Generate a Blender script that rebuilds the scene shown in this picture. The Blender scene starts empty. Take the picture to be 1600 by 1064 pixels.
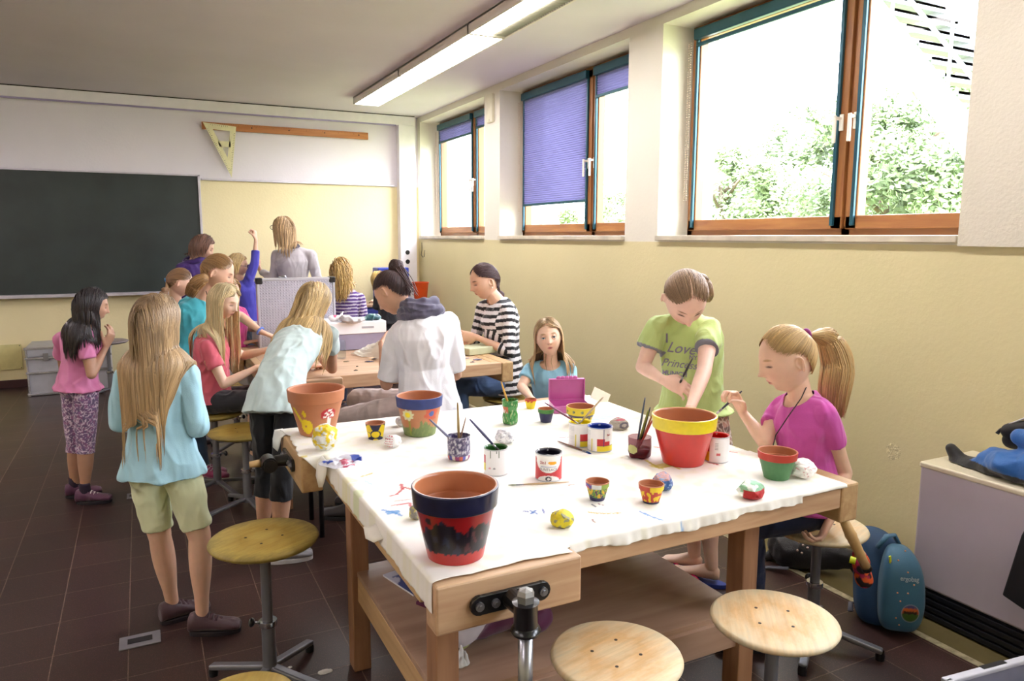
import bpy, bmesh, math, random
import numpy as np
from mathutils import Vector, Matrix, noise
from mathutils.bvhtree import BVHTree

random.seed(7)
SC = bpy.context.scene
COL = SC.collection
V = Vector
PI = math.pi

# ------------------------------------------------------------------ camera, sky, exposure
CAM_H = 1.62
YAW, PITCH, ROLL = math.radians(26.735), math.radians(-8.009), math.radians(0.157)
FOC = 1147.0                                   # focal length in pixels of the 1600 px wide frame
cam_data = bpy.data.cameras.new('camera')
cam_data.sensor_width = 36.0
cam_data.lens = FOC / 1600 * 36.0
cam_data.clip_start = 0.05
cam_data.clip_end = 200
cam = bpy.data.objects.new('camera', cam_data)
COL.objects.link(cam)
_f = V((math.sin(YAW) * math.cos(PITCH), math.cos(YAW) * math.cos(PITCH), math.sin(PITCH)))
_r = _f.cross(V((0, 0, 1))).normalized()
_u = _r.cross(_f).normalized()
_r2 = (_r * math.cos(ROLL) + _u * math.sin(ROLL)).normalized()
_u2 = _r2.cross(_f).normalized()
CR = Matrix((_r2, _u2, -_f)).transposed()
cam.matrix_world = Matrix.Translation((0, 0, CAM_H)) @ CR.to_4x4()
SC.camera = cam

world = bpy.data.worlds.new('overcast_sky')
SC.world = world
world.use_nodes = True
wn = world.node_tree.nodes
wl = world.node_tree.links
wbg = wn['Background']
wtc = wn.new('ShaderNodeTexCoord')
wsep = wn.new('ShaderNodeSeparateXYZ')
wramp = wn.new('ShaderNodeValToRGB')
wl.new(wtc.outputs['Generated'], wsep.inputs[0])
wl.new(wsep.outputs['Z'], wramp.inputs[0])
wramp.color_ramp.elements[0].position = 0.0
wramp.color_ramp.elements[0].color = (0.55, 0.56, 0.50, 1)
wramp.color_ramp.elements[1].position = 0.12
wramp.color_ramp.elements[1].color = (0.86, 0.88, 1.0, 1)
wl.new(wramp.outputs[0], wbg.inputs[0])
wbg.inputs[1].default_value = 7.0
SUN_STRENGTH = 0.0

SC.view_settings.view_transform = 'Standard'
SC.view_settings.look = 'None'
SC.view_settings.gamma = 1.0
SC.view_settings.use_curve_mapping = False
SC.view_settings.exposure = 2.0
SC.cycles.max_bounces = 10
SC.cycles.diffuse_bounces = 6
SC.cycles.transparent_max_bounces = 24
SC.cycles.sample_clamp_indirect = 8.0
SC.cycles.caustics_reflective = False
SC.cycles.caustics_refractive = False
SC.cycles.use_denoising = True

# room dimensions (metres): X runs along the blackboard wall, Y away from the camera
RX, BY, CZ, SILL = 3.32, 9.35, 3.15, 1.62
LX, FY = -4.6, -3.2
GX = 3.62                                       # window plane
TZ = 0.80                                       # bench top height
RECESS = [(7.25, 9.25), (4.68, 6.88), (2.08, 4.28), (-0.50, 1.70), (-3.05, -0.85)]

def portal(y0, y1):
    ld = bpy.data.lights.new('window_daylight', 'AREA')
    ld.shape = 'RECTANGLE'
    ld.size, ld.size_y = y1 - y0 - 0.1, 1.36
    ld.cycles.is_portal = True
    o = bpy.data.objects.new('window_daylight', ld)
    COL.objects.link(o)
    o.location = (GX + 0.12, (y0 + y1) / 2, 2.36)
    o.rotation_euler = (PI / 2, 0, PI / 2)
for _a, _b in RECESS:
    portal(_a, _b)

HD = V((math.sin(YAW), math.cos(YAW), 0))
CP = V((0, 0, CAM_H))
def ray(u, v):
    return CR @ V(((u - 800) / FOC, -(v - 532) / FOC, -1.0))
def at(u, v, d):
    """world point seen towards (u, v) at horizontal distance d from the camera"""
    r = ray(u, v)
    return CP + r * (d / r.dot(HD))
def on(u, v, z):
    r = ray(u, v)
    return CP + r * ((z - CAM_H) / r.z)
def onY(u, v, y):
    r = ray(u, v)
    return CP + r * (y / r.y)
def cdir(x, y, z):
    """direction given as (right, up, away) seen from the camera"""
    return (CR @ V((x, y, -z))).normalized()

# ------------------------------------------------------------------ helpers: scene structure
def tag(o, label=None, cat=None, group=None, kind=None):
    if label: o['label'] = label
    if cat: o['category'] = cat
    if group: o['group'] = group
    if kind: o['kind'] = kind
    return o

def empty(name, loc, label=None, cat=None, group=None, kind=None, rz=0.0):
    o = bpy.data.objects.new(name, None)
    COL.objects.link(o)
    o.location = loc
    o.rotation_euler = (0, 0, rz)
    o.empty_display_size = 0.1
    return tag(o, label, cat, group, kind)

def world_of(o):
    if o.parent is None: return o.matrix_basis.copy()
    return world_of(o.parent) @ o.matrix_parent_inverse @ o.matrix_basis

def put(name, me, mats, parent=None, world_space=False):
    """link a mesh; with world_space the mesh is in room coordinates although it has a parent"""
    o = bpy.data.objects.new(name, me)
    COL.objects.link(o)
    if mats is not None:
        for m in (mats if isinstance(mats, (list, tuple)) else [mats]):
            me.materials.append(m)
    if parent is not None:
        o.parent = parent
        if world_space:
            o.matrix_parent_inverse = world_of(parent).inverted()
    return o

def dup(root, loc, rz=None, label=None):
    r = root.copy(); COL.objects.link(r); r.location = loc
    if rz is not None: r.rotation_euler = (0, 0, rz)
    if label: r['label'] = label
    for ch in list(root.children):
        c = ch.copy(); COL.objects.link(c); c.parent = r
        for g in ch.children:
            d = g.copy(); COL.objects.link(d); d.parent = c
    return r

# ------------------------------------------------------------------ helpers: geometry
class MB:
    def __init__(s):
        s.v = []; s.f = []; s.mi = []
        s.cur = 0
    def add(s, vs, fs):
        b = len(s.v)
        s.v.extend([tuple(v) for v in vs])
        for f in fs:
            s.f.append(tuple(b + i for i in f)); s.mi.append(s.cur)
    def box(s, c, size, rz=0.0, M=None):
        hx, hy, hz = size[0] / 2, size[1] / 2, size[2] / 2
        vs = [V((x * hx, y * hy, z * hz)) for z in (-1, 1) for y in (-1, 1) for x in (-1, 1)]
        R = M if M is not None else Matrix.Rotation(rz, 3, 'Z')
        c = V(c)
        s.add([c + R @ v for v in vs], [(0, 2, 3, 1), (4, 5, 7, 6), (0, 1, 5, 4), (2, 6, 7, 3), (0, 4, 6, 2), (1, 3, 7, 5)])
        return s
    def bb(s, x0, x1, y0, y1, z0, z1):
        return s.box(((x0 + x1) / 2, (y0 + y1) / 2, (z0 + z1) / 2), (abs(x1 - x0), abs(y1 - y0), abs(z1 - z0)))
    def loft(s, secs, n=20, cap=True, closed=False):
        """secs: list of (centre, right, fwd, a, b)"""
        b = len(s.v)
        for (c, r, f, a, bb) in secs:
            for i in range(n):
                t = 2 * PI * i / n
                s.v.append(tuple(c + r * (a * math.cos(t)) + f * (bb * math.sin(t))))
        m = len(secs)
        for k in range(m - 1 + (1 if closed else 0)):
            k2 = (k + 1) % m
            for i in range(n):
                j = (i + 1) % n
                s.f.append((b + k * n + i, b + k * n + j, b + k2 * n + j, b + k2 * n + i)); s.mi.append(s.cur)
        if cap and not closed:
            for k, sg in ((0, 1), (m - 1, -1)):
                ring = [b + k * n + i for i in range(n)]
                if sg > 0: ring.reverse()
                s.f.append(tuple(ring)); s.mi.append(s.cur)
        return s
    def tube(s, pts, rad, n=10, flat=1.0, ref=None, cap=True):
        pts = [V(p) for p in pts]
        if not hasattr(rad, '__len__'): rad = [rad] * len(pts)
        secs = []
        prev = None
        for i, p in enumerate(pts):
            d = (pts[min(i + 1, len(pts) - 1)] - pts[max(i - 1, 0)])
            if d.length < 1e-9: d = V((0, 0, 1))
            d.normalize()
            if prev is None:
                a = V(ref) if ref is not None else (V((0, 0, 1)) if abs(d.z) < .9 else V((1, 0, 0)))
                r = d.cross(a).normalized()
            else:
                r = (prev - d * prev.dot(d))
                r = r.normalized() if r.length > 1e-6 else prev
            prev = r
            secs.append((p, r, d.cross(r), rad[i], rad[i] * flat))
        return s.loft(secs, n, cap)
    def ball(s, c, r, R=None, nu=16, nv=10):
        if not hasattr(r, '__len__'): r = (r, r, r)
        c = V(c)
        R = R or Matrix.Identity(3)
        vs = [c + R @ V((0, 0, -r[2]))]
        for k in range(1, nv):
            th = -PI / 2 + PI * k / nv
            for i in range(nu):
                ph = 2 * PI * i / nu
                vs.append(c + R @ V((r[0] * math.cos(th) * math.cos(ph), r[1] * math.cos(th) * math.sin(ph), r[2] * math.sin(th))))
        vs.append(c + R @ V((0, 0, r[2])))
        fs = []
        for i in range(nu):
            fs.append((0, 1 + (i + 1) % nu, 1 + i))
            for k in range(nv - 2):
                a = 1 + k * nu
                fs.append((a + i, a + (i + 1) % nu, a + nu + (i + 1) % nu, a + nu + i))
            a = 1 + (nv - 2) * nu
            fs.append((a + i, a + (i + 1) % nu, len(vs) - 1))
        s.add(vs, fs)
        return s
    def capsule(s, a, b, ra, rb, prof=None, n=18, k=8, caps=(True, True)):
        a, b = V(a), V(b)
        d = b - a
        L = d.length
        if L < 1e-6: return s
        d.normalize()
        r = d.orthogonal().normalized(); f = d.cross(r)
        secs = []
        if caps[0]:
            for q in (0.02, .35, .7):
                secs.append((a - d * ra * math.cos(q * PI / 2), r, f, ra * math.sin(q * PI / 2), ra * math.sin(q * PI / 2)))
        for i in range(k + 1):
            t = i / k
            rr = ra + (rb - ra) * t
            if prof: rr *= prof(t)
            secs.append((a + d * L * t, r, f, rr, rr))
        if caps[1]:
            for q in (.7, .35, 0.02):
                secs.append((b + d * rb * math.cos(q * PI / 2), r, f, rb * math.sin(q * PI / 2), rb * math.sin(q * PI / 2)))
        return s.loft(secs, n)
    def lathe(s, prof, c=(0, 0, 0), n=48, close=False):
        """prof: (radius, z) pairs"""
        c = V(c)
        b = len(s.v)
        for r, z in prof:
            for i in range(n):
                t = 2 * PI * i / n
                s.v.append((c.x + r * math.cos(t), c.y + r * math.sin(t), c.z + z))
        for k in range(len(prof) - 1):
            for i in range(n):
                j = (i + 1) % n
                s.f.append((b + k * n + i, b + k * n + j, b + (k + 1) * n + j, b + (k + 1) * n + i)); s.mi.append(s.cur)
        return s
    def mesh(s, name='mesh', smooth=False):
        me = bpy.data.meshes.new(name)
        me.from_pydata(s.v, [], s.f)
        me.polygons.foreach_set('material_index', s.mi)
        if smooth: me.polygons.foreach_set('use_smooth', [True] * len(s.f))
        me.validate()
        me.update()
        return me
    def build(s, name, mats, parent=None, smooth=False, bevel=0.0, ws=False, seg=2, angle=None):
        o = put(name, s.mesh(name, smooth), mats, parent, ws)
        if bevel:
            m = o.modifiers.new('edge', 'BEVEL'); m.width = bevel; m.segments = seg; m.limit_method = 'ANGLE'
            m.harden_normals = False
        if angle is not None:
            o.data.set_sharp_from_angle(angle=math.radians(angle))
        return o

def remeshed(mb, voxel, smooth=4, factor=0.5):
    me = mb.mesh('src')
    o = bpy.data.objects.new('src', me)
    COL.objects.link(o)
    m = o.modifiers.new('r', 'REMESH'); m.mode = 'VOXEL'; m.voxel_size = voxel; m.use_smooth_shade = True
    if smooth:
        m2 = o.modifiers.new('s', 'SMOOTH'); m2.factor = factor; m2.iterations = smooth
    dg = bpy.context.evaluated_depsgraph_get()
    out = bpy.data.meshes.new_from_object(o.evaluated_get(dg))
    bpy.data.objects.remove(o)
    bpy.data.meshes.remove(me)
    return out

def get_co(me):
    a = np.empty(len(me.vertices) * 3, dtype=np.float32); me.vertices.foreach_get('co', a); return a.reshape(-1, 3)
def set_co(me, a):
    me.vertices.foreach_set('co', a.astype(np.float32).ravel()); me.update()
def get_no(me):
    a = np.empty(len(me.vertices) * 3, dtype=np.float32); me.vertices.foreach_get('normal', a); return a.reshape(-1, 3)
def set_col(me, cols, name='Col'):
    at_ = me.color_attributes.new(name, 'FLOAT_COLOR', 'POINT')
    c = np.ones((len(cols), 4), dtype=np.float32); c[:, :cols.shape[1]] = cols
    at_.data.foreach_set('color', c.ravel())
def set_float(me, name, vals):
    at_ = me.attributes.new(name, 'FLOAT', 'POINT')
    at_.data.foreach_set('value', vals.astype(np.float32))

# ------------------------------------------------------------------ helpers: materials
MATS = {}
def srgb(h):
    h = h.lstrip('#')
    if len(h) == 3: h = ''.join(q * 2 for q in h)
    c = [int(h[i:i + 2], 16) / 255 for i in (0, 2, 4)]
    return tuple(x / 12.92 if x <= .04045 else ((x + .055) / 1.055) ** 2.4 for x in c)

def newmat(name):
    m = bpy.data.materials.new(name); m.use_nodes = True
    nt = m.node_tree
    return m, nt, nt.nodes, nt.links, nt.nodes['Principled BSDF']

def mat(name, col, rough=.6, metal=0.0, noise_amt=0.08, noise_scale=12.0, bump=0.0, bump_scale=60.0, attr=None, spec=None, sheen=0.0, coat=0.0, trans=0.0, alpha=1.0):
    if name in MATS: return MATS[name]
    m, nt, N, L, P = newmat(name)
    if isinstance(col, str): col = srgb(col)
    P.inputs['Roughness'].default_value = rough
    P.inputs['Metallic'].default_value = metal
    if spec is not None: P.inputs['Specular IOR Level'].default_value = spec
    if sheen: P.inputs['Sheen Weight'].default_value = sheen
    if coat: P.inputs['Coat Weight'].default_value = coat; P.inputs['Coat Roughness'].default_value = .12
    if trans: P.inputs['Transmission Weight'].default_value = trans
    if alpha < 1: P.inputs['Alpha'].default_value = alpha
    tc = N.new('ShaderNodeTexCoord')
    nz = N.new('ShaderNodeTexNoise'); nz.inputs['Scale'].default_value = noise_scale; nz.inputs['Detail'].default_value = 4
    L.new(tc.outputs['Object'], nz.inputs['Vector'])
    mr = N.new('ShaderNodeMapRange'); mr.inputs[1].default_value = .3; mr.inputs[2].default_value = .7
    mr.inputs[3].default_value = 1 - noise_amt; mr.inputs[4].default_value = 1 + noise_amt
    L.new(nz.outputs[0], mr.inputs[0])
    mx = N.new('ShaderNodeMix'); mx.data_type = 'RGBA'; mx.blend_type = 'MULTIPLY'; mx.inputs[0].default_value = 1
    if attr:
        a = N.new('ShaderNodeAttribute'); a.attribute_name = attr
        L.new(a.outputs['Color'], mx.inputs[6])
    else:
        mx.inputs[6].default_value = (*col, 1)
    L.new(mr.outputs[0], mx.inputs[7])
    L.new(mx.outputs[2], P.inputs['Base Color'])
    if bump:
        nb = N.new('ShaderNodeTexNoise'); nb.inputs['Scale'].default_value = bump_scale; nb.inputs['Detail'].default_value = 5
        L.new(tc.outputs['Object'], nb.inputs['Vector'])
        bp = N.new('ShaderNodeBump'); bp.inputs['Strength'].default_value = bump; bp.inputs['Distance'].default_value = .01
        L.new(nb.outputs[0], bp.inputs['Height']); L.new(bp.outputs[0], P.inputs['Normal'])
    MATS[name] = m
    return m

def wood(name, c1, c2, rough=.45, axis='X', scale=1.0, coat=0.0, coords='Object'):
    """wood with grain running along axis"""
    if name in MATS: return MATS[name]
    m, nt, N, L, P = newmat(name)
    tc = N.new('ShaderNodeTexCoord'); mp = N.new('ShaderNodeMapping')
    sc = {'X': (1.2, 14, 14), 'Y': (14, 1.2, 14), 'Z': (14, 14, 1.2)}[axis]
    mp.inputs['Scale'].default_value = [q * scale for q in sc]
    L.new(tc.outputs[coords], mp.inputs[0])
    nz = N.new('ShaderNodeTexNoise'); nz.inputs['Scale'].default_value = 2.2; nz.inputs['Detail'].default_value = 6; nz.inputs['Distortion'].default_value = .6
    L.new(mp.outputs[0], nz.inputs['Vector'])
    r = N.new('ShaderNodeValToRGB')
    r.color_ramp.elements[0].position = .3; r.color_ramp.elements[0].color = (*srgb(c1), 1)
    r.color_ramp.elements[1].position = .7; r.color_ramp.elements[1].color = (*srgb(c2), 1)
    L.new(nz.outputs[0], r.inputs[0])
    L.new(r.outputs[0], P.inputs['Base Color'])
    P.inputs['Roughness'].default_value = rough
    if coat: P.inputs['Coat Weight'].default_value = coat
    bp = N.new('ShaderNodeBump'); bp.inputs['Strength'].default_value = .12; bp.inputs['Distance'].default_value = .002
    L.new(nz.outputs[0], bp.inputs['Height']); L.new(bp.outputs[0], P.inputs['Normal'])
    MATS[name] = m
    return m

def emis(name, col, strength):
    if name in MATS: return MATS[name]
    m, nt, N, L, P = newmat(name)
    P.inputs['Base Color'].default_value = (*col, 1)
    P.inputs['Emission Color'].default_value = (*col, 1)
    P.inputs['Emission Strength'].default_value = strength
    tc = N.new('ShaderNodeTexCoord'); nz = N.new('ShaderNodeTexNoise'); nz.inputs['Scale'].default_value = 40
    L.new(tc.outputs['Object'], nz.inputs['Vector'])
    mr = N.new('ShaderNodeMapRange'); mr.inputs[3].default_value = strength * .97; mr.inputs[4].default_value = strength * 1.03
    L.new(nz.outputs[0], mr.inputs[0]); L.new(mr.outputs[0], P.inputs['Emission Strength'])
    MATS[name] = m
    return m

def thin_glass(name, tint=(1, 1, 1), refl=.06, opaque=None, op_amt=0.0, rough=0.0):
    """pane: transparent with a mirror share; opaque = colour of a film or fabric mixed in"""
    if name in MATS: return MATS[name]
    m = bpy.data.materials.new(name); m.use_nodes = True
    nt = m.node_tree; N = nt.nodes; L = nt.links
    N.clear()
    out = N.new('ShaderNodeOutputMaterial')
    tr = N.new('ShaderNodeBsdfTransparent'); tr.inputs[0].default_value = (*tint, 1)
    gl = N.new('ShaderNodeBsdfGlossy'); gl.inputs['Roughness'].default_value = rough
    lw = N.new('ShaderNodeLayerWeight')
    pw = N.new('ShaderNodeMath'); pw.operation = 'POWER'; pw.inputs[1].default_value = 5
    L.new(lw.outputs['Facing'], pw.inputs[0])
    fr = N.new('ShaderNodeMapRange'); fr.inputs[3].default_value = .02; fr.inputs[4].default_value = .6
    L.new(pw.outputs[0], fr.inputs[0])
    mx = N.new('ShaderNodeMixShader')
    L.new(fr.outputs[0], mx.inputs[0]); L.new(tr.outputs[0], mx.inputs[1]); L.new(gl.outputs[0], mx.inputs[2])
    last = mx
    if opaque is not None:
        df = N.new('ShaderNodeBsdfDiffuse'); df.inputs[0].default_value = (*opaque, 1)
        tl = N.new('ShaderNodeBsdfTranslucent'); tl.inputs[0].default_value = (*opaque, 1)
        ad = N.new('ShaderNodeMixShader'); ad.inputs[0].default_value = .5
        L.new(df.outputs[0], ad.inputs[1]); L.new(tl.outputs[0], ad.inputs[2])
        m2 = N.new('ShaderNodeMixShader'); m2.inputs[0].default_value = op_amt
        L.new(mx.outputs[0], m2.inputs[1]); L.new(ad.outputs[0], m2.inputs[2])
        last = m2
    L.new(last.outputs[0], out.inputs[0])
    MATS[name] = m
    return m

def painted(me_fn_cols, me):
    set_col(me, me_fn_cols)

def text_mesh(body, size, extrude=0.0004, align='CENTER', shear=0.0, offset=0.0):
    cu = bpy.data.curves.new('txt', 'FONT'); cu.body = body; cu.size = size; cu.extrude = extrude
    cu.align_x = align; cu.align_y = 'CENTER'; cu.shear = shear; cu.offset = offset
    o = bpy.data.objects.new('txt', cu); COL.objects.link(o)
    dg = bpy.context.evaluated_depsgraph_get()
    me = bpy.data.meshes.new_from_object(o.evaluated_get(dg))
    bpy.data.objects.remove(o); bpy.data.curves.remove(cu)
    return me

# ------------------------------------------------------------------ the room
def wall_mat(name, lower, upper, zsplit, rough=.75, bump=.15, bscale=45):
    m, nt, N, L, P = newmat(name)
    g = N.new('ShaderNodeNewGeometry'); sp = N.new('ShaderNodeSeparateXYZ'); L.new(g.outputs['Position'], sp.inputs[0])
    gt = N.new('ShaderNodeMath'); gt.operation = 'GREATER_THAN'; gt.inputs[1].default_value = zsplit; L.new(sp.outputs['Z'], gt.inputs[0])
    mx = N.new('ShaderNodeMix'); mx.data_type = 'RGBA'; mx.inputs[6].default_value = (*srgb(lower), 1); mx.inputs[7].default_value = (*srgb(upper), 1)
    L.new(gt.outputs[0], mx.inputs[0])
    nz = N.new('ShaderNodeTexNoise'); nz.inputs['Scale'].default_value = 1.3; nz.inputs['Detail'].default_value = 6; L.new(g.outputs['Position'], nz.inputs['Vector'])
    mr = N.new('ShaderNodeMapRange'); mr.inputs[1].default_value = .3; mr.inputs[2].default_value = .7; mr.inputs[3].default_value = .955; mr.inputs[4].default_value = 1.03; L.new(nz.outputs[0], mr.inputs[0])
    m2 = N.new('ShaderNodeMix'); m2.data_type = 'RGBA'; m2.blend_type = 'MULTIPLY'; m2.inputs[0].default_value = 1
    L.new(mx.outputs[2], m2.inputs[6]); L.new(mr.outputs[0], m2.inputs[7]); L.new(m2.outputs[2], P.inputs['Base Color'])
    P.inputs['Roughness'].default_value = rough
    nb = N.new('ShaderNodeTexNoise'); nb.inputs['Scale'].default_value = bscale; nb.inputs['Detail'].default_value = 6; L.new(g.outputs['Position'], nb.inputs['Vector'])
    bp = N.new('ShaderNodeBump'); bp.inputs['Strength'].default_value = bump; bp.inputs['Distance'].default_value = .01
    L.new(nb.outputs[0], bp.inputs['Height']); L.new(bp.outputs[0], P.inputs['Normal'])
    return m

YEL, WHT = '#ddd3a6', '#e2dde4'
m_wall_r = wall_mat('plaster_yellow_and_cream', YEL, '#e3dfd2', SILL - .03, .55)
m_wall_b = wall_mat('plaster_back', '#eadcae', WHT, 2.262, .5)
m_ceil = wall_mat('ceiling_paint', '#d8d1dc', '#d8d1dc', 9, .85, .05)

def tile_floor():
    m, nt, N, L, P = newmat('terrazzo_tiles')
    g = N.new('ShaderNodeNewGeometry')
    mp = N.new('ShaderNodeMapping'); mp.inputs['Location'].default_value = (.135, -.04, 0)
    L.new(g.outputs['Position'], mp.inputs[0])
    br = N.new('ShaderNodeTexBrick'); br.offset = 0; br.squash = 1
    br.inputs['Scale'].default_value = 1; br.inputs['Mortar Size'].default_value = .0022; br.inputs['Mortar Smooth'].default_value = .25
    br.inputs['Brick Width'].default_value = .2625; br.inputs['Row Height'].default_value = .285
    br.inputs['Color1'].default_value = (.036, .0175, .0155, 1); br.inputs['Color2'].default_value = (.052, .026, .0225, 1)
    br.inputs['Mortar'].default_value = (.15, .095, .07, 1)
    L.new(mp.outputs[0], br.inputs['Vector'])
    v = N.new('ShaderNodeTexVoronoi'); v.inputs['Scale'].default_value = 190; L.new(g.outputs['Position'], v.inputs['Vector'])
    cr = N.new('ShaderNodeValToRGB'); cr.color_ramp.elements[0].position = .12; cr.color_ramp.elements[0].color = (2.6, 2.3, 2.2, 1)
    cr.color_ramp.elements[1].position = .34; cr.color_ramp.elements[1].color = (.85, .85, .85, 1); L.new(v.outputs['Distance'], cr.inputs[0])
    mx = N.new('ShaderNodeMix'); mx.data_type = 'RGBA'; mx.blend_type = 'MULTIPLY'; mx.inputs[0].default_value = 1
    L.new(br.outputs['Color'], mx.inputs[6]); L.new(cr.outputs[0], mx.inputs[7])
    nz = N.new('ShaderNodeTexNoise'); nz.inputs['Scale'].default_value = 1.7; nz.inputs['Detail'].default_value = 7; L.new(g.outputs['Position'], nz.inputs['Vector'])
    mr = N.new('ShaderNodeMapRange'); mr.inputs[1].default_value = .3; mr.inputs[2].default_value = .7; mr.inputs[3].default_value = .75; mr.inputs[4].default_value = 1.3; L.new(nz.outputs[0], mr.inputs[0])
    m2 = N.new('ShaderNodeMix'); m2.data_type = 'RGBA'; m2.blend_type = 'MULTIPLY'; m2.inputs[0].default_value = 1
    L.new(mx.outputs[2], m2.inputs[6]); L.new(mr.outputs[0], m2.inputs[7]); L.new(m2.outputs[2], P.inputs['Base Color'])
    r2 = N.new('ShaderNodeMapRange'); r2.inputs[3].default_value = .26; r2.inputs[4].default_value = .46; L.new(nz.outputs[0], r2.inputs[0])
    L.new(r2.outputs[0], P.inputs['Roughness'])
    bp = N.new('ShaderNodeBump'); bp.inputs['Strength'].default_value = .25; bp.inputs['Distance'].default_value = .003
    bp.invert = True
    L.new(br.outputs['Fac'], bp.inputs['Height']); L.new(bp.outputs[0], P.inputs['Normal'])
    return m

T = .5
floor = MB().bb(LX, 2.765, FY, BY, -.1, 0).build('floor', tile_floor()); tag(floor, kind='structure')
o = MB().bb(2.80, RX + .02, FY, BY, -.1, 0).build('floor', mat('olive_floor_strip', '#6a5f40', .22, noise_amt=.15, noise_scale=3)); tag(o, kind='structure')
o = MB().bb(2.765, 2.80, FY, BY, -.1, .002).build('trim_1', mat('worn_concrete_strip', '#a39a7d', .8, noise_amt=.35, noise_scale=30, bump=.5)); tag(o, kind='structure')
o = MB().bb(LX - .2, RX + T, FY - .2, BY + .2, CZ, CZ + .15).build('ceiling', m_ceil); tag(o, kind='structure')
b = MB().bb(RX, RX + T, FY, BY, -.1, SILL - .02)
b.bb(RX, RX + T, FY, BY, 3.08, CZ)
edges = [FY] + [q for r in reversed(RECESS) for q in r] + [BY]
for i in range(0, len(edges), 2):
    if edges[i + 1] - edges[i] > .01: b.bb(RX, RX + T, edges[i], edges[i + 1], SILL - .02, 3.08)
o = b.build('wall_right', m_wall_r); tag(o, kind='structure')
o = MB().bb(LX, RX + T, BY, BY + .2, -.1, CZ).build('wall_back', m_wall_b); tag(o, kind='structure')
o = MB().bb(LX - .2, LX, FY, BY, -.1, CZ).build('wall_left', m_wall_b); tag(o, kind='structure')
o = MB().bb(LX - .2, RX + T, FY - .2, FY, -.1, CZ).build('wall_front', m_wall_b); tag(o, kind='structure')
# rough off-white column right of the third window
o = MB().bb(RX - .025, RX, .9, 2.08, SILL - .035, CZ).build('trim_2', wall_mat('rough_column_plaster', '#dcd6c8', '#dcd6c8', 9, .85, .3, 70)); tag(o, kind='structure')
o = MB().bb(LX, 3.02, BY - .015, BY, 0, .085).build('baseboard_back', mat('oxblood_baseboard', '#3a1418', .5)); tag(o, kind='structure')
# cornice box and corner duct
mc = mat('white_lacquer', '#e9e6ea', .45, noise_amt=.03)
b = MB().bb(LX, 3.25, BY - .12, BY, 3.03, 3.138)
o = b.build('trim_3', mc, bevel=.003); tag(o, kind='structure')
o = MB().bb(LX, 3.0, BY - .115, BY - .1, 3.012, 3.03).build('trim_4', mat('lilac_rail', '#9d93b8', .4, metal=.3)); tag(o, kind='structure')
o = MB().bb(LX, 3.25, BY - .10, BY, 3.138, CZ).build('trim_5', mat('painted_gap_shadow', '#3b2f30', .9)); tag(o, kind='structure')  # dark-coloured strip stands in for the shadow between cornice and ceiling
duct = empty('corner_duct', (3.14, BY - .06, 0), 'white vertical cable duct in the corner beside the far window', 'duct')
MB().bb(-.11, .11, -.06, .06, 0, 3.03).build('duct_body', mc, duct, bevel=.004)
for z in (1.30, 1.42):
    s = MB().lathe([(0, .006), (.026, .006), (.03, 0)], n=20)
    s2 = s.build('socket', mat('socket_black', '#15151a', .4), duct)
    s2.location = (-.02, -.061, z); s2.rotation_euler = (PI / 2, 0, 0)
duct['category'] = 'duct'
# window sills, one slab per recess
msill = mat('pale_marble', '#cfc6b4', .35, noise_amt=.18, noise_scale=6)
for k, (a, c) in enumerate(RECESS):
    o = MB().bb(RX - .03, GX - .03, a + .005, c - .005, SILL - .02, SILL + .015).build('trim_%d' % (6 + k), msill, bevel=.004); tag(o, kind='structure')

M_WOOD = wood('window_wood', '#875330', '#a4713f', .4, 'Z')
M_WOODY = wood('window_wood_rail', '#875330', '#a4713f', .4, 'Y')
M_TEAL = mat('teal_aluminium', '#1f4f60', .35, metal=.3)
M_GLASS = thin_glass('window_glass', (.97, .99, .98))
M_HANDLE = mat('handle_white', '#e9e6df', .3)

def pleat_mat():
    m = bpy.data.materials.new('purple_pleated_film'); m.use_nodes = True
    nt = m.node_tree; N = nt.nodes; L = nt.links; N.clear()
    out = N.new('ShaderNodeOutputMaterial')
    tr = N.new('ShaderNodeBsdfTransparent'); tr.inputs[0].default_value = (.44, .42, .75, 1)
    df = N.new('ShaderNodeBsdfDiffuse'); df.inputs[0].default_value = (.15, .14, .27, 1)
    tl = N.new('ShaderNodeBsdfTranslucent'); tl.inputs[0].default_value = (.060, .054, .12, 1)
    g = N.new('ShaderNodeNewGeometry')
    nz = N.new('ShaderNodeTexNoise'); nz.inputs['Scale'].default_value = 1.6; nz.inputs['Detail'].default_value = 2; L.new(g.outputs['Position'], nz.inputs['Vector'])
    mr = N.new('ShaderNodeMapRange'); mr.inputs[1].default_value = .35; mr.inputs[2].default_value = .7; mr.inputs[3].default_value = .998; mr.inputs[4].default_value = .988; L.new(nz.outputs[0], mr.inputs[0])
    a = N.new('ShaderNodeMixShader'); a.inputs[0].default_value = .55; L.new(df.outputs[0], a.inputs[1]); L.new(tl.outputs[0], a.inputs[2])
    b = N.new('ShaderNodeMixShader'); L.new(mr.outputs[0], b.inputs[0]); L.new(tr.outputs[0], b.inputs[1]); L.new(a.outputs[0], b.inputs[2])
    L.new(b.outputs[0], out.inputs[0]); return m
M_PLEAT = pleat_mat()

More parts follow.
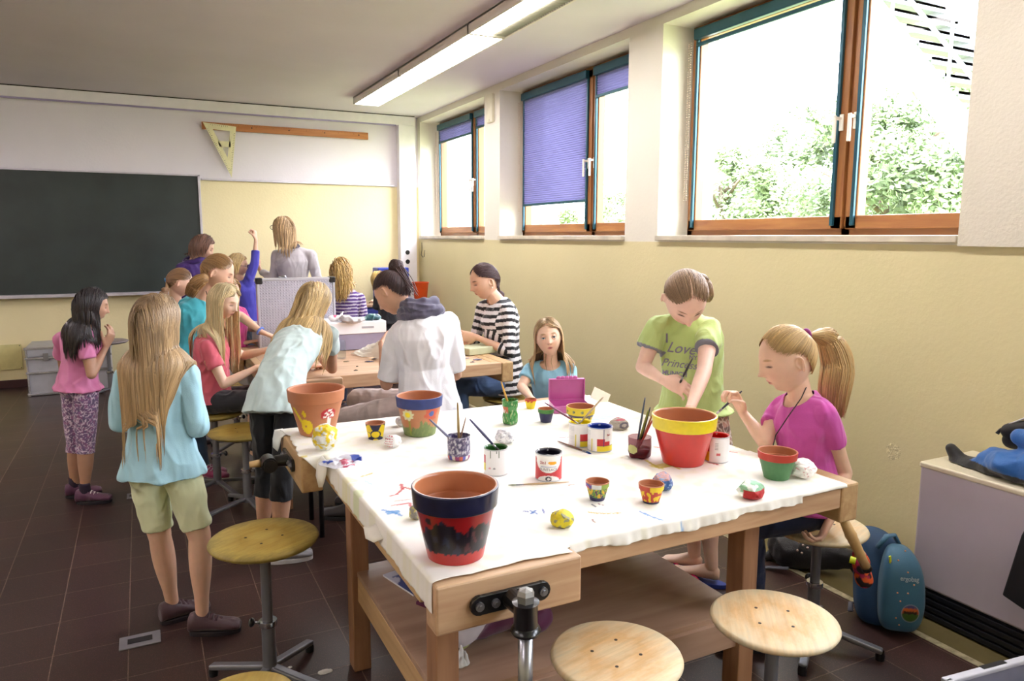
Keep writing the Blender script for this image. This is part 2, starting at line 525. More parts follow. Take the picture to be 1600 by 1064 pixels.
def window(n, y1, ym, y0, drops):
    """y1 = far edge, ym = mullion, y0 = near edge"""
    w = empty('window_%d' % n, (GX, (y0 + y1) / 2, SILL), kind='structure')
    zb, zt = SILL + .015, 3.085
    f = MB()
    fw = .055
    f.bb(GX - .04, GX + .04, y0, y1, zb, zb + fw); f.bb(GX - .04, GX + .04, y0, y1, zt - fw, zt)
    f.build('window_frame', M_WOODY, w, bevel=.004, ws=True)
    f = MB(); f.bb(GX - .04, GX + .04, y1 - fw, y1, zb, zt); f.bb(GX - .04, GX + .04, y0, y0 + fw, zb, zt); f.bb(GX - .04, GX + .04, ym - .03, ym + .03, zb, zt)
    f.build('window_frame', M_WOOD, w, bevel=.004, ws=True)
    for k, (a, c) in enumerate(((ym, y1), (y0, ym))):
        s0 = (a + (.012 if k == 0 else fw)) if True else 0
        a2 = a + (.012 if a == ym else fw - .02); c2 = c - (.012 if c == ym else fw - .02)
        z0, z1 = zb + fw - .02, zt - fw + .02
        sw = .075
        s = MB(); X0, X1 = GX - .065, GX + .005
        s.bb(X0, X1, a2, c2, z0, z0 + sw); s.bb(X0, X1, a2, c2, z1 - sw, z1)
        so = s.build('sash_rail', M_WOODY, w, bevel=.006, ws=True)
        s = MB(); s.bb(X0, X1, a2, a2 + sw, z0, z1); s.bb(X0, X1, c2 - sw, c2, z0, z1)
        s.build('sash_stile', M_WOOD, w, bevel=.006, ws=True)
        MB().bb(GX - .012, GX - .006, a2 + sw - .01, c2 - sw + .01, z0 + sw - .01, z1 - sw + .01).build('pane', M_GLASS, w, ws=True)
        # pleated blind: cassette, guides, bottom rail, fabric
        g0, g1 = a2 + sw - .03, c2 - sw + .03
        MB().bb(X0 - .045, X0 - .002, g0, g1, z1 - .075, z1 - .005).build('blind_cassette', M_TEAL, w, bevel=.006, ws=True)
        q = MB()
        for gy in (g0, g1 - .022): q.bb(X0 - .02, X0 - .001, gy, gy + .022, z0 + .02, z1 - .07)
        q.build('blind_guide', M_TEAL, w, bevel=.003, ws=True)
        d = drops[k]
        zc = z1 - .075
        zd = zc - d
        q = MB().bb(X0 - .024, X0 - .002, g0 + .004, g1 - .004, zd - .025, zd); q.build('blind_rail', M_TEAL, w, bevel=.003, ws=True)
        if d > .02:
            npl = max(2, int(d / .02)) * 2
            vs = []; fs = []
            for i in range(npl + 1):
                zz = zc - d * i / npl; xx = X0 - .009 - (.007 if i % 2 else 0)
                vs += [(xx, g0 + .02, zz), (xx, g1 - .02, zz)]
            for i in range(npl): fs.append((2 * i, 2 * i + 1, 2 * i + 3, 2 * i + 2))
            q = MB(); q.add(vs, fs); q.build('blind_fabric', M_PLEAT, w, ws=True)
        hy = (a2 + .037) if k == 0 else (c2 - .037)
        q = MB(); q.box((X0 - .006, hy, 2.26), (.012, .032, .09)); q.box((X0 - .035, hy, 2.28), (.05, .018, .018)); q.box((X0 - .058, hy, 2.22), (.014, .02, .15))
        q.build('window_handle', M_HANDLE, w, bevel=.004, ws=True)
        if k == 0:
            q = MB()
            for zz in np.arange(zb + .25, z1 - .08, .016):
                q.ball((X0 - .05, g1 + .012, zz), .0045, nu=6, nv=4); q.ball((X0 - .05, g1 + .035, zz), .0045, nu=6, nv=4)
            q.build('blind_chain', mat('bead_chain', '#c9b9a2', .4), w, ws=True)
    return w
window(1, 9.22, 8.02, 7.26, (.14, .10))
window(2, 6.87, 5.52, 4.69, (1.02, .16))
window(3, 4.27, 2.91, 2.09, (.02, .0))
window(4, 1.69, .35, -.49, (.1, .1))
window(5, -.86, -2.2, -3.04, (.1, .1))
for nm in ('window_3',):
    pass

# ceiling lights: one row of five luminaires end to end
M_DIFF = emis('lit_diffuser', (1.0, .94, .95), 6.5)
M_FILL = emis('fill_diffuser', (1.0, .94, .97), 3.0)  # glow of the added fill row
M_LAMPBODY = mat('lamp_housing', '#dcd6cc', .5, noise_amt=.02)
def lamp(y1, lab, split=False):
    t = empty('ceiling_light', (2.355, y1 - .8, 3.07), lab, 'ceiling light', 'row of ceiling lights')
    b = MB(); b.bb(-.15, -.135, -.795, .795, 0, .075); b.bb(.135, .15, -.795, .795, 0, .075); b.bb(-.15, .15, .783, .795, 0, .075); b.bb(-.15, .15, -.795, -.783, 0, .075); b.bb(-.15, .15, -.795, .795, .06, .078)
    b.build('lamp_housing', M_LAMPBODY, t, bevel=.002)
    if split:
        MB().bb(-.134, .02, -.78, .78, .003, .012).build('diffuser', M_DIFF, t)
        b = MB()
        b.bb(.022, .134, -.78, .78, .02, .03)
        for i in range(52): b.bb(.022, .134, -.78 + i * .03, -.776 + i * .03, .003, .02)
        b.build('louver', mat('louver_grey', '#a8a69c', .5), t)
    else:
        MB().bb(-.134, .134, -.78, .78, .003, .012).build('diffuser', M_DIFF, t)
    return t
lamp(8.30, 'ceiling light with lit diffuser at the far end of the row, nearest the blackboard')
lamp(6.70, 'ceiling light with fully lit diffuser, second in the row from the blackboard wall')
lamp(5.10, 'ceiling light half lit beside a grey louver, cut by the top of the photo', True)
lamp(3.50, 'ceiling light of the same row above the window bench, out of sight overhead', True)
lamp(1.90, 'last ceiling light of the window row, nearly over the camera', True)
# unseen second row, added as fill light from the door side
for k, y in enumerate((6.7, 3.5, .3)):
    t = lamp(y, 'unseen ceiling light added as fill over the door side of the room, ' + ('nearest the blackboard', 'middle of three', 'nearest the rear wall')[k]); t.location.x = -2.6; t.children[1].data = t.children[1].data.copy(); t.children[1].data.materials[0] = M_FILL; t['group'] = 'added door side fill lights'

# blackboard
cb = empty('blackboard', (-1.0, BY - .03, 1.0), 'wide dark green blackboard in a slim white frame on the back wall', 'blackboard')
MB().bb(-1.9, 1.64, -.03, .0, 0, 1.3).build('board_panel', mat('board_green', '#2a3230', .45, noise_amt=.25, noise_scale=2.5), cb)
b = MB(); b.bb(-1.92, 1.665, -.045, .03, 1.3, 1.318); b.bb(1.64, 1.665, -.045, .03, -.03, 1.318); b.bb(-1.92, -1.9, -.045, .03, -.03, 1.318)
b.build('board_frame', mat('alu_frame', '#c9c5cf', .35, metal=.5), cb, bevel=.002)
MB().bb(-1.92, 1.665, -.10, .03, -.035, 0).build('chalk_tray', mat('alu_frame', '#c9c5cf'), cb, bevel=.004)

# rail right of the board, wooden ruler and plastic set square hanging above it
rail = MB().bb(.68, 2.99, BY - .03, BY, 2.262, 2.285).build('picture_rail', mat('alu_frame', '#c9c5cf'), bevel=.003)
tag(rail, 'thin pale metal rail along the yellow paint edge right of the blackboard', 'rail')
p0, p1 = onY(315, 196, 9.31), onY(575, 213, 9.31)
rl = empty('wall_ruler', ((p0 + p1) / 2), 'long brown wooden ruler mounted high on the back wall', 'ruler')
ang = math.atan2(p1.z - p0.z, p1.x - p0.x)
LR = (p1 - p0).length
q = MB().bb(-LR / 2, LR / 2, -.01, .01, -.042, .042).build('ruler_blade', wood('ruler_wood', '#a8652f', '#c0824a', .5, 'X'), rl, bevel=.003); q.rotation_euler = (0, -ang, 0)
b = MB()
for i in range(100):
    xx = -LR / 2 + LR * i / 100 + .01
    b.bb(xx, xx + .002, -.0112, -.0102, .036 - (.03 if i % 10 == 0 else .012), .036)
q = b.build('graduation_marks', mat('ink_dark', '#33201a', .6), rl); q.rotation_euler = (0, -ang, 0)
b = MB()
for i in range(5):
    tt = 2 * PI * i / 5
    b.ball((-LR / 2 + .12 + i * (LR - .24) / 4, -.012, .006), (.008, .004, .008), nu=8, nv=6)
q = b.build('hole_pattern', mat('ink_dark', '#33201a'), rl); q.rotation_euler = (0, -ang, 0)

ss = empty('set_square', onY(343, 232, 9.28), 'cream plastic triangular set square hanging over the wooden ruler', 'set square')
A, B_, C_ = [onY(u, v, 9.28) - ss.location for u, v in ((317, 191), (369, 198), (362, 277))]
def tri_frame(A, B, C, w):
    cen = (A + B + C) / 3
    def inset(P, Q, R, d):
        e1 = (Q - P).normalized(); e2 = (R - P).normalized()
        s = math.sin(e1.angle(e2)); return P + (e1 + e2) * (d / s)
    return [inset(A, B, C, w), inset(B, C, A, w), inset(C, A, B, w)]
ins = tri_frame(A, B_, C_, .062)
vs = []
for dy in (-.004, .004):
    for p in (A, B_, C_, *ins): vs.append((p.x, p.y + dy, p.z))
fs = []
for i in range(3):
    j = (i + 1) % 3
    fs += [(i, j, j + 3, i + 3), (i + 6, i + 9, j + 9, j + 6), (i, i + 6, j + 6, j), (i + 3, j + 3, j + 9, i + 9)]
q = MB(); q.add(vs, fs)
md = [(ins[0] * .5 + ins[2] * .5), (ins[1] * .5 + ins[2] * .5)]
q.box((md[0] + md[1]) / 2, ((md[1] - md[0]).length + .04, .008, .065))
q.build('set_square_body', mat('cream_plastic', '#e2dcae', .45), ss)
b = MB()
for (P, Q) in ((A, B_), (B_, C_), (C_, A)):
    d = (Q - P).normalized(); nn = V((-d.z, 0, d.x)); cen = (A + B_ + C_) / 3
    if nn.dot(cen - P) < 0: nn = -nn
    L_ = (Q - P).length
    for i in range(4, int(L_ / .02) - 3):
        c = P + d * (i * .02) + nn * (.012 if i % 5 else .016)
        b.box((c.x, c.y - .0046, c.z), (.003, .001, .012 if i % 5 else .022), M=Matrix.Rotation(-math.atan2(d.z, d.x), 3, 'Y'))
b.build('graduation_pattern', mat('ink_dark', '#33201a'), ss)

# small fittings
bx = empty('wall_box', (RX - .012, 7.07, 2.93), 'small white blank wall box high on the pillar between the far windows', 'wall box')
MB().bb(-.02, .012, -.07, .07, -.14, .14).build('box_cover', mat('ivory_plastic', '#ded9c4', .5), bx, bevel=.006)
MB().bb(-.026, -.018, -.012, .012, -.125, -.11).build('latch', mat('ivory_plastic', '#ded9c4'), bx)
hp = onY(14, 558, 9.34)
ap = empty('wall_hatch', hp, 'flat yellow painted access cover low on the back wall', 'cover')
MB().bb(-.12, .12, -.008, 0, -.135, .135).build('cover_plate', mat('yellow_plate', '#d2c68a', .5), ap, bevel=.003)
b = MB()
for sx in (-1, 1):
    for sz in (-1, 1): b.ball((sx * .105, -.009, sz * .12), (.006, .003, .006), nu=8, nv=5)
b.build('corner_fixings', mat('socket_black', '#15151a'), ap)
# wire hook beside the duct
hk = empty('wall_hook', onY(650, 395, 9.05) if False else V((3.27, 9.1, 1.45)), 'thin dark wire hook hanging on the wall corner under the far sill', 'hook')
MB().tube([(0, 0, .10), (0, 0, .0), (-.01, -.0, -.06), (0, -.03, -.09), (.01, -.07, -.08), (.01, -.085, 0)], .004, 6).build('hook_wire', mat('socket_black', '#15151a'), hk, smooth=True)

# floor sockets
def floor_socket(u, v, lab, rz=0, w=.15):
    p = on(u, v, .001)
    t = empty('floor_socket', (p.x, p.y, 0), lab, 'floor socket', rz=rz)
    MB().bb(-w / 2, w / 2, -.05, .05, 0, .006).build('socket_plate', mat('brushed_steel', '#9a98a0', .4, metal=.7), t, bevel=.002)
    b = MB()
    b.bb(-.045, .045, -.02, .02, .0062, .0072)
    b.build('socket_slot', mat('socket_black', '#15151a'), t)
floor_socket(219, 1001, 'metal floor socket plate with a dark slot left of the blue-shirted girl')
floor_socket(215, 774, 'small metal floor plate on the tiles behind the blue-shirted girl', w=.12)

# outside: lawn, trees, fire escape
gr = MB().bb(RX + T, 40, -25, 40, -.6, -.5).build('ground', mat('lawn', '#7f8a55', .9, noise_amt=.2, noise_scale=2)); tag(gr, kind='structure')
def tree(u, x, h, rad, seed, lab, leaf):
    r = ray(u, 300); p = CP + r * (x / r.x)
    rnd = random.Random(seed)
    t = empty('tree', (p.x, p.y, -.5), lab, 'tree', 'trees outside the windows')
    tr = MB(); tr.tube([(0, 0, 0), (.05, .02, h * .35), (-.05, .05, h * .7)], [.16, .12, .05], 10)
    for k in range(7):
        a = k * .9; z = h * (.3 + .06 * k)
        tr.tube([(0, 0, z), (rad * .4 * math.cos(a), rad * .4 * math.sin(a), z + .5), (rad * .75 * math.cos(a), rad * .75 * math.sin(a), z + .8)], [.05, .035, .012], 6)
    tr.build('trunk', mat('bark', '#6a5b4c', .9, bump=.5), t, smooth=True)
    cl = []
    for k in range(46):
        a = rnd.uniform(0, 2 * PI); q = rnd.random() ** .5
        cl.append((V((rad * q * math.cos(a), rad * q * math.sin(a), h * rnd.uniform(.42, .98 - .25 * q))), rnd.uniform(.3, .62)))
    vs = []; fs = []
    for k in range(17000):
        c, cr_ = rnd.choice(cl)
        d = V((rnd.gauss(0, 1), rnd.gauss(0, 1), rnd.gauss(0, .8))).normalized() * cr_ * rnd.uniform(.6, 1)
        p = c + d
        s = rnd.uniform(.05, .085)
        a1 = V((rnd.gauss(0, 1), rnd.gauss(0, 1), rnd.gauss(0, 1))).normalized(); a2 = a1.orthogonal().normalized()
        b0 = len(vs)
        vs += [tuple(p - a1 * s), tuple(p + a2 * s * .55), tuple(p + a1 * s * 1.1), tuple(p - a2 * s * .55)]
        fs.append((b0, b0 + 1, b0 + 2, b0 + 3))
    q = MB(); q.add(vs, fs); q.build('foliage', leaf, t)
leaf1 = mat('leaf_green', '#74875a', .6, noise_amt=.3, noise_scale=1.5)
leaf2 = mat('leaf_light', '#859767', .6, noise_amt=.3, noise_scale=1.5)
tree(1130, 13, 4.9, 1.6, 1, 'pale green leafy tree seen through the left pane of the nearest window', leaf2)
tree(1245, 17, 6.6, 2.0, 2, 'rounded leafy tree seen right of centre in the nearest window', leaf1)
tree(1385, 12.5, 5.3, 1.7, 3, 'leafy tree seen under the outdoor metal staircase', leaf1)
tree(1490, 16.5, 6.2, 2.0, 4, 'leafy tree at the pillar edge of the nearest window', leaf2)
tree(955, 15, 4.2, 1.7, 6, 'low leafy tree seen faintly in the second window', leaf2)

# outdoor metal stair
def onX(u, v, x):
    r = ray(u, v); return CP + r * (x / r.x)
sx = 7.2
a, c = onX(1395, 60, sx), onX(1512, 215, sx)
d = (c - a); d.normalize()
st = empty('fire_escape', (sx, a.y, 0), 'pale galvanised outdoor staircase rising past the nearest window', 'staircase')
ms = mat('galvanised_steel', '#808488', .6, metal=.0)
p0, p1 = a - d * 2.2, c + d * 5.0
for k, xx in enumerate((0, 1.1)):
    b = MB()
    nrm = V((0, -d.z, d.y))
    b.box(((p0 + p1) / 2) + V((xx, 0, 0)), (.05, (p1 - p0).length, .26), M=Matrix.Rotation(math.atan2(d.z, d.y), 3, 'X'))
    b.build('stringer', ms, st, ws=True)
n = int((p1.z - p0.z) / -.19) if p1.z < p0.z else 10
b = MB()
for i in range(n):
    q = p0 + (p1 - p0) * (i / n)
    b.bb(sx + .02, sx + 1.08, q.y - .13, q.y + .13, q.z + .1, q.z + .13)
    b.bb(sx + .02, sx + 1.08, q.y - .13, q.y - .12, q.z + .06, q.z + .13)
b.build('tread', ms, st, ws=True)
b = MB()
for xx in (0, 1.1):
    for hh in (.55, 1.05): b.tube([p0 + V((xx, 0, hh)), p1 + V((xx, 0, hh))], .022, 8)
    for i in range(9):
        q = p0 + (p1 - p0) * (i / 8); b.tube([q + V((xx, 0, 0)), q + V((xx, 0, 1.05))], .018, 6)
b.build('railing', ms, st, ws=True)
b = MB(); b.bb(sx - .1, sx + 2.4, p0.y + .2, p0.y + 2.0, p0.z + .05, p0.z + .15); b.build('landing', ms, st, ws=True)

# ------------------------------------------------------------------ work benches
W_TOPX = wood('beech_x', '#b58e6c', '#d0ae8a', .45, 'X')
W_TOPY = wood('beech_y', '#b08b60', '#caa97c', .45, 'Y')
W_LEG = wood('beech_leg', '#8a6044', '#a87d5c', .45, 'Z')
W_SHELF = wood('beech_shelf', '#a07f6a', '#b89880', .3, 'X', .5)
M_BLK = mat('black_enamel', '#0c0c10', .3, coat=.3)
M_STEEL = mat('steel', '#9a9aa0', .3, metal=.9)
M_STEELG = mat('grey_hammered_steel', '#7d7d84', .4, metal=.6, bump=.1)
M_LW = wood('turned_handle', '#c9a26a', '#dcbb86', .5, 'Z')

def vise(parent, p, nrm, along, handle='rod', jaw=None):
    """screw fittings of a bench vise: p on the outer jaw face, nrm outwards, along the jaw"""
    nrm, along = V(nrm), V(along); up = V((0, 0, 1)); p = V(p)
    M = Matrix((along, nrm, up)).transposed()
    v = MB()
    for sx in (-1, 1):
        v.tube([p + along * sx * .085 , p + along * sx * .085 + nrm * .012], .026, 16)
    v.box(p + nrm * .006, (.17, .012, .05), M=M)
    pl = v.build('vise_plate', M_BLK, parent, ws=True, bevel=.003)
    for sx in (-.088, -.045, .088):
        b = MB(); b.tube([p + along * sx + nrm * .010, p + along * sx + nrm * .018], .0115, 12, cap=True); b.tube([p + along * sx + nrm * .018, p + along * sx + nrm * .022], .006, 6)
        b.build('bolt', M_STEEL, parent, ws=True, smooth=False)
    b = MB(); b.tube([p + nrm * .01, p + nrm * .075], [.026, .021], 20); b.build('spindle', M_BLK, parent, ws=True)
    c = p + nrm * .085
    if handle == 'rod':
        b = MB()
        b.lathe([(.001, -.052), (.034, -.052), (.037, -.045), (.034, -.038), (.029, -.034), (.029, .02), (.033, .026), (.001, .03)], c, 24); b.build('spindle_head', M_BLK, parent, ws=True, smooth=True, angle=40)
        b = MB(); b.lathe([(.022, .026), (.023, .045), (.018, .056), (.001, .060)], c, 6); b.build('hex_nut', mat('zinc', '#8e8c88', .45, metal=.6), parent, ws=True)
        b = MB(); b.tube([c + V((0, 0, -.05)), c + V((0, 0, -.36))], .018, 18); b.build('slide_bar', M_STEEL, parent, ws=True, smooth=True)
    elif handle == 'round':
        b = MB(); b.tube([c + along * -.05, c + along * .02], .030, 24); b.tube([c + along * -.062, c + along * -.05], .024, 24); b.tube([c - nrm * .03, c + nrm * .03], .02, 20); b.build('spindle_head', M_BLK, parent, ws=True)
        b = MB(); b.tube([c - along * .0 + nrm * .03, c - along * .0 + nrm * .07], [.016, .012], 12); b.build('turning_handle', M_LW, parent, ws=True, smooth=True)

def bench(ox, oy, label, skip=()):
    """bench with its top from (ox, oy); same layout as the near one"""
    t = empty('workbench', (ox + .735, oy + .78, 0), label, 'workbench', 'school workbenches')
    X0, X1, Y0, Y1 = ox, ox + 1.47, oy, oy + 1.55
    MB().bb(X0 + .05, X1 - .05, Y0 + .05, Y1 - .05, .73, .798).build('bench_top', W_TOPX, t, ws=True, bevel=.003)
    MB().bb(X0, X1, Y0, Y0 + .05, .72, .80).build('edge_rail', W_TOPX, t, ws=True, bevel=.005)
    MB().bb(X0, X1, Y1 - .05, Y1, .72, .80).build('edge_rail', W_TOPX, t, ws=True, bevel=.005)
    MB().bb(X0, X0 + .05, Y0 + .051, Y1 - .051, .70, .80).build('edge_rail', W_TOPY, t, ws=True, bevel=.005)
    MB().bb(X1 - .05, X1, Y0 + .051, Y1 - .051, .72, .80).build('edge_rail', W_TOPY, t, ws=True, bevel=.005)
    # pinwheel of four vise jaws
    MB().bb(X0 - .005, X0 + .40, Y0 - .078, Y0 - .006, .675, .80).build('vise_jaw', W_TOPX, t, ws=True, bevel=.006)
    MB().bb(X0 - .092, X0 - .012, Y1 - .45, Y1, .665, .80).build('vise_jaw', W_TOPY, t, ws=True, bevel=.006)
    MB().bb(X1 + .004, X1 + .088, Y0, Y0 + .42, .665, .80).build('vise_jaw', W_TOPY, t, ws=True, bevel=.008)
    MB().bb(X1 - .40, X1 + .005, Y1 + .006, Y1 + .078, .675, .80).build('vise_jaw', W_TOPX, t, ws=True, bevel=.006)
    vise(t, (X0 + .19, Y0 - .078, .735), (0, -1, 0), (1, 0, 0), 'rod')
    vise(t, (X0 - .092, Y1 - .22, .735), (-1, 0, 0), (0, 1, 0), 'round')
    vise(t, (X1 - .19, Y1 + .078, .735), (0, 1, 0), (-1, 0, 0), 'round')
    # base
    lx = (X0 + .045, X0 + 1.105); ly = (Y0 + .06, Y0 + .93)
    for x in lx:
        for y in ly: MB().bb(x, x + .065, y, y + .075, 0.0, .73).build('leg', W_LEG, t, ws=True, bevel=.004)
    MB().bb(lx[0] + .02, lx[1] + .05, ly[0] + .03, ly[1] + .05, .375, .395).build('shelf', W_SHELF, t, ws=True, bevel=.002)
    for y in (ly[0] + .015, ly[1] + .04): MB().bb(lx[0] + .066, lx[1] - .001, y, y + .022, .28, .375).build('shelf_rail', W_SHELF, t, ws=True, bevel=.002)
    for x in (lx[0] + .02, lx[1] + .03): MB().bb(x, x + .022, ly[0] + .076, ly[1] - .001, .28, .375).build('shelf_rail', W_TOPY, t, ws=True, bevel=.002)
    return t
bench_near = bench(.58, 1.615, 'big wooden workbench under a paint-stained white cover in front')
# wooden spindle handle hanging from the right jaw of the near bench
hv = MB()
a, c = V((2.115, 1.655, .665)), at(1354, 888, 2.50)
ax = (c - a)
hv.tube([a, a + ax * .3, a + ax * .34, a + ax * .38, a + ax * .7, a + ax * .73, a + ax * .76, a + ax * .96], [.015, .019, .021, .019, .017, .019, .016, .017], 16)
hv.build('turning_handle', M_LW, bench_near, ws=True, smooth=True)
MB().tube([a + ax * .96, a + ax * 1.02], .0185, 16).build('handle_ferrule', M_BLK, bench_near, ws=True, smooth=False)
bench_far = bench(.62, 4.30, 'bare wooden workbench littered with scraps in the middle of the room')

# ------------------------------------------------------------------ paper cover on the near bench
def paper_cover():
    X0, X1, Y0, Y1 = .58, 2.05, 1.615, 3.165
    nx, ny = 300, 310
    s = np.linspace(-.10, 1.47 + .04, nx); t = np.linspace(-.06, 1.55 + .06, ny)
    S, Tt = np.meshgrid(s, t, indexing='ij')
    rng = np.random.RandomState(3)
    def wob(x, k, ph): return np.sin(x * k + ph) * .5 + np.sin(x * k * 2.3 + ph * 2) * .3 + np.sin(x * k * 5.1 + ph) * .2
    # per-column limits of the sheet
    oF = np.where(S > .385, .032 + .010 * wob(S, 9, 1), .052 + .008 * wob(S, 12, 2))
    oF = np.where(S > 1.28, .010, oF)
    oL = np.where(Tt < 1.08, .075 + .012 * wob(Tt, 7, 3), .085 + .012 * wob(Tt, 15, 3))
    S2 = np.clip(S, -oL, 1.47 + .012 + .006 * wob(Tt, 9, 1)); T2 = np.clip(Tt, -oF, 1.55 + .04)
    x = X0 + S2; y = Y0 + T2; z = np.full_like(x, .8035)
    z += .0022 * (wob(S * 7, 1.7, .3) * wob(Tt * 5, 1.3, 1.1)) + .0012
    # left side hangs down the rail except over the jaw
    hangL = (S2 < 0) & (T2 < 1.09)
    z = np.where(hangL, z + S2 * 1.0, z); x = np.where(hangL, X0 - .006 - .004 * np.abs(wob(Tt, 30, 0)) * (-S2 / .07), x)
    hangF = (T2 < 0) & (S2 > .40)
    z = np.where(hangF, z + T2, z); y = np.where(hangF, Y0 - .006 - .008 * (wob(S, 34, 0) + .6) * np.clip(-T2 / .03, 0, 1), y)
    hangB = (T2 > 1.55)
    z = np.where(hangB, z - (T2 - 1.55), z); y = np.where(hangB, Y1 + .005, y)
    hangR = (S2 > 1.47)
    z = np.where(hangR & (T2 > .43), z - (S2 - 1.47), z)
    vs = np.stack([x, y, z], -1).reshape(-1, 3)
    # stain colours, in bench coordinates
    X = x.ravel(); Y = y.ravel(); Z = z.ravel()
    base = np.array(srgb('#f1eee6')); cols = np.tile(base, (len(X), 1))
    nz = np.array([noise.noise(V((a * 22, b * 22, 0))) for a, b in zip(X, Y)])
    nz2 = np.array([noise.noise(V((a * 70, b * 70, 4))) for a, b in zip(X, Y)])
    def blob(u, v, rx, ry, col, amt=.9, th=.0, rough=.7):
        p = on(u, v, .805)
        d = np.sqrt(((X - p.x) / rx) ** 2 + ((Y - p.y) / ry) ** 2) + nz * rough + nz2 * rough * .8
        w = np.clip((1 - d) * 4, 0, 1) * amt
        c = np.array(srgb(col)); cols[:] = cols * (1 - w[:, None]) + c * w[:, None]
    def stroke(pts, wd, col, amt=.9, br=.4):
        P = [on(u, v, .805) for u, v in pts]
        d = np.full(len(X), 9.)
        for a, b in zip(P[:-1], P[1:]):
            dx, dy = b.x - a.x, b.y - a.y; L2 = dx * dx + dy * dy + 1e-9
            tt = np.clip(((X - a.x) * dx + (Y - a.y) * dy) / L2, 0, 1)
            d = np.minimum(d, np.hypot(X - a.x - tt * dx, Y - a.y - tt * dy))
        w = np.clip((1.3 - d / wd - np.abs(nz2) * br * 2) * 3, 0, 1) * amt
        c = np.array(srgb(col)); cols[:] = cols * (1 - w[:, None]) + c * w[:, None]
    w = np.clip((nz - .12) * 1.1, 0, .28)[:, None]; cols[:] = cols * (1 - w) + np.array(srgb('#e3dfb0')) * w
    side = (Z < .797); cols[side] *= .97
    blob(572, 610 + 0, .06, .05, '#e9e4b8', .5); blob(1035, 657 + 70, .05, .03, '#dccf55', .8)
    stroke([(1010, 720), (1030, 732), (1050, 728), (1062, 733)], .006, '#c9bb3a'); blob(1050, 727, .03, .014, '#d8cb50', .8)
    stroke([(620, 772), (632, 762), (648, 766), (655, 775)], .005, '#b0282c'); stroke([(612, 790), (640, 786), (645, 800), (655, 798)], .005, '#c04b4e')
    stroke([(627, 757), (629, 764)], .006, '#b83236'); stroke([(610, 775), (622, 772)], .004, '#c05a5a'); stroke([(618, 783), (650, 779)], .004, '#c4605f', .6)
    blob(616, 800, .022, .016, '#5f93c4', .9); stroke([(598, 797), (612, 800), (627, 806)], .006, '#4d86c0')
    blob(573, 806, .012, .03, '#5f9d3a', .9); stroke([(566, 795), (574, 812), (575, 830)], .006, '#5aa03c'); blob(560, 770, .02, .04, '#c7d79a', .6)
    blob(540, 752, .03, .05, '#e4e0a4', .5); stroke([(565, 745), (582, 740)], .004, '#e6b13c', .9); stroke([(570, 752), (582, 757)], .004, '#9cc0d8', .7)
    stroke([(888, 759), (898, 757)], .003, '#b36a3c'); stroke([(818, 799), (826, 800)], .003, '#2c4f9c'); stroke([(828, 798), (838, 803)], .004, '#2b62ab'); stroke([(836, 798), (830, 803)], .004, '#2b62ab'); stroke([(848, 796), (850, 802)], .003, '#2f4aa0')
    stroke([(920, 801), (945, 803), (968, 802)], .004, '#c99733', .9); stroke([(925, 812), (930, 818)], .003, '#7c3a2c')
    stroke([(925, 789), (931, 792)], .004, '#1d1c50'); stroke([(936, 788), (942, 790)], .003, '#7d2350')
    stroke([(1000, 800), (1018, 808), (1035, 814)], .004, '#4b8fd0'); stroke([(1065, 812), (1080, 816)], .004, '#56a3dd', .7); stroke([(1050, 819), (1062, 824)], .005, '#3f8ad2', .8)
    stroke([(874, 684), (894, 683)], .003, '#c0303a'); stroke([(1022, 698), (1034, 700)], .005, '#bb2430'); stroke([(1108, 723), (1120, 726)], .006, '#c1272d', .9); stroke([(1140, 706), (1152, 708)], .004, '#c73c43', .8)
    stroke([(1150, 700), (1160, 699)], .004, '#dfc73c', .8); blob(758, 722, .02, .012, '#aab79a', .6)
    blob(660, 700, .04, .03, '#d9d5c0', .4); blob(474, 713, .02, .02, '#e3cf4a', .7)
    fs = []
    idx = np.arange(nx * ny).reshape(nx, ny)
    keep = (S >= -oL - .003) & (S <= 1.492) & (Tt >= -oF - .006) & (Tt <= 1.595)
    for i in range(nx - 1):
        for j in range(ny - 1):
            if keep[i, j] and keep[i + 1, j] and keep[i, j + 1] and keep[i + 1, j + 1]:
                fs.append((int(idx[i, j]), int(idx[i + 1, j]), int(idx[i + 1, j + 1]), int(idx[i, j + 1])))
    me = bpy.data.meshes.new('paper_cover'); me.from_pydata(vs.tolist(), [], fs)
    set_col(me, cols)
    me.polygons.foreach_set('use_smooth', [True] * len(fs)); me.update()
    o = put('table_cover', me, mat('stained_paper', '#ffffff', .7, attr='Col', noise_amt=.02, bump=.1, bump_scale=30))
    m = o.modifiers.new('thick', 'SOLIDIFY'); m.thickness = .0012; m.offset = 1
    tag(o, 'white paint-splashed paper cover spread over the big front workbench', 'table cover')
    return o
cover = paper_cover()
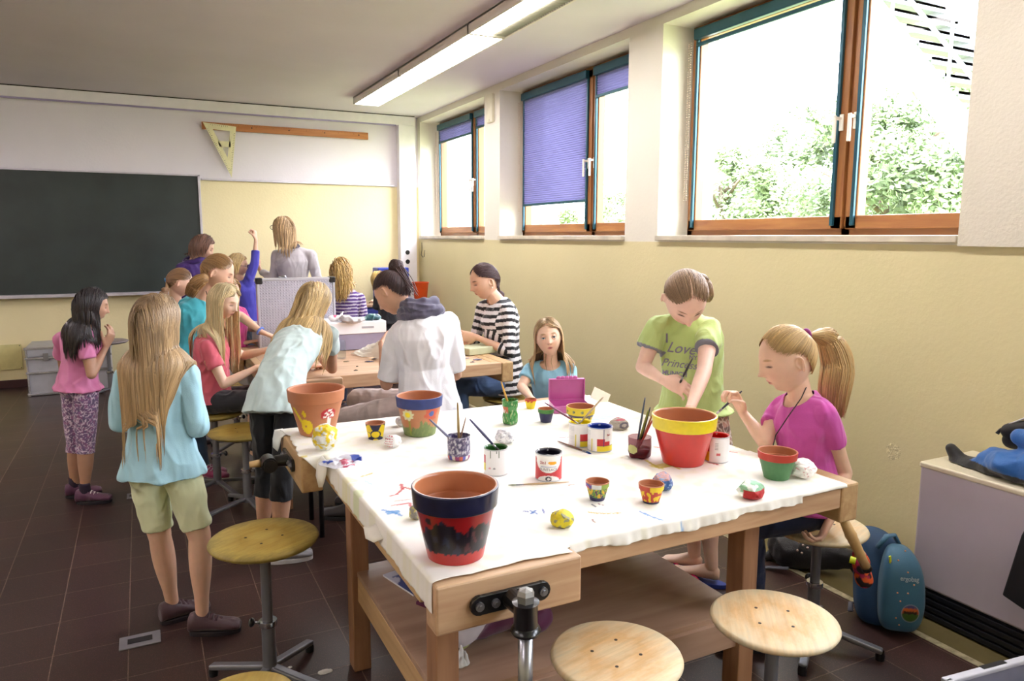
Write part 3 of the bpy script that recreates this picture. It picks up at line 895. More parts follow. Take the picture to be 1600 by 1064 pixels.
# torn flaps hanging at the far left jaw
def strip_mesh(rows):
    """rows: list of (p, q) cross lines"""
    b = MB(); vs = []; n = 5
    for p, q in rows:
        for i in range(n): vs.append(V(p).lerp(V(q), i / (n - 1)))
    fs = [(r * n + i, r * n + i + 1, r * n + n + i + 1, r * n + n + i) for r in range(len(rows) - 1) for i in range(n - 1)]
    b.add(vs, fs); return b
M_PAPER = mat('white_paper', '#efece2', .75, noise_amt=.03)
for rows in ([((.566, 2.70, .806), (.566, 2.60, .806)), ((.545, 2.70, .78), (.56, 2.60, .785)), ((.535, 2.68, .74), (.552, 2.61, .74)), ((.54, 2.66, .70), (.55, 2.64, .705))],
             [((.50, 3.17, .806), (.50, 3.07, .806)), ((.47, 3.19, .80), (.478, 3.08, .79)), ((.462, 3.20, .76), (.474, 3.10, .75)), ((.46, 3.19, .725), (.47, 3.13, .72))],
             [((.572, 2.02, .785), (.572, 1.95, .765)), ((.56, 2.04, .772), (.55, 1.97, .750)), ((.545, 2.06, .765), (.54, 2.02, .745))]):
    o = strip_mesh(rows).build('cover_flap', M_PAPER, cover, smooth=True, ws=True)
    m = o.modifiers.new('t', 'SOLIDIFY'); m.thickness = .0015

# ------------------------------------------------------------------ painted clay pots
TERRA = srgb('#b0704c'); 
def C(h): return np.array(srgb(h))
M_POT = mat('painted_clay', '#ffffff', .5, attr='Col', noise_amt=.05, noise_scale=25, bump=.04, bump_scale=120)
M_POTG = mat('glossy_painted_clay', '#ffffff', .28, attr='Col', noise_amt=.05, noise_scale=25, coat=.3)
ZT = .806
def pot(ub, vb, ul, ur, vr, cf, label, group='painted clay pots', ratio=.62, gloss=False, collar=.27, n=128, name='flower_pot', dxy=(0, 0)):
    B = on(ub, vb, ZT) + V((dxy[0], dxy[1], 0))
    Dh = (B - CP).dot(HD)
    Rm = at((ul + ur) / 2, vr, Dh)
    dc = (Rm - CP).dot(_f)
    R = (ur - ul) / 2 * dc / FOC
    H = max(Rm.z - ZT, .03)
    # profile: outside then rim then inside
    prof = []
    rb = R * ratio
    rc = R * .90 if collar else R
    zc = H * (1 - collar)
    outs = [(0, 0), (rb * .5, 0), (rb * .94, 0), (rb, H * .012)]
    for k in range(1, 33):
        q = k / 32; outs.append((rb + (rc - rb) * q, H * .012 + (zc - H * .012) * q))
    if collar:
        outs += [(R * .945, zc + .001), (R * .955, zc + H * .01)]
        for k in range(1, 17):
            q = k / 16; outs.append((R * (.955 + .035 * q), zc + H * .01 + (H * .985 - zc - H * .01) * q))
        outs += [(R * .985, H * .995), (R * .97, H)]
    else:
        outs += [(R * .995, H * .995), (R * .97, H)]
    ins = [(R * .93, H), (R * .905, H * .99)]
    wi = R * .10
    for k in range(1, 17):
        q = k / 16; ins.append(((R * .90) + (R * .86 - R * .90) * q, H * .985 - (H * .985 - zc) * q))
    ins += [(R * .81, zc * .985)]
    for k in range(1, 13):
        q = k / 12; ins.append((R * .80 + (rb * .84 - R * .80) * q, zc * .97 - (zc * .97 - H * .06) * q))
    ins += [(rb * .4, H * .055), (0, H * .055)]
    b = MB().lathe(outs + ins, (0, 0, 0), n)
    me = b.mesh('pot', True)
    co = get_co(me)
    tow = math.atan2(-B.y, -B.x)          # azimuth of the viewer side
    nout = len(outs)
    cols = np.zeros((len(co), 3))
    for i in range(len(co)):
        ring = i // n; seg = i % n
        a = 2 * PI * seg / n - tow
        a = (a + PI) % (2 * PI) - PI
        h = co[i, 2] / H
        if ring < nout: cols[i] = cf(a, h, seg)
        else: cols[i] = np.array(TERRA) * (1.05 if h > .7 else 1.0)
    set_col(me, cols)
    o = put(name, me, M_POTG if gloss else M_POT)
    o.location = (B.x, B.y, ZT)
    tag(o, label, 'flower pot', group)
    me.set_sharp_from_angle(angle=math.radians(50))
    return o, B, R, H

def nn(a, h, k=3.0, s=0): return noise.noise(V((a * k, h * k * 1.3, s)))
def cf_mushroom(a, h, seg):
    # right is positive a
    x, y = a, h
    if ((x - .52) / .36) ** 2 + ((y - .49) / .14) ** 2 < 1 and y > .41:
        for (dx, dy) in ((.30, .45), (.40, .53), (.38, .44), (.52, .58), (.50, .49), (.53, .43), (.64, .53), (.66, .46), (.74, .49), (.46, .50), (.60, .59), (.78, .45)):
            if math.hypot((x - dx) / .052, (y - dy) / .024) < 1: return C('#f4f1ec')
        return C('#b51f2c')
    if .47 < x < .66 and .14 < y <= .43: return C('#f1ebe2')
    if ((x + .52) / .30) ** 2 + ((y - .24) / .17) ** 2 < 1 + .25 * nn(x, y, 6) and math.hypot((x + .55) / .05, (y - .25) / .03) > 1: return C('#e2c81a')
    if ((x + .55 + (y - .5) * 0.2) / .08) ** 2 + ((y - .53) / .08) ** 2 < 1: return C('#e2c81a')
    if abs(x + 1.05 - (.62 - y) * 1.1) < .09 and .30 < y < .66: return C('#d9c41c')
    if h > .71: return np.array(TERRA) * 1.08
    return np.array(srgb('#b3734e'))
def cf_flower(a, h, seg):
    if h > .735: return C('#2c3a72') * (1 + .25 * nn(a, h, 4))
    x, y = a, h
    d = math.hypot((x + .62) / .17, (y - .58) / .07)
    if d < 1: return C('#e5d52a')
    if d < 1.9 + .3 * math.sin(8 * math.atan2((y - .58) / .07, (x + .62) / .17)): return C('#cfd0a8')
    if abs(x + .58) < .05 and .05 < y < .5: return C('#8d9a3a')
    d = math.hypot((x - .62) / .14, (y - .60) / .07)
    if d < 1: return C('#4a5f9c')
    if d < 2.6 + .4 * math.sin(6 * math.atan2((y - .6) / .07, (x - .62) / .14)): return C('#c2583c')
    g = .27 + .10 * nn(x, 0, 2.5, 3) + .12 * nn(x, y, 7, 5) + (.10 if .0 < x < .6 else 0)
    if y < g: return C('#6f7f4c') if nn(x, y, 9) > -.15 else C('#7d8a52')
    return np.array(srgb('#b57852'))
def cf_volcano(a, h, seg):
    if h > .735: return C('#141838') * (1 + .3 * nn(a, h, 5))
    x, y = a, h
    m = .66 - abs(x + .35) * .30 + .09 * nn(x, 0, 5, 2) + .02 * nn(x, 0, 12, 2)
    m2 = .60 - abs(x - .75) * .22 + .10 * nn(x, 0, 6, 7)
    if math.hypot((x + .75) / .10, (y - .63) / .05) < 1: return C('#1a1222')
    if y < max(m, m2) and y > .17 + .03 * nn(x, 0, 8, 9):
        k = nn(x * 1.4, y, 5, 11)
        return C('#151220') if k > -.22 else (C('#4e2230') if x > .2 else C('#22263f'))
    if y <= .2: return C('#b3231f')
    return C('#96151b')
def cf_yellow_red(a, h, seg):
    if h > .735: return C('#e3cf1c') * (1 + .06 * nn(a, h, 12))
    return C('#c4302a') * (1 + .05 * nn(a, h, 4))
def cf_red_green(a, h, seg):
    if h > .72: return C('#b63a2a')
    return C('#4d7f52') * (1 + .1 * nn(a, h, 5))
def cf_dots(a, h, seg):
    if h > .62:
        k = (a + .2) % .62 - .31
        if math.hypot(k / .10, (h - .80) / .075) < 1: return C('#7f8a62') if k < 0.02 else C('#4d5a50')
        return C('#d8c22c')
    if h > .50: return C('#554f60')
    return C('#d6be2a') if nn(a, h, 3) > -.2 else C('#554f60')
def cf_sun(a, h, seg):
    x, y = a, h
    if h > .965: return np.array(TERRA)
    if math.hypot(x / .52, (y - .36) / .20) < 1: return C('#e8cc1a')
    ang = math.atan2((y - .36) / .20, x / .52); r = math.hypot(x / .52, (y - .36) / .20)
    if 1.3 < r < 3.1 and abs(((ang - PI / 2 + PI * .25 / 1) % (PI * .5)) - PI * .25) < .0 : return C('#e8cc1a')
    for c in (.75, 2.39, -.1, 3.24, -1.57, PI / 2 + 5):
        if 1.35 < r < 3.4 and abs((ang - c + PI) % (2 * PI) - PI) < .28 + .05 * r: return C('#e8cc1a')
    return C('#1d2242')
def cf_yred_small(a, h, seg):
    if h > .7: return C('#bf3a2a') if (h > .84 or nn(a, h, 3) > .0) and not (a > .35 and h < .8) else C('#e6c81c')
    return C('#e6cf1d')
def cf_green_navy(a, h, seg):
    if h > .70: return C('#3f7a31') * (1 + .3 * nn(a, h, 8))
    return C('#272650')
def cf_multi(a, h, seg):
    k = nn(a, h, 2.6, 4); k2 = nn(a, h, 4.5, 9)
    if h > .70:
        if h > .95: return np.array(TERRA)
        if a < -.5: return C('#4a4f92') if k2 > -.1 else C('#b2507a')
        return C('#cfd3d2') if a < .35 else C('#8aa34a')
    if h < .2: return C('#2c2a58')
    if k > .12: return C('#d9b02c')
    if k2 > .1: return C('#5f9142')
    if k2 < -.12: return C('#34305e')
    return C('#c9902e') if k < -.1 else C('#7aa045')
def cf_redyel(a, h, seg):
    if h > .70:
        if h > .96: return np.array(TERRA)
        return C('#b3452e') if a < -.12 else C('#e3c41e')
    k = nn(a, h, 3.4, 21)
    if h < .12: return C('#2d3150')
    if k > .05: return C('#dfc024')
    return C('#b8402f')
P_mush = pot(496, 676, 455, 544, 606, cf_mushroom, 'large bare clay pot painted with a red mushroom and yellow duck', ratio=.60)
P_flow = pot(656, 677, 618, 692, 617, cf_flower, 'clay pot with navy rim painted with flowers above green grass', ratio=.66)
P_volc = pot(712, 866, 644.5, 783, 756, cf_volcano, 'largest pot in front with dark navy rim and black shapes on red', ratio=.64, gloss=True)
P_yred = pot(1067, 722, 1015, 1117, 647, cf_yellow_red, 'big bright red pot with a yellow rim before the green-shirted girl', ratio=.62, gloss=True)
P_rgrn = pot(1213, 746, 1184, 1245, 704, cf_red_green, 'green pot with a red rim at the right end of the bench', ratio=.62)
P_dots = pot(907, 664, 884, 930, 634, cf_dots, 'yellow-rimmed pot with grey dots behind the yellow paint can', ratio=.60, collar=.38)
P_sun = pot(587, 685, 572, 603, 660, cf_sun, 'small navy pot painted with a yellow sun', ratio=.72, collar=.0, n=96)
pot(829, 638, 820, 839, 623, cf_yred_small, 'tiny yellow pot with a red rim by the smallest blonde girl', ratio=.66, n=64)
pot(853, 659, 841, 867, 638, cf_green_navy, 'small navy pot with a green rim behind the scattered cans', ratio=.64, n=64)
pot(933, 780, 915, 953, 751, cf_multi, 'small multicoloured pot in blue, yellow and green at the front', ratio=.60, n=96)
pot(1017, 784, 996.5, 1037, 755, cf_redyel, 'small red and yellow pot in front of the blue stone', ratio=.62, n=96)

# ------------------------------------------------------------------ paint cans
M_TIN = mat('tin', '#b9bcc2', .3, metal=.85)
M_LABEL = mat('can_label', '#ffffff', .4, attr='Col', noise_amt=.02)
def wrap_text(body, size, R, H0, a0, tow, matn, parent, bold=0.0, grow=.0006):
    me = text_mesh(body, size, extrude=.0002, offset=bold)
    bm = bmesh.new(); bm.from_mesh(me)
    bmesh.ops.subdivide_edges(bm, edges=[e for e in bm.edges if e.calc_length() > size * .2], cuts=2)
    for v in bm.verts:
        x, y, z = v.co
        a = tow + a0 + x / R
        v.co = ((R + grow + z) * math.cos(a), (R + grow + z) * math.sin(a), H0 + y)
    bm.to_mesh(me); bm.free()
    return put('lettering', me, matn, parent)
def can(ub, vb, ul, ur, vr, lab_fn, paint, label, drips=(), texts=()):
    B = on(ub, vb, ZT); Dh = (B - CP).dot(HD); Rm = at((ul + ur) / 2, vr, Dh); dc = (Rm - CP).dot(_f)
    R = (ur - ul) / 2 * dc / FOC; H = Rm.z - ZT
    t = empty('paint_can', (B.x, B.y, ZT), label, 'paint can', 'open paint cans')
    n = 96; tow = math.atan2(-B.y, -B.x)
    prof = [(0, .002), (R * .93, .002), (R * .95, 0), (R * .98, .001), (R * .97, .004)] + [(R * .965, .005 + (H - .010) * k / 48) for k in range(49)] + [(R * .985, H - .004), (R * .99, H - .001), (R * .96, H), (R * .90, H - .001), (R * .84, H - .003), (R * .82, H - .006), (R * .84, H - .009), (R * .90, H - .012), (R * .92, H * .45), (0, H * .45)]
    b = MB().lathe(prof, n=n); me = b.mesh('can', True); co = get_co(me)
    cols = np.zeros((len(co), 3))
    for i in range(len(co)):
        seg = i % n; ring = i // n
        a = (2 * PI * seg / n - tow + PI) % (2 * PI) - PI
        h = co[i, 2] / H
        if 5 <= ring < 54:
            c = lab_fn(a, h)
            for (da, dl, dw) in drips:
                if abs(a - da) < dw and h > 1 - dl: c = C(paint) * .5
            cols[i] = c
        elif ring >= 56: cols[i] = C(paint) if nn(a, h, 3, 5) > -.35 or ring > 60 else C('#c9ccd0')
        else: cols[i] = C('#b9bcc2')
    set_col(me, cols); me.set_sharp_from_angle(angle=math.radians(45))
    put('can_body', me, M_LABEL, t)
    q = MB().lathe([(0, H * .8), (R * .90, H * .8), (R * .915, H * .81)], n=48)
    q.build('paint', mat('wet_paint_' + paint[1:], paint, .12, noise_amt=.1), t, smooth=True)
    for (body, size, a0, h0, colr, bold) in texts:
        wrap_text(body, size, R * .966, H * h0, a0, tow, mat('print_' + colr[1:], colr, .5), t, bold)
    return t, B, R, H
def lab_red(a, h):
    d = math.hypot(a / 1.12, (h - .86) / .52)
    if a < -1.35 or a > 1.35: return C('#ece9e6') if abs(a) > 2.2 else C('#c23238')
    if h > .86 or d < 1: 
        if math.hypot((a - .30) / .34, (h - .70) / .06) < 1: return C('#f0a81e')
        if abs(a) < .62 and .545 < h < .565: return C('#7f8cc0')
        return C('#f0eeeb')
    if math.hypot(a / .95, (h) / .24) < 1:
        return C('#33323f') if (math.hypot(a / .23, (h - .12) / .095) < 1 and not math.hypot(a / .13, (h - .12) / .05) < 1) else C('#eeecea')
    return C('#c2343a')
def lab_white(sh, blue=False):
    def f(a, h):
        x = a - sh
        if -.15 < x < 1.0 and .28 < h < .56: return C('#c52a30') if x < .55 or h < .45 else C('#efeeec')
        if -.15 < x < 1.6 and h <= .26: return C('#e7d01c') if h > .015 else C('#333')
        if -.15 < x < 1.6 and .26 < h <= .29: return C('#55505c')
        if -.62 < x < -.5 and h < .55: return C('#d9cb6a')
        if -1.6 < x < -.7 and int(h * 34) % 2 and .2 < h < .9: return C('#d4d3d6')
        return C('#eceaea')
    return f
def lab_back(a, h):
    if a < -1.05: return (C('#c52f45') if .45 < h < .75 else (C('#e6cf22') if .18 < h <= .45 else C('#e9e8ea')))
    if -.75 < a < -.1 and .5 < h < .85: return C('#b9b9c4') if int(a * 60) % 2 else C('#e9e8ea')
    if math.hypot((a + .55) / .12, (h - .30) / .035) < 1: return C('#d8a0aa')
    if math.hypot((a + .15) / .10, (h - .30) / .035) < 1: return C('#96949c')
    return C('#e9e8ea')
def lab_right(a, h):
    if a < -.62: return C('#c5262c') if h > .42 else (C('#e7b81c') if h > .06 else C('#c5262c'))
    if -.15 < a < .15 and .5 < h < .78: return C('#8d8c96') if int(h * 70) % 2 else C('#efeeef')
    if .0 < a < .3 and .3 < h < .4: return C('#d96a72')
    return C('#f0eff0')
K_red = can(857, 747, 836, 879, 705, lab_red, '#191323', 'red and white paint can with dark paint and a yellow spot on its label',
            texts=[('BUNTLACK', .0125, .0, .46, '#7d7c88', 0), ('2in1', .0135, -.42, .70, '#b0303c', .0002)])
K_grn = can(775, 739, 756, 795, 698, lab_back, '#2b5f22', 'white paint can with dripping green paint beside the front pot', drips=((-.45, .32, .035), (.25, .3, .03), (.05, .14, .05)))
K_yel = can(906, 695, 888, 925, 658, lab_white(.15), '#e2cf10', 'white paint can full of yellow paint with two brushes in it')
K_blu = can(937, 702, 917, 957, 665, lab_white(-.1), '#1c3a94', 'white paint can with blue paint right of the yellow one', drips=((.32, .75, .025),), texts=[('2in1', .010, .75, .72, '#b0303c', .0002)])
K_rd2 = can(1119, 719, 1100, 1139, 679, lab_right, '#b3161c', 'white paint can with red paint hidden partly behind the big red pot')

# ------------------------------------------------------------------ brushes
def brush(p, q, label, hcol='#8d5a34', r=.0035, bristle='#3d342c', name='paintbrush', cat='paintbrush', group='paintbrushes', rest=True):
    """handle end p, bristle end q"""
    p, q = V(p), V(q); d = q - p; L = d.length
    t = empty(name, q, label, cat, group)
    MB().tube([p, p + d * .06, p + d * .45, p + d * .75], [r * .5, r * .8, r * 1.25, r * .9], 10).build('handle', mat('handle_' + hcol[1:], hcol, .35), t, ws=True, smooth=True)
    MB().tube([p + d * .75, p + d * .87], [r * .95, r * 1.15], 10).build('ferrule', M_STEEL, t, ws=True, smooth=True)
    MB().tube([p + d * .87, p + d * .93, q], [r * 1.1, r * 1.3, r * .25], 10).build('bristles', mat('bristle_' + bristle[1:], bristle, .8), t, ws=True, smooth=True)
    return t
def inside(B, R, H, u, v, dd, label, depth=.5, **k):
    """brush standing in a vessel: tip near its bottom, end towards pixel (u, v)"""
    Dh = (B - CP).dot(HD)
    top = at(u, v, Dh + dd)
    bot = V((B.x, B.y, ZT)) + V((0, 0, H * depth)) - (V((top.x - B.x, top.y - B.y, 0)).normalized() * R * .35)
    return brush(top, bot, label, **k)
inside(*K_grn[1:], 734, 655, 0.0, 'violet-handled brush leaning out of the green paint can', .78, hcol='#3d3a5e', r=.0042)
inside(*K_yel[1:], 851, 629, 0.0, 'brush with a pink tip leaning left out of the yellow can', .74, hcol='#6d3450')
inside(*K_yel[1:], 943, 620, 0.0, 'pale wooden brush leaning right out of the yellow can', .74, hcol='#c8b79a', r=.004)
zr = ZT + .004
brush(on(871, 689, zr), on(924, 709, zr), 'brush lying on the cover beside the blue paint can', hcol='#7a5140', bristle='#2d4f8f', r=.0032)
brush(on(889, 753, zr), on(794, 758, zr), 'thin stick brush lying in front of the red and white can', hcol='#b59a72', bristle='#9aa08a', r=.0025)

# cut bottle cups
def cut_bottle(ub, vb, ul, ur, vr, label, matc, ribs=5, amp=.10, waist=.0, name='cut_bottle', bands=None):
    B = on(ub, vb, ZT); Dh = (B - CP).dot(HD); Rm = at((ul + ur) / 2, vr, Dh); dc = (Rm - CP).dot(_f)
    R = (ur - ul) / 2 * dc / FOC; H = Rm.z - ZT
    n = 80; tow = math.atan2(-B.y, -B.x)
    b = MB(); vs = []; K = 30; fs = []
    for k in range(K + 1):
        h = k / K
        for i in range(n):
            a = 2 * PI * i / n
            foot = amp * (1 - min(h / .3, 1)) ** 1.2
            rr = R * (.80 + .20 * min(h / .12, 1) ** .5) * (1 - foot * .5 * (1 + math.cos(ribs * a)))
            rr *= 1 - waist * math.exp(-((h - .55) / .12) ** 2)
            rr *= 1 + .015 * math.sin(a * 3 + h * 7)
            vs.append((rr * math.cos(a), rr * math.sin(a), h * H + (.012 * H / .06 * foot if k == 0 else 0)))
    for k in range(K):
        for i in range(n):
            j = (i + 1) % n; fs.append((k * n + i, k * n + j, (k + 1) * n + j, (k + 1) * n + i))
    fs.append(tuple(reversed(range(n))))
    b.add(vs, fs); me = b.mesh('cup', True)
    if bands is not None:
        co = get_co(me); cols = np.array([bands(((math.atan2(c[1], c[0]) - tow + PI) % (2 * PI)) - PI, c[2] / H) for c in co]); set_col(me, cols)
    t = empty(name, (B.x, B.y, ZT), label, 'cup', 'cut plastic bottles')
    o = put('bottle_wall', me, matc, t); m = o.modifiers.new('t', 'SOLIDIFY'); m.thickness = .0012; m.offset = -1
    return t, B, R, H
def bands_purple(a, h):
    k = nn(a, h, 5, 31); k2 = nn(a, h, 11, 7)
    if h < .22: return [C('#b2543c'), C('#4648a0'), C('#d8c8c4'), C('#86386a')][int((a * 3 + 20) % 4)]
    if k > .16: return C('#3e3a5a')
    if k < -.2: return C('#b4b1bd')
    return C('#7c768c') if k2 > 0 else C('#57486e')
def bands_green(a, h):
    k = nn(a, h, 4, 3)
    if .48 < h < .75 and a < -.3: return C('#b5603a') if k > -.1 else C('#c9c7b4')
    if k > .22: return C('#8fb070')
    return C('#2f7a35') if k > -.15 else C('#4c9448')
Q_pur = cut_bottle(717, 717, 699, 735, 680, 'cup cut from a plastic bottle, smeared purple and grey, holding brushes', mat('smeared_plastic', '#fff', .25, attr='Col', coat=.4))
Q_grn = cut_bottle(797, 662, 785, 810, 624, 'green paint-smeared plastic bottle holding one wooden brush', mat('smeared_plastic', '#fff'), waist=.16, bands=bands_green, amp=.2)
set_col(Q_pur[0].children[0].data, np.array([bands_purple(((math.atan2(c[1], c[0]) - math.atan2(-Q_pur[1].y, -Q_pur[1].x) + PI) % (2 * PI)) - PI, c[2] / Q_pur[3]) for c in get_co(Q_pur[0].children[0].data)]))
inside(*Q_pur[1:], 671, 655, .0, 'grey-handled brush leaning left out of the purple cup', .35, hcol='#70708a', r=.0042)
inside(*Q_pur[1:], 715, 629, .02, 'upright wooden brush in the purple cup', .1, hcol='#9c8450', r=.0042)
inside(*Q_pur[1:], 728, 652, -.02, 'thin short brush in the purple cup', .1, hcol='#8a6a50', r=.0025)
inside(*Q_grn[1:], 783, 596, .0, 'yellow wooden brush in the green bottle', .2, hcol='#c8963a', r=.0042)
M_CLR = thin_glass('clear_plastic', (.9, .82, .84), opaque=srgb('#8c3540'), op_amt=.35)
Q_red = cut_bottle(999, 714, 981, 1017, 682, 'clear cut bottle cup tinted with red paint water, holding felt pens', M_CLR, amp=.25)
t = Q_red[0]; b = MB(); r_ = Q_red[2]; h_ = Q_red[3]
b.lathe([(0, .004), (r_ * .70, .004), (r_ * .84, h_ * .15), (r_ * .90, h_ * .45), (0, h_ * .45)], n=40); b.build('paint_water', mat('dark_paint_water', '#4a1620', .1), t, smooth=True)
b = MB(); 
tw = math.atan2(-Q_red[1].y, -Q_red[1].x) - .7
for i in range(9):
    for j in range(9):
        a0, a1 = tw + (i - 4.5) * .11, tw + (i - 3.5) * .11; z0, z1 = h_ * (.28 + j * .045), h_ * (.28 + (j + 1) * .045)
        if math.hypot((i - 4) / 4.6, (j - 4) / 4.6) < 1: b.add([((r_ + .001) * math.cos(a0), (r_ + .001) * math.sin(a0), z0), ((r_ + .001) * math.cos(a1), (r_ + .001) * math.sin(a1), z0), ((r_ + .001) * math.cos(a1), (r_ + .001) * math.sin(a1), z1), ((r_ + .001) * math.cos(a0), (r_ + .001) * math.sin(a0), z1)], [(0, 1, 2, 3)])
b.build('sticker', mat('bottle_sticker', '#b5b878', .5), t)
for (u, v, dd, hc, lab) in ((1008, 621, .0, '#4a5568', 'long grey brush in the red-tinted cup'), (1016, 636, .03, '#2e2f3c', 'dark brush in the red-tinted cup'),
                            (1013, 641, -.01, '#7c8430', 'olive green brush in the red-tinted cup'), (1020, 655, .0, '#b03a2c', 'red brush leaning right in the red-tinted cup'), (1019, 648, .04, '#a86a3a', 'brown wooden brush in the red-tinted cup')):
    inside(*Q_red[1:], u, v, dd, lab, .12, hcol=hc, r=.0036)

# ------------------------------------------------------------------ painted stones and crumpled things
def stone(u, v, w, h, seed, colf, label, name='painted_stone', cat='stone', rz=0.0, z=ZT, amp=.16, facets=0, depth=1.0, group='painted stones', tilt=0.0, pl=1.6):
    """u, v centre pixel of the base line; w, h in px"""
    B = on(u, v, z); dc = (B - CP).dot(_f); W = w * dc / FOC; Hh = h * dc / FOC
    bm = bmesh.new(); bmesh.ops.create_icosphere(bm, subdivisions=5, radius=1)
    tow = math.atan2(-B.y, -B.x)
    me = bpy.data.meshes.new(name); 
    cols = []
    rnd = random.Random(seed)
    pls = [(V((rnd.gauss(0, 1), rnd.gauss(0, 1), rnd.gauss(0, 1))).normalized(), rnd.uniform(.72, .9)) for _ in range(facets)]
    for vtx in bm.verts:
        d = vtx.co.normalized()
        r = 1 + amp * noise.noise(d * pl + V((seed, 0, 0))) + amp * .4 * noise.noise(d * 4 + V((seed, 3, 0)))
        p = d * r
        for nrm, off in pls:
            e = p.dot(nrm) - off
            if e > 0: p = p - nrm * e * .85
        # local frame: x' to the right of the viewer
        vtx.co = V((p.x, p.y, p.z))
    zs = [v_.co.z for v_ in bm.verts]; z0 = min(zs); z1 = max(zs)
    Rt = Matrix.Rotation(rz, 3, 'Z')
    for vtx in bm.verts:
        c = vtx.co
        hh = (c.z - z0) / (z1 - z0)
        hh2 = max(hh, .06)
        a = math.atan2(c.y, c.x) ; a = (a + PI) % (2 * PI) - PI
        cols.append(colf(a, hh, c))
        cc = V((c.x * W / 2 * depth, c.y * W / 2, (hh2 - .06) / .94 * Hh + c.y * tilt * W))
        # rotate so that local +x faces the viewer, local +y to its right
        vtx.co = Matrix.Rotation(tow, 3, 'Z') @ Rt @ cc
    bm.to_mesh(me); bm.free()
    set_col(me, np.array(cols)); me.polygons.foreach_set('use_smooth', [facets == 0] * len(me.polygons))
    o = put(name, me, mat('stone_paint', '#fff', .55, attr='Col', noise_amt=.10, noise_scale=60, bump=.25, bump_scale=90))
    # keep the base centre under the silhouette centre
    o.location = (B.x, B.y, z)
    return tag(o, label, cat, group)
def nv(c, k, s): return noise.noise(V((c.x * k + s, c.y * k, c.z * k)))
stone(508, 702, 40, 40, 2, lambda a, h, c: C('#dcbf14') if (nv(c, 1.8, 3) > .02 and h > .35) or nv(c, 4, 9) > .3 else C('#d9d9d2'), 'tall white stone daubed with yellow beside the mushroom pot')
stone(614, 698, 27, 20, 3, lambda a, h, c: C('#b8404e') if (c.y < .0 and c.x > .1 and abs(math.sin(c.y * 14) * math.sin(c.z * 9)) > .62) else C('#eeecea'), 'white stone with red scribbled writing by the sun pot')
stone(627, 666, 18, 17, 4, lambda a, h, c: C('#c9c6c6'), 'pale grey stone hidden left of the navy-rimmed flower pot')
stone(791, 692, 34, 23, 5, lambda a, h, c: C('#e4e4e6') if nv(c, 5, 1) > -.2 else C('#b9b9c2'), 'white stone behind the green paint can')
stone(967, 670, 30, 18, 6, lambda a, h, c: C('#5a5560') if (math.hypot(c.y - .55, (h - .5) * 2) < .5 and math.hypot(c.y - .55, (h - .5) * 2) > .25) else (C('#a83a4a') if h > .85 and nv(c, 3, 1) > .1 else C('#a39c90')), 'grey stone with a dark ring drawn on it right of the blue can')
stone(878, 822, 36, 27, 17, lambda a, h, c: C('#d0bf18') if nv(c, 2.4, 8) > -.28 else C('#8f8d6a'), 'angular yellow-painted stone lying alone at the front', facets=7, amp=.1)
stone(1036, 766, 32, 28, 8, lambda a, h, c: (C('#b98d8c') if h > .72 else C('#28518c')) if nv(c, 4, 2) < .25 else C('#7a95ba'), 'blue stone with a pink top behind the small red pot', facets=5)
stone(1172, 777, 46, 27, 23, lambda a, h, c: C('#b81f25') if (h < .62 and c.y > -.45 and c.x > 0 - .2) else (C('#8fc09a') if h > .5 and nv(c, 2, 1) > -.15 else C('#e6ebe4')), 'angular stone painted pale green above and red below', facets=8, amp=.12)
stone(1253, 745, 40, 29, 9, lambda a, h, c: C('#f0eeec') if nv(c, 5, 2) < .38 else C('#cfa0a4'), 'lumpy white stone behind the green pot')
stone(650, 811, 22, 24, 10, lambda a, h, c: C('#8a867c') if nv(c, 2, 1) > -.1 else C('#b9ae62'), 'greyish stone peeking out left of the front pot')
ys = stone(748, 800, 44, 20, 11, lambda a, h, c: C('#d8bf2e') if nv(c, 3, 1) > -.1 else C('#e8e2b0'), 'yellow painted lump lying inside the largest front pot', z=ZT + .10, cat='stone')

# crumpled foil palettes with blue and red paint
def crumple(p, sx, sy, h, seed, colf, label, name, cat, mt, group=None, sub=46, cup=.0):
    vs = []; cols = []; fs = []
    for i in range(sub):
        for j in range(sub):
            x = i / (sub - 1) * 2 - 1; y = j / (sub - 1) * 2 - 1
            r = math.hypot(x, y)
            e = 1 + .18 * noise.noise(V((x * 1.6 + seed, y * 1.6, 1)))
            k = abs(noise.noise(V((x * 2.2 + seed, y * 2.2, 0)))) + .35 * abs(noise.noise(V((x * 4.4, y * 4.4 + seed, 0))))
            edge = max(0, 1 - r ** 4 * .9)
            z = h * (k * 1.2 * (.25 + .75 * edge) + .25 * edge) + cup * r ** 2 * h
            if r > .93: z *= .5
            vs.append((x * sx * e * (1 if r < 1 else 1 / r), y * sy * e * (1 if r < 1 else 1 / r), max(z, .0008)))
            cols.append(colf(x, y, k))
    for i in range(sub - 1):
        for j in range(sub - 1): fs.append((i * sub + j, (i + 1) * sub + j, (i + 1) * sub + j + 1, i * sub + j + 1))
    b = MB(); b.add(vs, fs); me = b.mesh(name, True); set_col(me, np.array(cols))
    o = put(name, me, mt); o.location = p
    m = o.modifiers.new('t', 'SOLIDIFY'); m.thickness = .0008; m.offset = 1
    return tag(o, label, cat, group)
M_FOIL = mat('painted_foil', '#fff', .35, attr='Col', noise_amt=.05, coat=.2)
M_CRUM = mat('crumpled_white', '#fff', .7, attr='Col', noise_amt=.04)
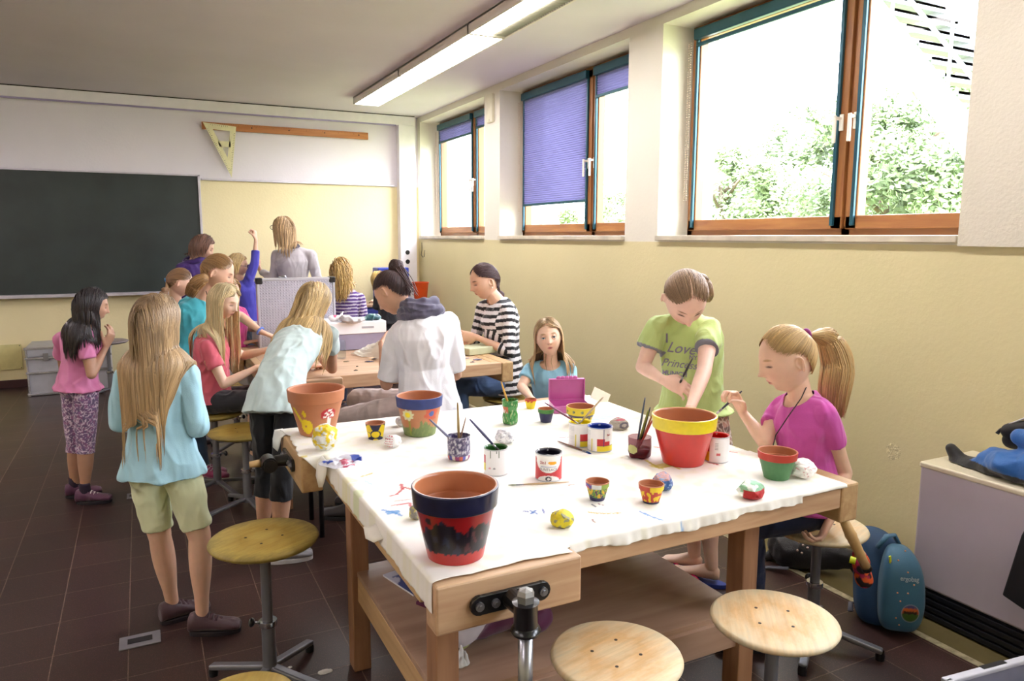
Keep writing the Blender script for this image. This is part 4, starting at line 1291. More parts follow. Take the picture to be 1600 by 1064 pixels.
crumple(on(543, 722, ZT - .002), 0.10, .07, .018, 5, lambda x, y, k: C('#27439a') if (abs(x - .30) < .16 and abs(y + .1) < .5 and k > .02) or (abs(x + .72) < .14 and abs(y) < .3) else (C('#b04a62') if abs(x + .08) < .22 and y < -.05 and k > .2 else C('#d5d4dc')), 'crumpled foil palette with blue and red paint on the left corner', 'foil_palette', 'palette', M_FOIL)
crumple(on(935, 652, ZT - .002), .09, .06, .006, 8, lambda x, y, k: C('#b9dcd4'), 'flat pale teal paint patch of paper behind the blue can', 'paper_scrap', 'paper', M_CRUM)

# pink lunch box, open
p = on(890, 641, ZT)
lb = empty('lunch_box', (p.x, p.y, ZT), 'open pink plastic lunch box with scalloped lid latch', 'lunch box', rz=-.32)
M_PINK = mat('pink_plastic', '#c465a8', .3, coat=.2)
W_, D_, H_ = .175, .12, .035
b = MB(); b.bb(-W_ / 2, W_ / 2, -D_ / 2, D_ / 2, 0, .003); b.bb(-W_ / 2, -W_ / 2 + .003, -D_ / 2, D_ / 2, 0, H_); b.bb(W_ / 2 - .003, W_ / 2, -D_ / 2, D_ / 2, 0, H_); b.bb(-W_ / 2, W_ / 2, -D_ / 2, -D_ / 2 + .003, 0, H_); b.bb(-W_ / 2, W_ / 2, D_ / 2 - .003, D_ / 2, 0, H_)
b.bb(-W_ / 2 - .004, W_ / 2 + .004, -D_ / 2 - .004, -D_ / 2 + .001, H_ - .006, H_)
b.build('box_tray', M_PINK, lb, bevel=.0015)
b = MB(); A_ = .105
b.bb(-W_ / 2, W_ / 2, D_ / 2 + .018, D_ / 2 + .021, H_, H_ + A_)
for (x0, x1, z0, z1) in ((-W_ / 2, -W_ / 2 + .004, 0, A_), (W_ / 2 - .004, W_ / 2, 0, A_), (-W_ / 2, W_ / 2, 0, .004), (-W_ / 2, W_ / 2, A_ - .004, A_)): b.bb(x0, x1, D_ / 2 - .004, D_ / 2 + .02, H_ + z0, H_ + z1)
b.build('box_lid', M_PINK, lb, bevel=.0015)
b = MB()
for i in range(5): b.ball((-.04 + i * .02, D_ / 2 + .006, H_ + A_ + .004), (.013, .005, .010), nu=14, nv=8)
b.build('lid_latch', M_PINK, lb, smooth=True)
# folded card by the lunch box
p = on(938, 628, ZT)
fc = empty('folded_card', (p.x, p.y, ZT), 'small creamy folded card standing at the far right bench corner', 'card', rz=-.5)
b = MB(); b.box((0, 0, .030), (.09, .0012, .062), M=Matrix.Rotation(.45, 3, 'Y') @ Matrix.Rotation(-.5, 3, 'X')); b.build('card_sheet', mat('cream_card', '#eee6d2', .7), fc)

# ------------------------------------------------------------------ stools
def seat_mat(name, mid, rim, worn):
    m, nt, N, L, P = newmat(name)
    tc = N.new('ShaderNodeTexCoord'); sp = N.new('ShaderNodeVectorMath'); sp.operation = 'MULTIPLY'; sp.inputs[1].default_value = (1, 1, 0)
    L.new(tc.outputs['Object'], sp.inputs[0])
    ln = N.new('ShaderNodeVectorMath'); ln.operation = 'LENGTH'; L.new(sp.outputs[0], ln.inputs[0])
    nz = N.new('ShaderNodeTexNoise'); nz.inputs['Scale'].default_value = 9; nz.inputs['Detail'].default_value = 8; nz.inputs['Roughness'].default_value = .7
    mp = N.new('ShaderNodeMapping'); mp.inputs['Scale'].default_value = (1, 2.2, 1); L.new(tc.outputs['Object'], mp.inputs[0]); L.new(mp.outputs[0], nz.inputs['Vector'])
    ad = N.new('ShaderNodeMath'); ad.operation = 'MULTIPLY_ADD'; ad.inputs[1].default_value = .22; L.new(nz.outputs[0], ad.inputs[0]); L.new(ln.outputs['Value'], ad.inputs[2])
    cr = N.new('ShaderNodeValToRGB'); e = cr.color_ramp.elements
    e[0].position = .13; e[0].color = (*srgb(worn), 1); e[1].position = .30; e[1].color = (*srgb(rim), 1)
    k = cr.color_ramp.elements.new(.19); k.color = (*srgb(mid), 1); k = cr.color_ramp.elements.new(.245); k.color = (*srgb(worn), 1)
    L.new(ad.outputs[0], cr.inputs[0])
    gr = N.new('ShaderNodeTexNoise'); gr.inputs['Scale'].default_value = 3; gr.inputs['Detail'].default_value = 6
    m2 = N.new('ShaderNodeMapping'); m2.inputs['Scale'].default_value = (2, 30, 8); L.new(tc.outputs['Object'], m2.inputs[0]); L.new(m2.outputs[0], gr.inputs['Vector'])
    mr = N.new('ShaderNodeMapRange'); mr.inputs[1].default_value = .3; mr.inputs[2].default_value = .7; mr.inputs[3].default_value = .88; mr.inputs[4].default_value = 1.1; L.new(gr.outputs[0], mr.inputs[0])
    mx = N.new('ShaderNodeMix'); mx.data_type = 'RGBA'; mx.blend_type = 'MULTIPLY'; mx.inputs[0].default_value = 1
    L.new(cr.outputs[0], mx.inputs[6]); L.new(mr.outputs[0], mx.inputs[7]); L.new(mx.outputs[2], P.inputs['Base Color']); P.inputs['Roughness'].default_value = .5
    return m
W_SEAT = seat_mat('stool_wood_yellow', '#a88a35', '#8f7c3c', '#b59c4c')
W_SEATP = seat_mat('stool_wood_pale', '#d2a873', '#cfc2a4', '#dbc096')
M_CHR = mat('chrome', '#b8b8bd', .2, metal=1.0)
def stool(x, y, h, R, label, seatm, rot=0.0, knob=0.0, name='work_stool', dark=None):
    t = empty(name, (x, y, 0), label, 'stool', 'round swivel stools', rz=rot)
    prof = [(0, -.028), (R * .5, -.028), (R * .90, -.026), (R * .975, -.018), (R, -.010), (R * .985, -.004), (R * .94, -.0005), (R * .5, 0), (0, 0)]
    b = MB().lathe([(r, z + h) for r, z in prof], n=64); me = b.mesh('seat', True)
    co = get_co(me)
    s = put('seat', me, seatm, t)
    b = MB()
    for i in range(4):
        a = PI / 4 + i * PI / 2; b.lathe([(0, h + .0008), (.0045, h + .0008), (.005, h - .002)], (.062 * math.cos(a), .062 * math.sin(a), 0), 12)
    b.build('seat_screw_pattern', mat('screw_dark', '#3a2d20', .5), s, ws=False)
    b = MB().lathe([(.0, h - .028), (.09, h - .028), (.085, h - .036), (.03, h - .05), (.0185, h - .06), (.0185, .23)], n=28); b.build('upper_column', M_STEELG, t, smooth=True, angle=40)
    b = MB().lathe([(.0235, .25), (.0245, .10), (.026, .06), (.0, .06)], n=28); b.build('lower_column', M_STEELG, t, smooth=True, angle=40)
    b = MB().lathe([(.024, .242), (.031, .242), (.032, .252), (.031, .262), (.019, .262)], n=28); cl = b.build('collar', M_CHR, t, smooth=True, angle=40)
    b = MB(); b.tube([(.03, 0, .252), (.048, 0, .252)], .005, 8); kb = b.build('clamp_screw', M_STEEL, t, smooth=True); kb.rotation_euler = (0, 0, knob)
    b = MB().ball((.058, 0, .252), (.011, .017, .017), nu=10, nv=8); kb = b.build('clamp_knob', M_BLK, t, smooth=True); kb.rotation_euler = (0, 0, knob)
    for i in range(4):
        a = i * PI / 2 + .3
        dx, dy = math.cos(a), math.sin(a)
        b = MB(); M = Matrix.Rotation(a, 3, 'Z') @ Matrix.Rotation(.19, 3, 'Y')
        b.box((dx * .135, dy * .135, .058), (.25, .034, .020), M=M)
        b.build('foot', M_STEELG, t, bevel=.006)
        b = MB().lathe([(0, .0), (.017, .0), (.018, .02), (.014, .036)], (dx * .25, dy * .25, 0), 16); b.build('foot_cap', M_BLK, t, smooth=True, angle=40)
    return t
def stool_px(ul, ur, vc, h, label, seatm, **k):
    c = on((ul + ur) / 2, vc, h); a, b = on(ul, vc, h), on(ur, vc, h)
    return stool(c.x, c.y, h, (b - a).length / 2 * .985, label, seatm, **k)
S_A = stool_px(328, 497, 838, .575, 'yellowish round stool standing free on the left of the front bench', W_SEAT, rot=.5, knob=2.2)
S_B = stool_px(1111, 1308, 964, .56, 'pale round stool at the right front corner of the bench', W_SEATP, rot=.9, knob=0)
sm_ = S_B.children[0].data; co = get_co(sm_); tow_ = -.12
for i_ in range(len(co)):
    a_ = math.atan2(co[i_, 1], co[i_, 0]); r_ = math.hypot(co[i_, 0], co[i_, 1])
    da_ = (a_ - tow_ + PI) % (2 * PI) - PI
    if abs(da_) < .09 and r_ > .15: co[i_, 0] *= .94; co[i_, 1] *= .94
set_co(sm_, co)
S_C = stool_px(858, 1068, 1020, .56, 'pale worn round stool below the front edge of the bench', W_SEATP, rot=.2)
S_E = stool_px(300, 462, 1092, .52, 'yellow stool seat cut off by the lower edge of the photo', W_SEAT, rot=1.2, name='work_stool')
S_D = stool_px(327, 437, 671, .50, 'yellow stool beside the girl in black cropped trousers', W_SEAT, rot=.0, knob=-.5)
S_F = stool(2.33, 1.93, .50, .185, 'pale round stool under the girl in magenta', W_SEATP, rot=.3, knob=.8)
pz = at(333, 622, 4.50); S_G = stool(pz.x, pz.y, .53, .175, 'yellow stool under the girl in the coral shirt', W_SEAT, rot=.1, knob=.0)
pz = at(668, 632, 4.02); S_I = stool(pz.x, pz.y, .585, .18, 'round stool under the woman in the white blouse', W_SEAT, rot=.6)
pz = at(792, 598, 5.35); S_J = stool(pz.x, pz.y, .445, .18, 'round stool under the woman in stripes', W_SEAT, rot=.2)
pz = at(366, 578, 5.45); S_K = stool(pz.x, pz.y, .50, .17, 'round stool under the hidden child in hot pink', W_SEAT, rot=.4)
p = onY(168, 532, 8.4)
S_H = stool(p.x, p.y, max(p.z, .5), .19, 'tall dark-topped stool standing by the silver chest under the blackboard', mat('dark_seat', '#85797a', .4), rot=.1, knob=-.3)

# ------------------------------------------------------------------ convector heater, clothes, bags
ht = empty('convector_heater', (3.10, 1.10, 0), 'long pale grey convector heater cabinet against the yellow wall', 'heater')
HZ = .675
q = MB().bb(-.18, .19, -1.8, .82, .135, HZ).build('heater_casing', mat('heater_enamel', '#b9b1bb', .38, noise_amt=.02), ht, bevel=.012, seg=3)
q = MB().bb(-.182, .19, -1.8, .825, HZ - .022, HZ + .004).build('heater_top', mat('heater_top_cream', '#ded6bd', .35, noise_amt=.02), ht, bevel=.008, seg=3)
b = MB(); b.bb(-.165, .19, -1.8, .80, .0, .134)
for i in range(4): b.bb(-.178, -.16, -1.8, .81, .012 + i * .031, .030 + i * .031)
b.build('base_grille', mat('grille_black', '#141419', .35), ht, bevel=.002)

def cloth_blob(name, parts, voxel, mats, label, cat, amp=.012, sc=7, smooth=6, group=None, loc=None, colf=None):
    b = MB()
    for pt in parts:
        k = pt[0]
        if k == 'ball': b.ball(pt[1], pt[2], pt[3] if len(pt) > 3 else None)
        elif k == 'cap': b.capsule(pt[1], pt[2], pt[3], pt[4])
        elif k == 'tube': b.tube(pt[1], pt[2], 14, pt[3] if len(pt) > 3 else 1.0)
        elif k == 'box': b.box(pt[1], pt[2], pt[3] if len(pt) > 3 else 0)
    me = remeshed(b, voxel, smooth)
    co = get_co(me); no = get_no(me)
    dsp = np.array([1 - 2 * abs(noise.noise(V(c) * sc)) + .4 * noise.noise(V(c) * sc * 2.7) for c in co])
    co = co + no * (dsp * amp)[:, None] - no * amp * .6
    L0 = V(loc) if loc is not None else V((co[:, 0].mean(), co[:, 1].mean(), co[:, 2].min()))
    co2 = co - np.array(L0)
    set_co(me, co2)
    if colf: set_col(me, np.array([colf(V(c)) for c in co]))
    o = put(name, me, mats)
    o.location = L0
    if label: tag(o, label, cat, group)
    return o
# jacket lying on the heater: blue body, black sleeve
def hx(u, v, x=3.05): return onX(u, v, x)
zt = HZ + .01
jk = cloth_blob('jacket', [('cap', hx(1500, 722), hx(1530, 735), .040, .055), ('cap', hx(1486, 700), hx(1502, 722), .018, .036), ('cap', hx(1530, 735), hx(1640, 735, 3.0), .055, .075), ('cap', hx(1560, 722), hx(1660, 735), .06, .08), ('cap', hx(1590, 745), hx(1700, 790, 2.98), .05, .06), ('cap', hx(1592, 684), hx(1700, 700), .035, .06), ('ball', hx(1585, 728, 3.02), (.09, .10, .060)), ('ball', hx(1560, 722, 3.06), (.07, .08, .055))], .006,
    mat('jacket_cloth', '#ffffff', .6, attr='Col', noise_amt=.06, bump=.15, bump_scale=160, sheen=.2), 'blue jacket with black cuff crumpled on top of the heater', 'jacket', amp=.010, sc=9,
    colf=lambda p: C('#101014') if (p.y > hx(1519, 730).y - (p.z - zt) * .25 or p.z < zt + .028) else C('#1f62ad'))
co = get_co(jk.data); zz = co[:, 2] + jk.location.z; co[:, 2] = np.where(zz < zt, zt + .0 - jk.location.z + (zz - zt) * .02, co[:, 2]); set_co(jk.data, co)
pc = cloth_blob('pencil_case', [('cap', hx(1577, 674, 3.15), hx(1640, 668, 3.15), .032, .050), ('cap', hx(1580, 688, 3.17), hx(1640, 690, 3.17), .035, .055)], .006, mat('black_nylon', '#131218', .6, bump=.1), 'black zipped pouch open behind the blue jacket on the heater', 'pouch', amp=.004)
q = MB(); zl = hx(1570, 668, 3.14); q.tube([zl + V((0, .0, .004)), zl + V((-.005, .014, -.012)), zl + V((-.01, .022, -.030))], [.003, .006, .008], 8); q.build('zip_pull', M_BLK, pc, smooth=True, ws=True)
q = MB(); z1, z2 = hx(1572, 664, 3.14), hx(1630, 652, 3.13); q.tube([z1, (z1 + z2) / 2 + V((0, 0, .012)), z2], [.002, .004, .003], 8); q.build('zip', mat('zip_grey', '#cfcfd6', .4), pc, smooth=True, ws=True)
# black cloth hanging over the heater front at the edge of the photo
fp = [hx(1600, 835, 2.90), hx(1570, 928, 2.895), hx(1605, 952, 2.895), hx(1660, 960, 2.895), hx(1660, 800, 2.90), hx(1625, 790, 2.905)]
b = MB(); n = len(fp); b.add([p + V((0, 0, 0)) for p in fp] + [p + V((-.022, 0, 0)) for p in fp], [tuple(range(n)), tuple(reversed(range(n, 2 * n)))] + [(i, i + n, (i + 1) % n + n, (i + 1) % n) for i in range(n)])
o = b.build('hanging_trousers', mat('black_nylon', '#131218'), bevel=.008, seg=3); tag(o, 'black cloth hanging down the heater front at the photo edge', 'cloth')

# blue backpack
bp0 = on(1388, 985, 0)
bpk = empty('backpack', (bp0.x, bp0.y, 0), 'upright teal-blue school backpack standing on the floor before the heater', 'backpack', 'school backpacks')
M_BPB = mat('backpack_blue', '#3a6a88', .55, noise_amt=.05, bump=.1, bump_scale=300, sheen=.15)
M_BPD = mat('backpack_navy', '#24466a', .6, noise_amt=.05, bump=.1, bump_scale=300)
dcb = (V((bp0.x, bp0.y, .25)) - CP).dot(_f); sB = dcb / FOC        # metres per pixel at the bag
rgt = V((math.cos(YAW), -math.sin(YAW), 0)); awy = V((rgt.y * -1, rgt.x, 0))
rgt = (rgt * math.cos(.25) + awy * -math.sin(.25)).normalized(); awy = V((-rgt.y, rgt.x, 0))
def bpp(x, a, z): return V((bp0.x, bp0.y, 0)) + rgt * x + awy * a + V((0, 0, z))
Wb, Hb = 90 * sB, 151 * sB
secs = []
for (z, w, dpt, off, lean) in ((.0, .36, .34, 0, 0), (.02, .44, .42, 0, 0), (.10, .49, .50, 0, .0), (.30, .50, .52, -.005, .0), (.55, .48, .48, -.01, .01), (.75, .42, .42, -.02, .03), (.88, .33, .32, -.03, .05), (.95, .22, .22, -.04, .07), (.98, .08, .10, -.045, .08)):
    c = bpp(off * 1.0 + lean * -.3, .09 + lean * .6, z * Hb)
    secs.append((c, rgt, awy, w * Wb, dpt * Wb * .78))
def sup(secs, n=40, ex=.62):
    b = MB()
    for (c, r, f, a, bb) in secs:
        for i in range(n):
            t = 2 * PI * i / n; cx, sy = math.cos(t), math.sin(t)
            b.v.append(tuple(c + r * (a * abs(cx) ** ex * (1 if cx > 0 else -1)) + f * (bb * abs(sy) ** ex * (1 if sy > 0 else -1))))
    m = len(secs)
    for k in range(m - 1):
        for i in range(n):
            j = (i + 1) % n; b.f.append((k * n + i, k * n + j, (k + 1) * n + j, (k + 1) * n + i)); b.mi.append(0)
    b.f.append(tuple(reversed(range(n)))); b.mi.append(0); b.f.append(tuple((m - 1) * n + i for i in range(n))); b.mi.append(0)
    return b
o = sup(secs).build('bag_body', M_BPD, bpk, smooth=True, ws=True); o.modifiers.new('s', 'SUBSURF').levels = 2; o.modifiers[-1].render_levels = 2
# front pocket panel, lighter, bulging to the viewer
secs2 = []
for (z, w, dpt, off) in ((.04, .20, .10, .02), (.10, .32, .20, .03), (.30, .37, .26, .04), (.55, .36, .26, .03), (.75, .31, .23, .02), (.88, .22, .17, .0), (.93, .10, .08, -.01)):
    secs2.append((bpp((off + .05) * Wb * 1.6, -.015 + .055 * (z > .8) * (z - .8) * 5, z * Hb), rgt, awy, w * Wb, dpt * Wb))
o = sup(secs2).build('front_pocket', M_BPB, bpk, smooth=True, ws=True); o.modifiers.new('s', 'SUBSURF').levels = 2; o.modifiers[-1].render_levels = 2
pk_tree = None
def pocket_pt(x, z, up=.002):
    """point on the viewer side of the pocket"""
    dg = bpy.context.evaluated_depsgraph_get(); global pk_tree
    if pk_tree is None:
        pk_tree = BVHTree.FromObject(o_pocket, dg)
    src = bpp(x, -.6, z); Mi = o_pocket.matrix_world.inverted()
    hit = pk_tree.ray_cast(Mi @ src, (Mi.to_3x3() @ awy).normalized())
    return (o_pocket.matrix_world @ hit[0] - awy * up) if hit[0] is not None else None
o_pocket = o
bpy.context.view_layer.update()
def on_px(u, v):
    d = (bp0 - CP).dot(HD); p = at(u, v, d) ; r = p - V((bp0.x, bp0.y, 0)); return r.dot(rgt), r.z
for (u, v, rad, ml, nm) in ((1413, 942, .030, 'badge', 'round_badge'),):
    x, z = on_px(u, v)
    c = pocket_pt(x, z, .003)
    b = MB(); vs = [c]; cols = []; N = 40; R_ = 13 * sB
    grid = [(0, 0)] + [(R_ * k / 6 * math.cos(2 * PI * i / N), R_ * k / 6 * math.sin(2 * PI * i / N)) for k in range(1, 7) for i in range(N)]
    vs = [pocket_pt(x + gx, z + gz * 1.18, .004) for gx, gz in grid]
    fs = [(0, 1 + i, 1 + (i + 1) % N) for i in range(N)] + [(1 + k * N + i, 1 + (k + 1) * N + i, 1 + (k + 1) * N + (i + 1) % N, 1 + k * N + (i + 1) % N) for k in range(5) for i in range(N)]
    b.add(vs, fs); me = b.mesh('badge', True)
    def bc(gx, gz):
        r = math.hypot(gx, gz) / R_; zz = gz / R_
        if r > .92: return C('#8c98a6')
        if zz < -.05 + .1 * noise.noise(V((gx * 90, 0, 0))): return C('#3a5a20')
        if zz < .22 + .12 * noise.noise(V((gx * 150, 2, 0))): return C('#2a1a12') if abs(gx / R_) < .7 else C('#b5562a')
        if zz < .55: return C('#c8622c')
        return C('#4c4a7a')
    set_col(me, np.array([bc(*g) for g in grid])); put('round_badge', me, mat('badge_print', '#fff', .3, attr='Col', coat=.4), bpk, world_space=True)
b = MB()
for (u, v) in ((1412, 857), (1399, 868), (1411, 882), (1388, 871), (1419, 899), (1395, 913), (1410, 912), (1399, 925), (1393, 952), (1398, 963), (1421, 846), (1410, 838)):
    x, z = on_px(u, v); q_ = pocket_pt(x, z, .0)
    if q_ is not None: b.ball(q_, (.0035, .0035, .0035), nu=8, nv=6)
b.build('star_pattern', mat('reflective_orange', '#d98a5c', .4), bpk, ws=True)
me = text_mesh('ergobag', .035, offset=.0008)
x, z = on_px(1413, 891)
bm = bmesh.new(); bm.from_mesh(me)
for v_ in bm.verts:
    v_.co = pocket_pt(x + v_.co.x * .62, z + v_.co.y * .75, .002)
bm.to_mesh(me); bm.free(); put('lettering', me, mat('lettering_pale', '#c9d5dd', .5), bpk, world_space=True)
b = MB(); b.tube([bpp(-.25 * Wb, .03, Hb * .86), bpp(-.10 * Wb, .04, Hb * .99), bpp(.03 * Wb, .05, Hb * 1.0), bpp(.17 * Wb, .06, Hb * .85)], [.013, .014, .014, .013], 12, .6); b.build('carry_handle', M_BPB, bpk, smooth=True, ws=True)
b = MB(); c = bpp(-.10 * Wb, -.045, Hb * .80); b.box(c, (.011, .006, .055), M=Matrix.Rotation(-.25, 3, 'Y')); b.build('zip_tag', mat('neon_yellow', '#c8d81e', .5), bpk, ws=True, bevel=.002)
b = MB(); b.tube([bpp(-.15 * Wb, -.03, Hb * .12), bpp(-.20 * Wb, -.04, Hb * .4), bpp(-.17 * Wb, -.025, Hb * .7), bpp(-.02 * Wb, .02, Hb * .90), bpp(.2 * Wb, .02, Hb * .86), bpp(.36 * Wb, .0, Hb * .6), bpp(.38 * Wb, .0, Hb * .2)], .004, 6); b.build('piping', mat('piping_blue', '#5d8fb0', .5), bpk, smooth=True, ws=True)
b = MB(); b.tube([bpp(-.42 * Wb, .12, Hb * .12), bpp(-.55 * Wb, .10, Hb * .14), bpp(-.58 * Wb, .06, Hb * .09)], [.012, .010, .012], 8, .4); b.build('strap_end', mat('strap_grey', '#4a4a55', .7), bpk, smooth=True, ws=True)

# dark backpack lying by the wall
def flo(u, v, z=0.0): return on(u, v, z)
d0 = (flo(1262, 888) - CP).dot(HD)
dk = cloth_blob('backpack', [('cap', at(1222, 850, d0 + .08), at(1228, 868, d0 + .05), .07, .06), ('cap', at(1235, 860, d0 + .04), at(1300, 866, d0 - .04), .09, .075), ('cap', at(1235, 838, d0 + .1), at(1285, 850, d0), .06, .06), ('cap', at(1300, 866, d0 - .04), at(1322, 872, d0 - .08), .065, .05),
    ('ball', at(1205, 868, d0 + .1), (.05, .03, .03)), ('ball', at(1302, 838, d0), (.03, .02, .035))], .007, mat('backpack_black', '#17161a', .55, noise_amt=.15, bump=.2, bump_scale=180, sheen=.1), 'black backpack lying on the floor under the seated girl in magenta', 'backpack', amp=.010, sc=8, group='school backpacks')
co = get_co(dk.data); co[:, 2] = np.maximum(co[:, 2] + dk.location.z, .004) - dk.location.z; set_co(dk.data, co)
b = MB(); b.tube([flo(1232, 888, .03), flo(1200, 886, .012), flo(1176, 890, .01), flo(1163, 893, .008)], [.018, .014, .012, .01], 8, .3); b.build('strap', mat('strap_grey', '#4a4a55'), dk, smooth=True, ws=True)
b = MB(); b.tube([at(1312, 862, d0), flo(1335, 890, .03), flo(1345, 905, .02), flo(1350, 935, .012)], [.02, .022, .02, .015], 8, .3); b.build('strap', mat('backpack_black', '#17161a'), dk, smooth=True, ws=True)
b = MB(); b.tube([at(1308, 832, d0 + .05), at(1330, 848, d0 + .02), at(1352, 862, d0 - .02)], [.03, .03, .024], 8, .25); b.build('back_panel', mat('strap_grey', '#4a4a55'), dk, smooth=True, ws=True)
b = MB()
for i in range(9): b.ball(at(1243 + (i * 7) % 23, 832 + i * 4, d0 - .085), (.006, .006, .006), nu=8, nv=6)
b.build('beaded_charm_pattern', mat('silver_beads', '#c9b4b4', .25, metal=.6), dk, ws=True)
# colourful patterned pouch between the two bags
cb2 = cloth_blob('gym_bag', [('cap', at(1343, 868, 2.62), at(1350, 905, 2.60), .028, .032), ('ball', at(1346, 880, 2.60), (.035, .03, .04))], .005, mat('printed_fabric', '#fff', .7, attr='Col'), 'small red and orange patterned bag squeezed between the two backpacks', 'bag', amp=.005,
    colf=lambda p: C('#d8571e') if noise.noise(p * 34) > .12 else (C('#a81d4a') if noise.noise(p * 30 + V((4, 0, 0))) > -.05 else C('#231a20')))
b = MB(); b.tube([at(1328, 874, 2.56), at(1337, 877, 2.55)], .013, 14); b.build('yellow_cap', mat('neon_yellow', '#c8d81e'), cb2, ws=True, smooth=False)

# grey plastic crate on the floor at the lower right edge
c0 = on(1512, 1040, .30)
crt = empty('plastic_crate', (c0.x + .04, c0.y - .335, 0), 'grey plastic crate cut off at the lower right edge', 'crate', rz=-.12)
b = MB(); a_, d_ = .20, .30
mcr = mat('crate_grey', '#8f90a4', .4)
for (x0, x1, y0, y1) in ((-a_, a_, -d_, -d_ + .012), (-a_, a_, d_ - .012, d_), (-a_, -a_ + .012, -d_, d_), (a_ - .012, a_, -d_, d_)): b.bb(x0, x1, y0, y1, .004, .29)
b.bb(-a_, a_, -d_, d_, .0, .01); b.build('crate_body', mcr, crt)
b = MB()
for (x0, x1, y0, y1) in ((-a_ - .012, a_ + .012, -d_ - .012, -d_ + .014), (-a_ - .012, a_ + .012, d_ - .014, d_ + .012), (-a_ - .012, -a_ + .014, -d_, d_), (a_ - .014, a_ + .012, -d_, d_)): b.bb(x0, x1, y0, y1, .285, .30)
b.build('crate_rim', mat('crate_rim', '#c9cad6', .4), crt, bevel=.004)
MB().bb(-.05, .05, d_ - .004, d_ + .013, .2995, .3015).build('crate_grip', M_BLK, crt)

# ------------------------------------------------------------------ things on the near bench's shelf
def shelf_pt(u, v): return on(u, v, .397)
p = shelf_pt(632, 905)
mg = empty('magazine', (p.x + .03, p.y - .02, .396), 'blue and white magazine lying on the shelf under the bench', 'magazine', rz=.25)
me = MB().bb(-.07, .07, -.10, .10, 0, .006).mesh('m'); 
b = MB(); nx_ = 24
vs = [(-.07 + .14 * i / nx_, -.10 + .20 * j / nx_, .0064) for i in range(nx_ + 1) for j in range(nx_ + 1)]
fs = [(i * (nx_ + 1) + j, (i + 1) * (nx_ + 1) + j, (i + 1) * (nx_ + 1) + j + 1, i * (nx_ + 1) + j + 1) for i in range(nx_) for j in range(nx_)]
put('magazine_pages', me, mat('magazine_paper', '#d9d9de', .5), mg)
b.add(vs, fs); me = b.mesh('c'); set_col(me, np.array([C('#34468f') if (v_[1] < .06 and noise.noise(V((v_[0] * 14, v_[1] * 14, 1))) > -.15) else C('#c3c6d6') for v_ in vs])); put('magazine_cover', me, mat('magazine_print', '#fff', .3, attr='Col', coat=.3), mg)
c1 = shelf_pt(758, 1018) + V((.06, .03, 0))
bag = cloth_blob('sports_bag', [('cap', c1 + V((-.12, .06, .09)), c1 + V((.10, .05, .11)), .085, .09), ('cap', c1 + V((-.14, .02, .06)), c1 + V((-.04, 0, .15)), .06, .06), ('cap', c1 + V((.03, .06, .16)), c1 + V((.15, .06, .13)), .07, .06), ('ball', c1 + V((.13, .02, .05)), (.06, .06, .05))], .006,
    mat('bag_print', '#fff', .6, attr='Col', noise_amt=.06, sheen=.2), 'maroon sports bag with pale and navy panels on the bench shelf', 'bag', amp=.014, sc=8,
    colf=lambda p: (C('#c9c3c9') if -.135 < (p.x - c1.x) + (p.z - c1.z) * .35 - .0 < -.045 + .02 * math.sin(p.z * 40) and (p.z - c1.z) > .03 else (C('#1e1b3a') if (p.x - c1.x) + (p.z - c1.z) * .3 < -.125 else (C('#a9b226') if (p.x - c1.x) < -.105 and (p.z - c1.z) < .05 else C('#561240')))))
co = get_co(bag.data); co[:, 2] = np.maximum(co[:, 2] + bag.location.z, .397) - bag.location.z; set_co(bag.data, co)
crumple(shelf_pt(716, 1034), .03, .035, .045, 3, lambda x, y, k: C('#d9d6d2'), 'crumpled white tissue beside the maroon bag on the shelf', 'crumpled_tissue', 'tissue', M_CRUM, sub=24)
p = shelf_pt(664, 946); o = MB().bb(-.03, .05, -.04, .04, 0, .012).build('notebook', mat('maroon_cover', '#5c1240', .5), bevel=.003); o.location = (p.x + .02, p.y, .396); o.rotation_euler = (0, 0, .5); tag(o, 'corner of a small maroon notebook on the shelf behind the vise jaw', 'notebook')
# paper scraps on the floor
crumple(on(508, 1050, 0), .028, .016, .006, 3, lambda x, y, k: C('#d8d2c6'), 'torn white paper scrap on the tiles near the front stool', 'paper_scrap', 'paper', M_CRUM, group='paper scraps on the floor', sub=14)
crumple(on(590, 883, 0), .012, .010, .006, 9, lambda x, y, k: C('#e3e0dc'), 'tiny white paper crumb on the tiles behind the bench leg', 'paper_scrap', 'paper', M_CRUM, group='paper scraps on the floor', sub=12)
crumple(on(453, 1043, 0), .009, .007, .004, 12, lambda x, y, k: C('#e3e0dc'), 'tiny paper crumb between the stool column and its foot', 'paper_scrap', 'paper', M_CRUM, group='paper scraps on the floor', sub=10)

# ------------------------------------------------------------------ things on the middle bench
Z2 = .801
M_ALU = mat('diamond_aluminium', '#b8b6c0', .4, metal=.35, noise_amt=.03)
cs = empty('aluminium_case', (1.03, 5.62, Z2), 'open aluminium tool case with studded lid standing upright on the middle bench', 'tool case')
b = MB(); b.bb(-.28, .28, 0, .06, .0, .51); b.build('case_lid', mat('studded_panel', '#b3afba', .45, metal=.25), cs, bevel=.004)
b = MB()
for i in range(26):
    for j in range(24): b.ball((-.258 + i * .0205, -.0005, .022 + j * .0202), (.0052, .0028, .0052), nu=6, nv=4)
b.build('stud_pattern', mat('studded_panel', '#b3afba'), cs, smooth=True)
b = MB()
for (x0, x1, z0, z1) in ((-.284, -.268, 0, .515), (.268, .284, 0, .515), (-.284, .284, .499, .515), (-.284, .284, 0, .012)): b.bb(x0, x1, -.006, .066, z0, z1)
b.build('case_frame', mat('case_trim', '#c9c9d2', .3, metal=.7), cs, bevel=.002)
for sx in (-1, 1):
    b = MB(); b.box((sx * .266, .03, .496), (.046, .082, .046)); b.build('corner_guard', M_BLK, cs, bevel=.008)
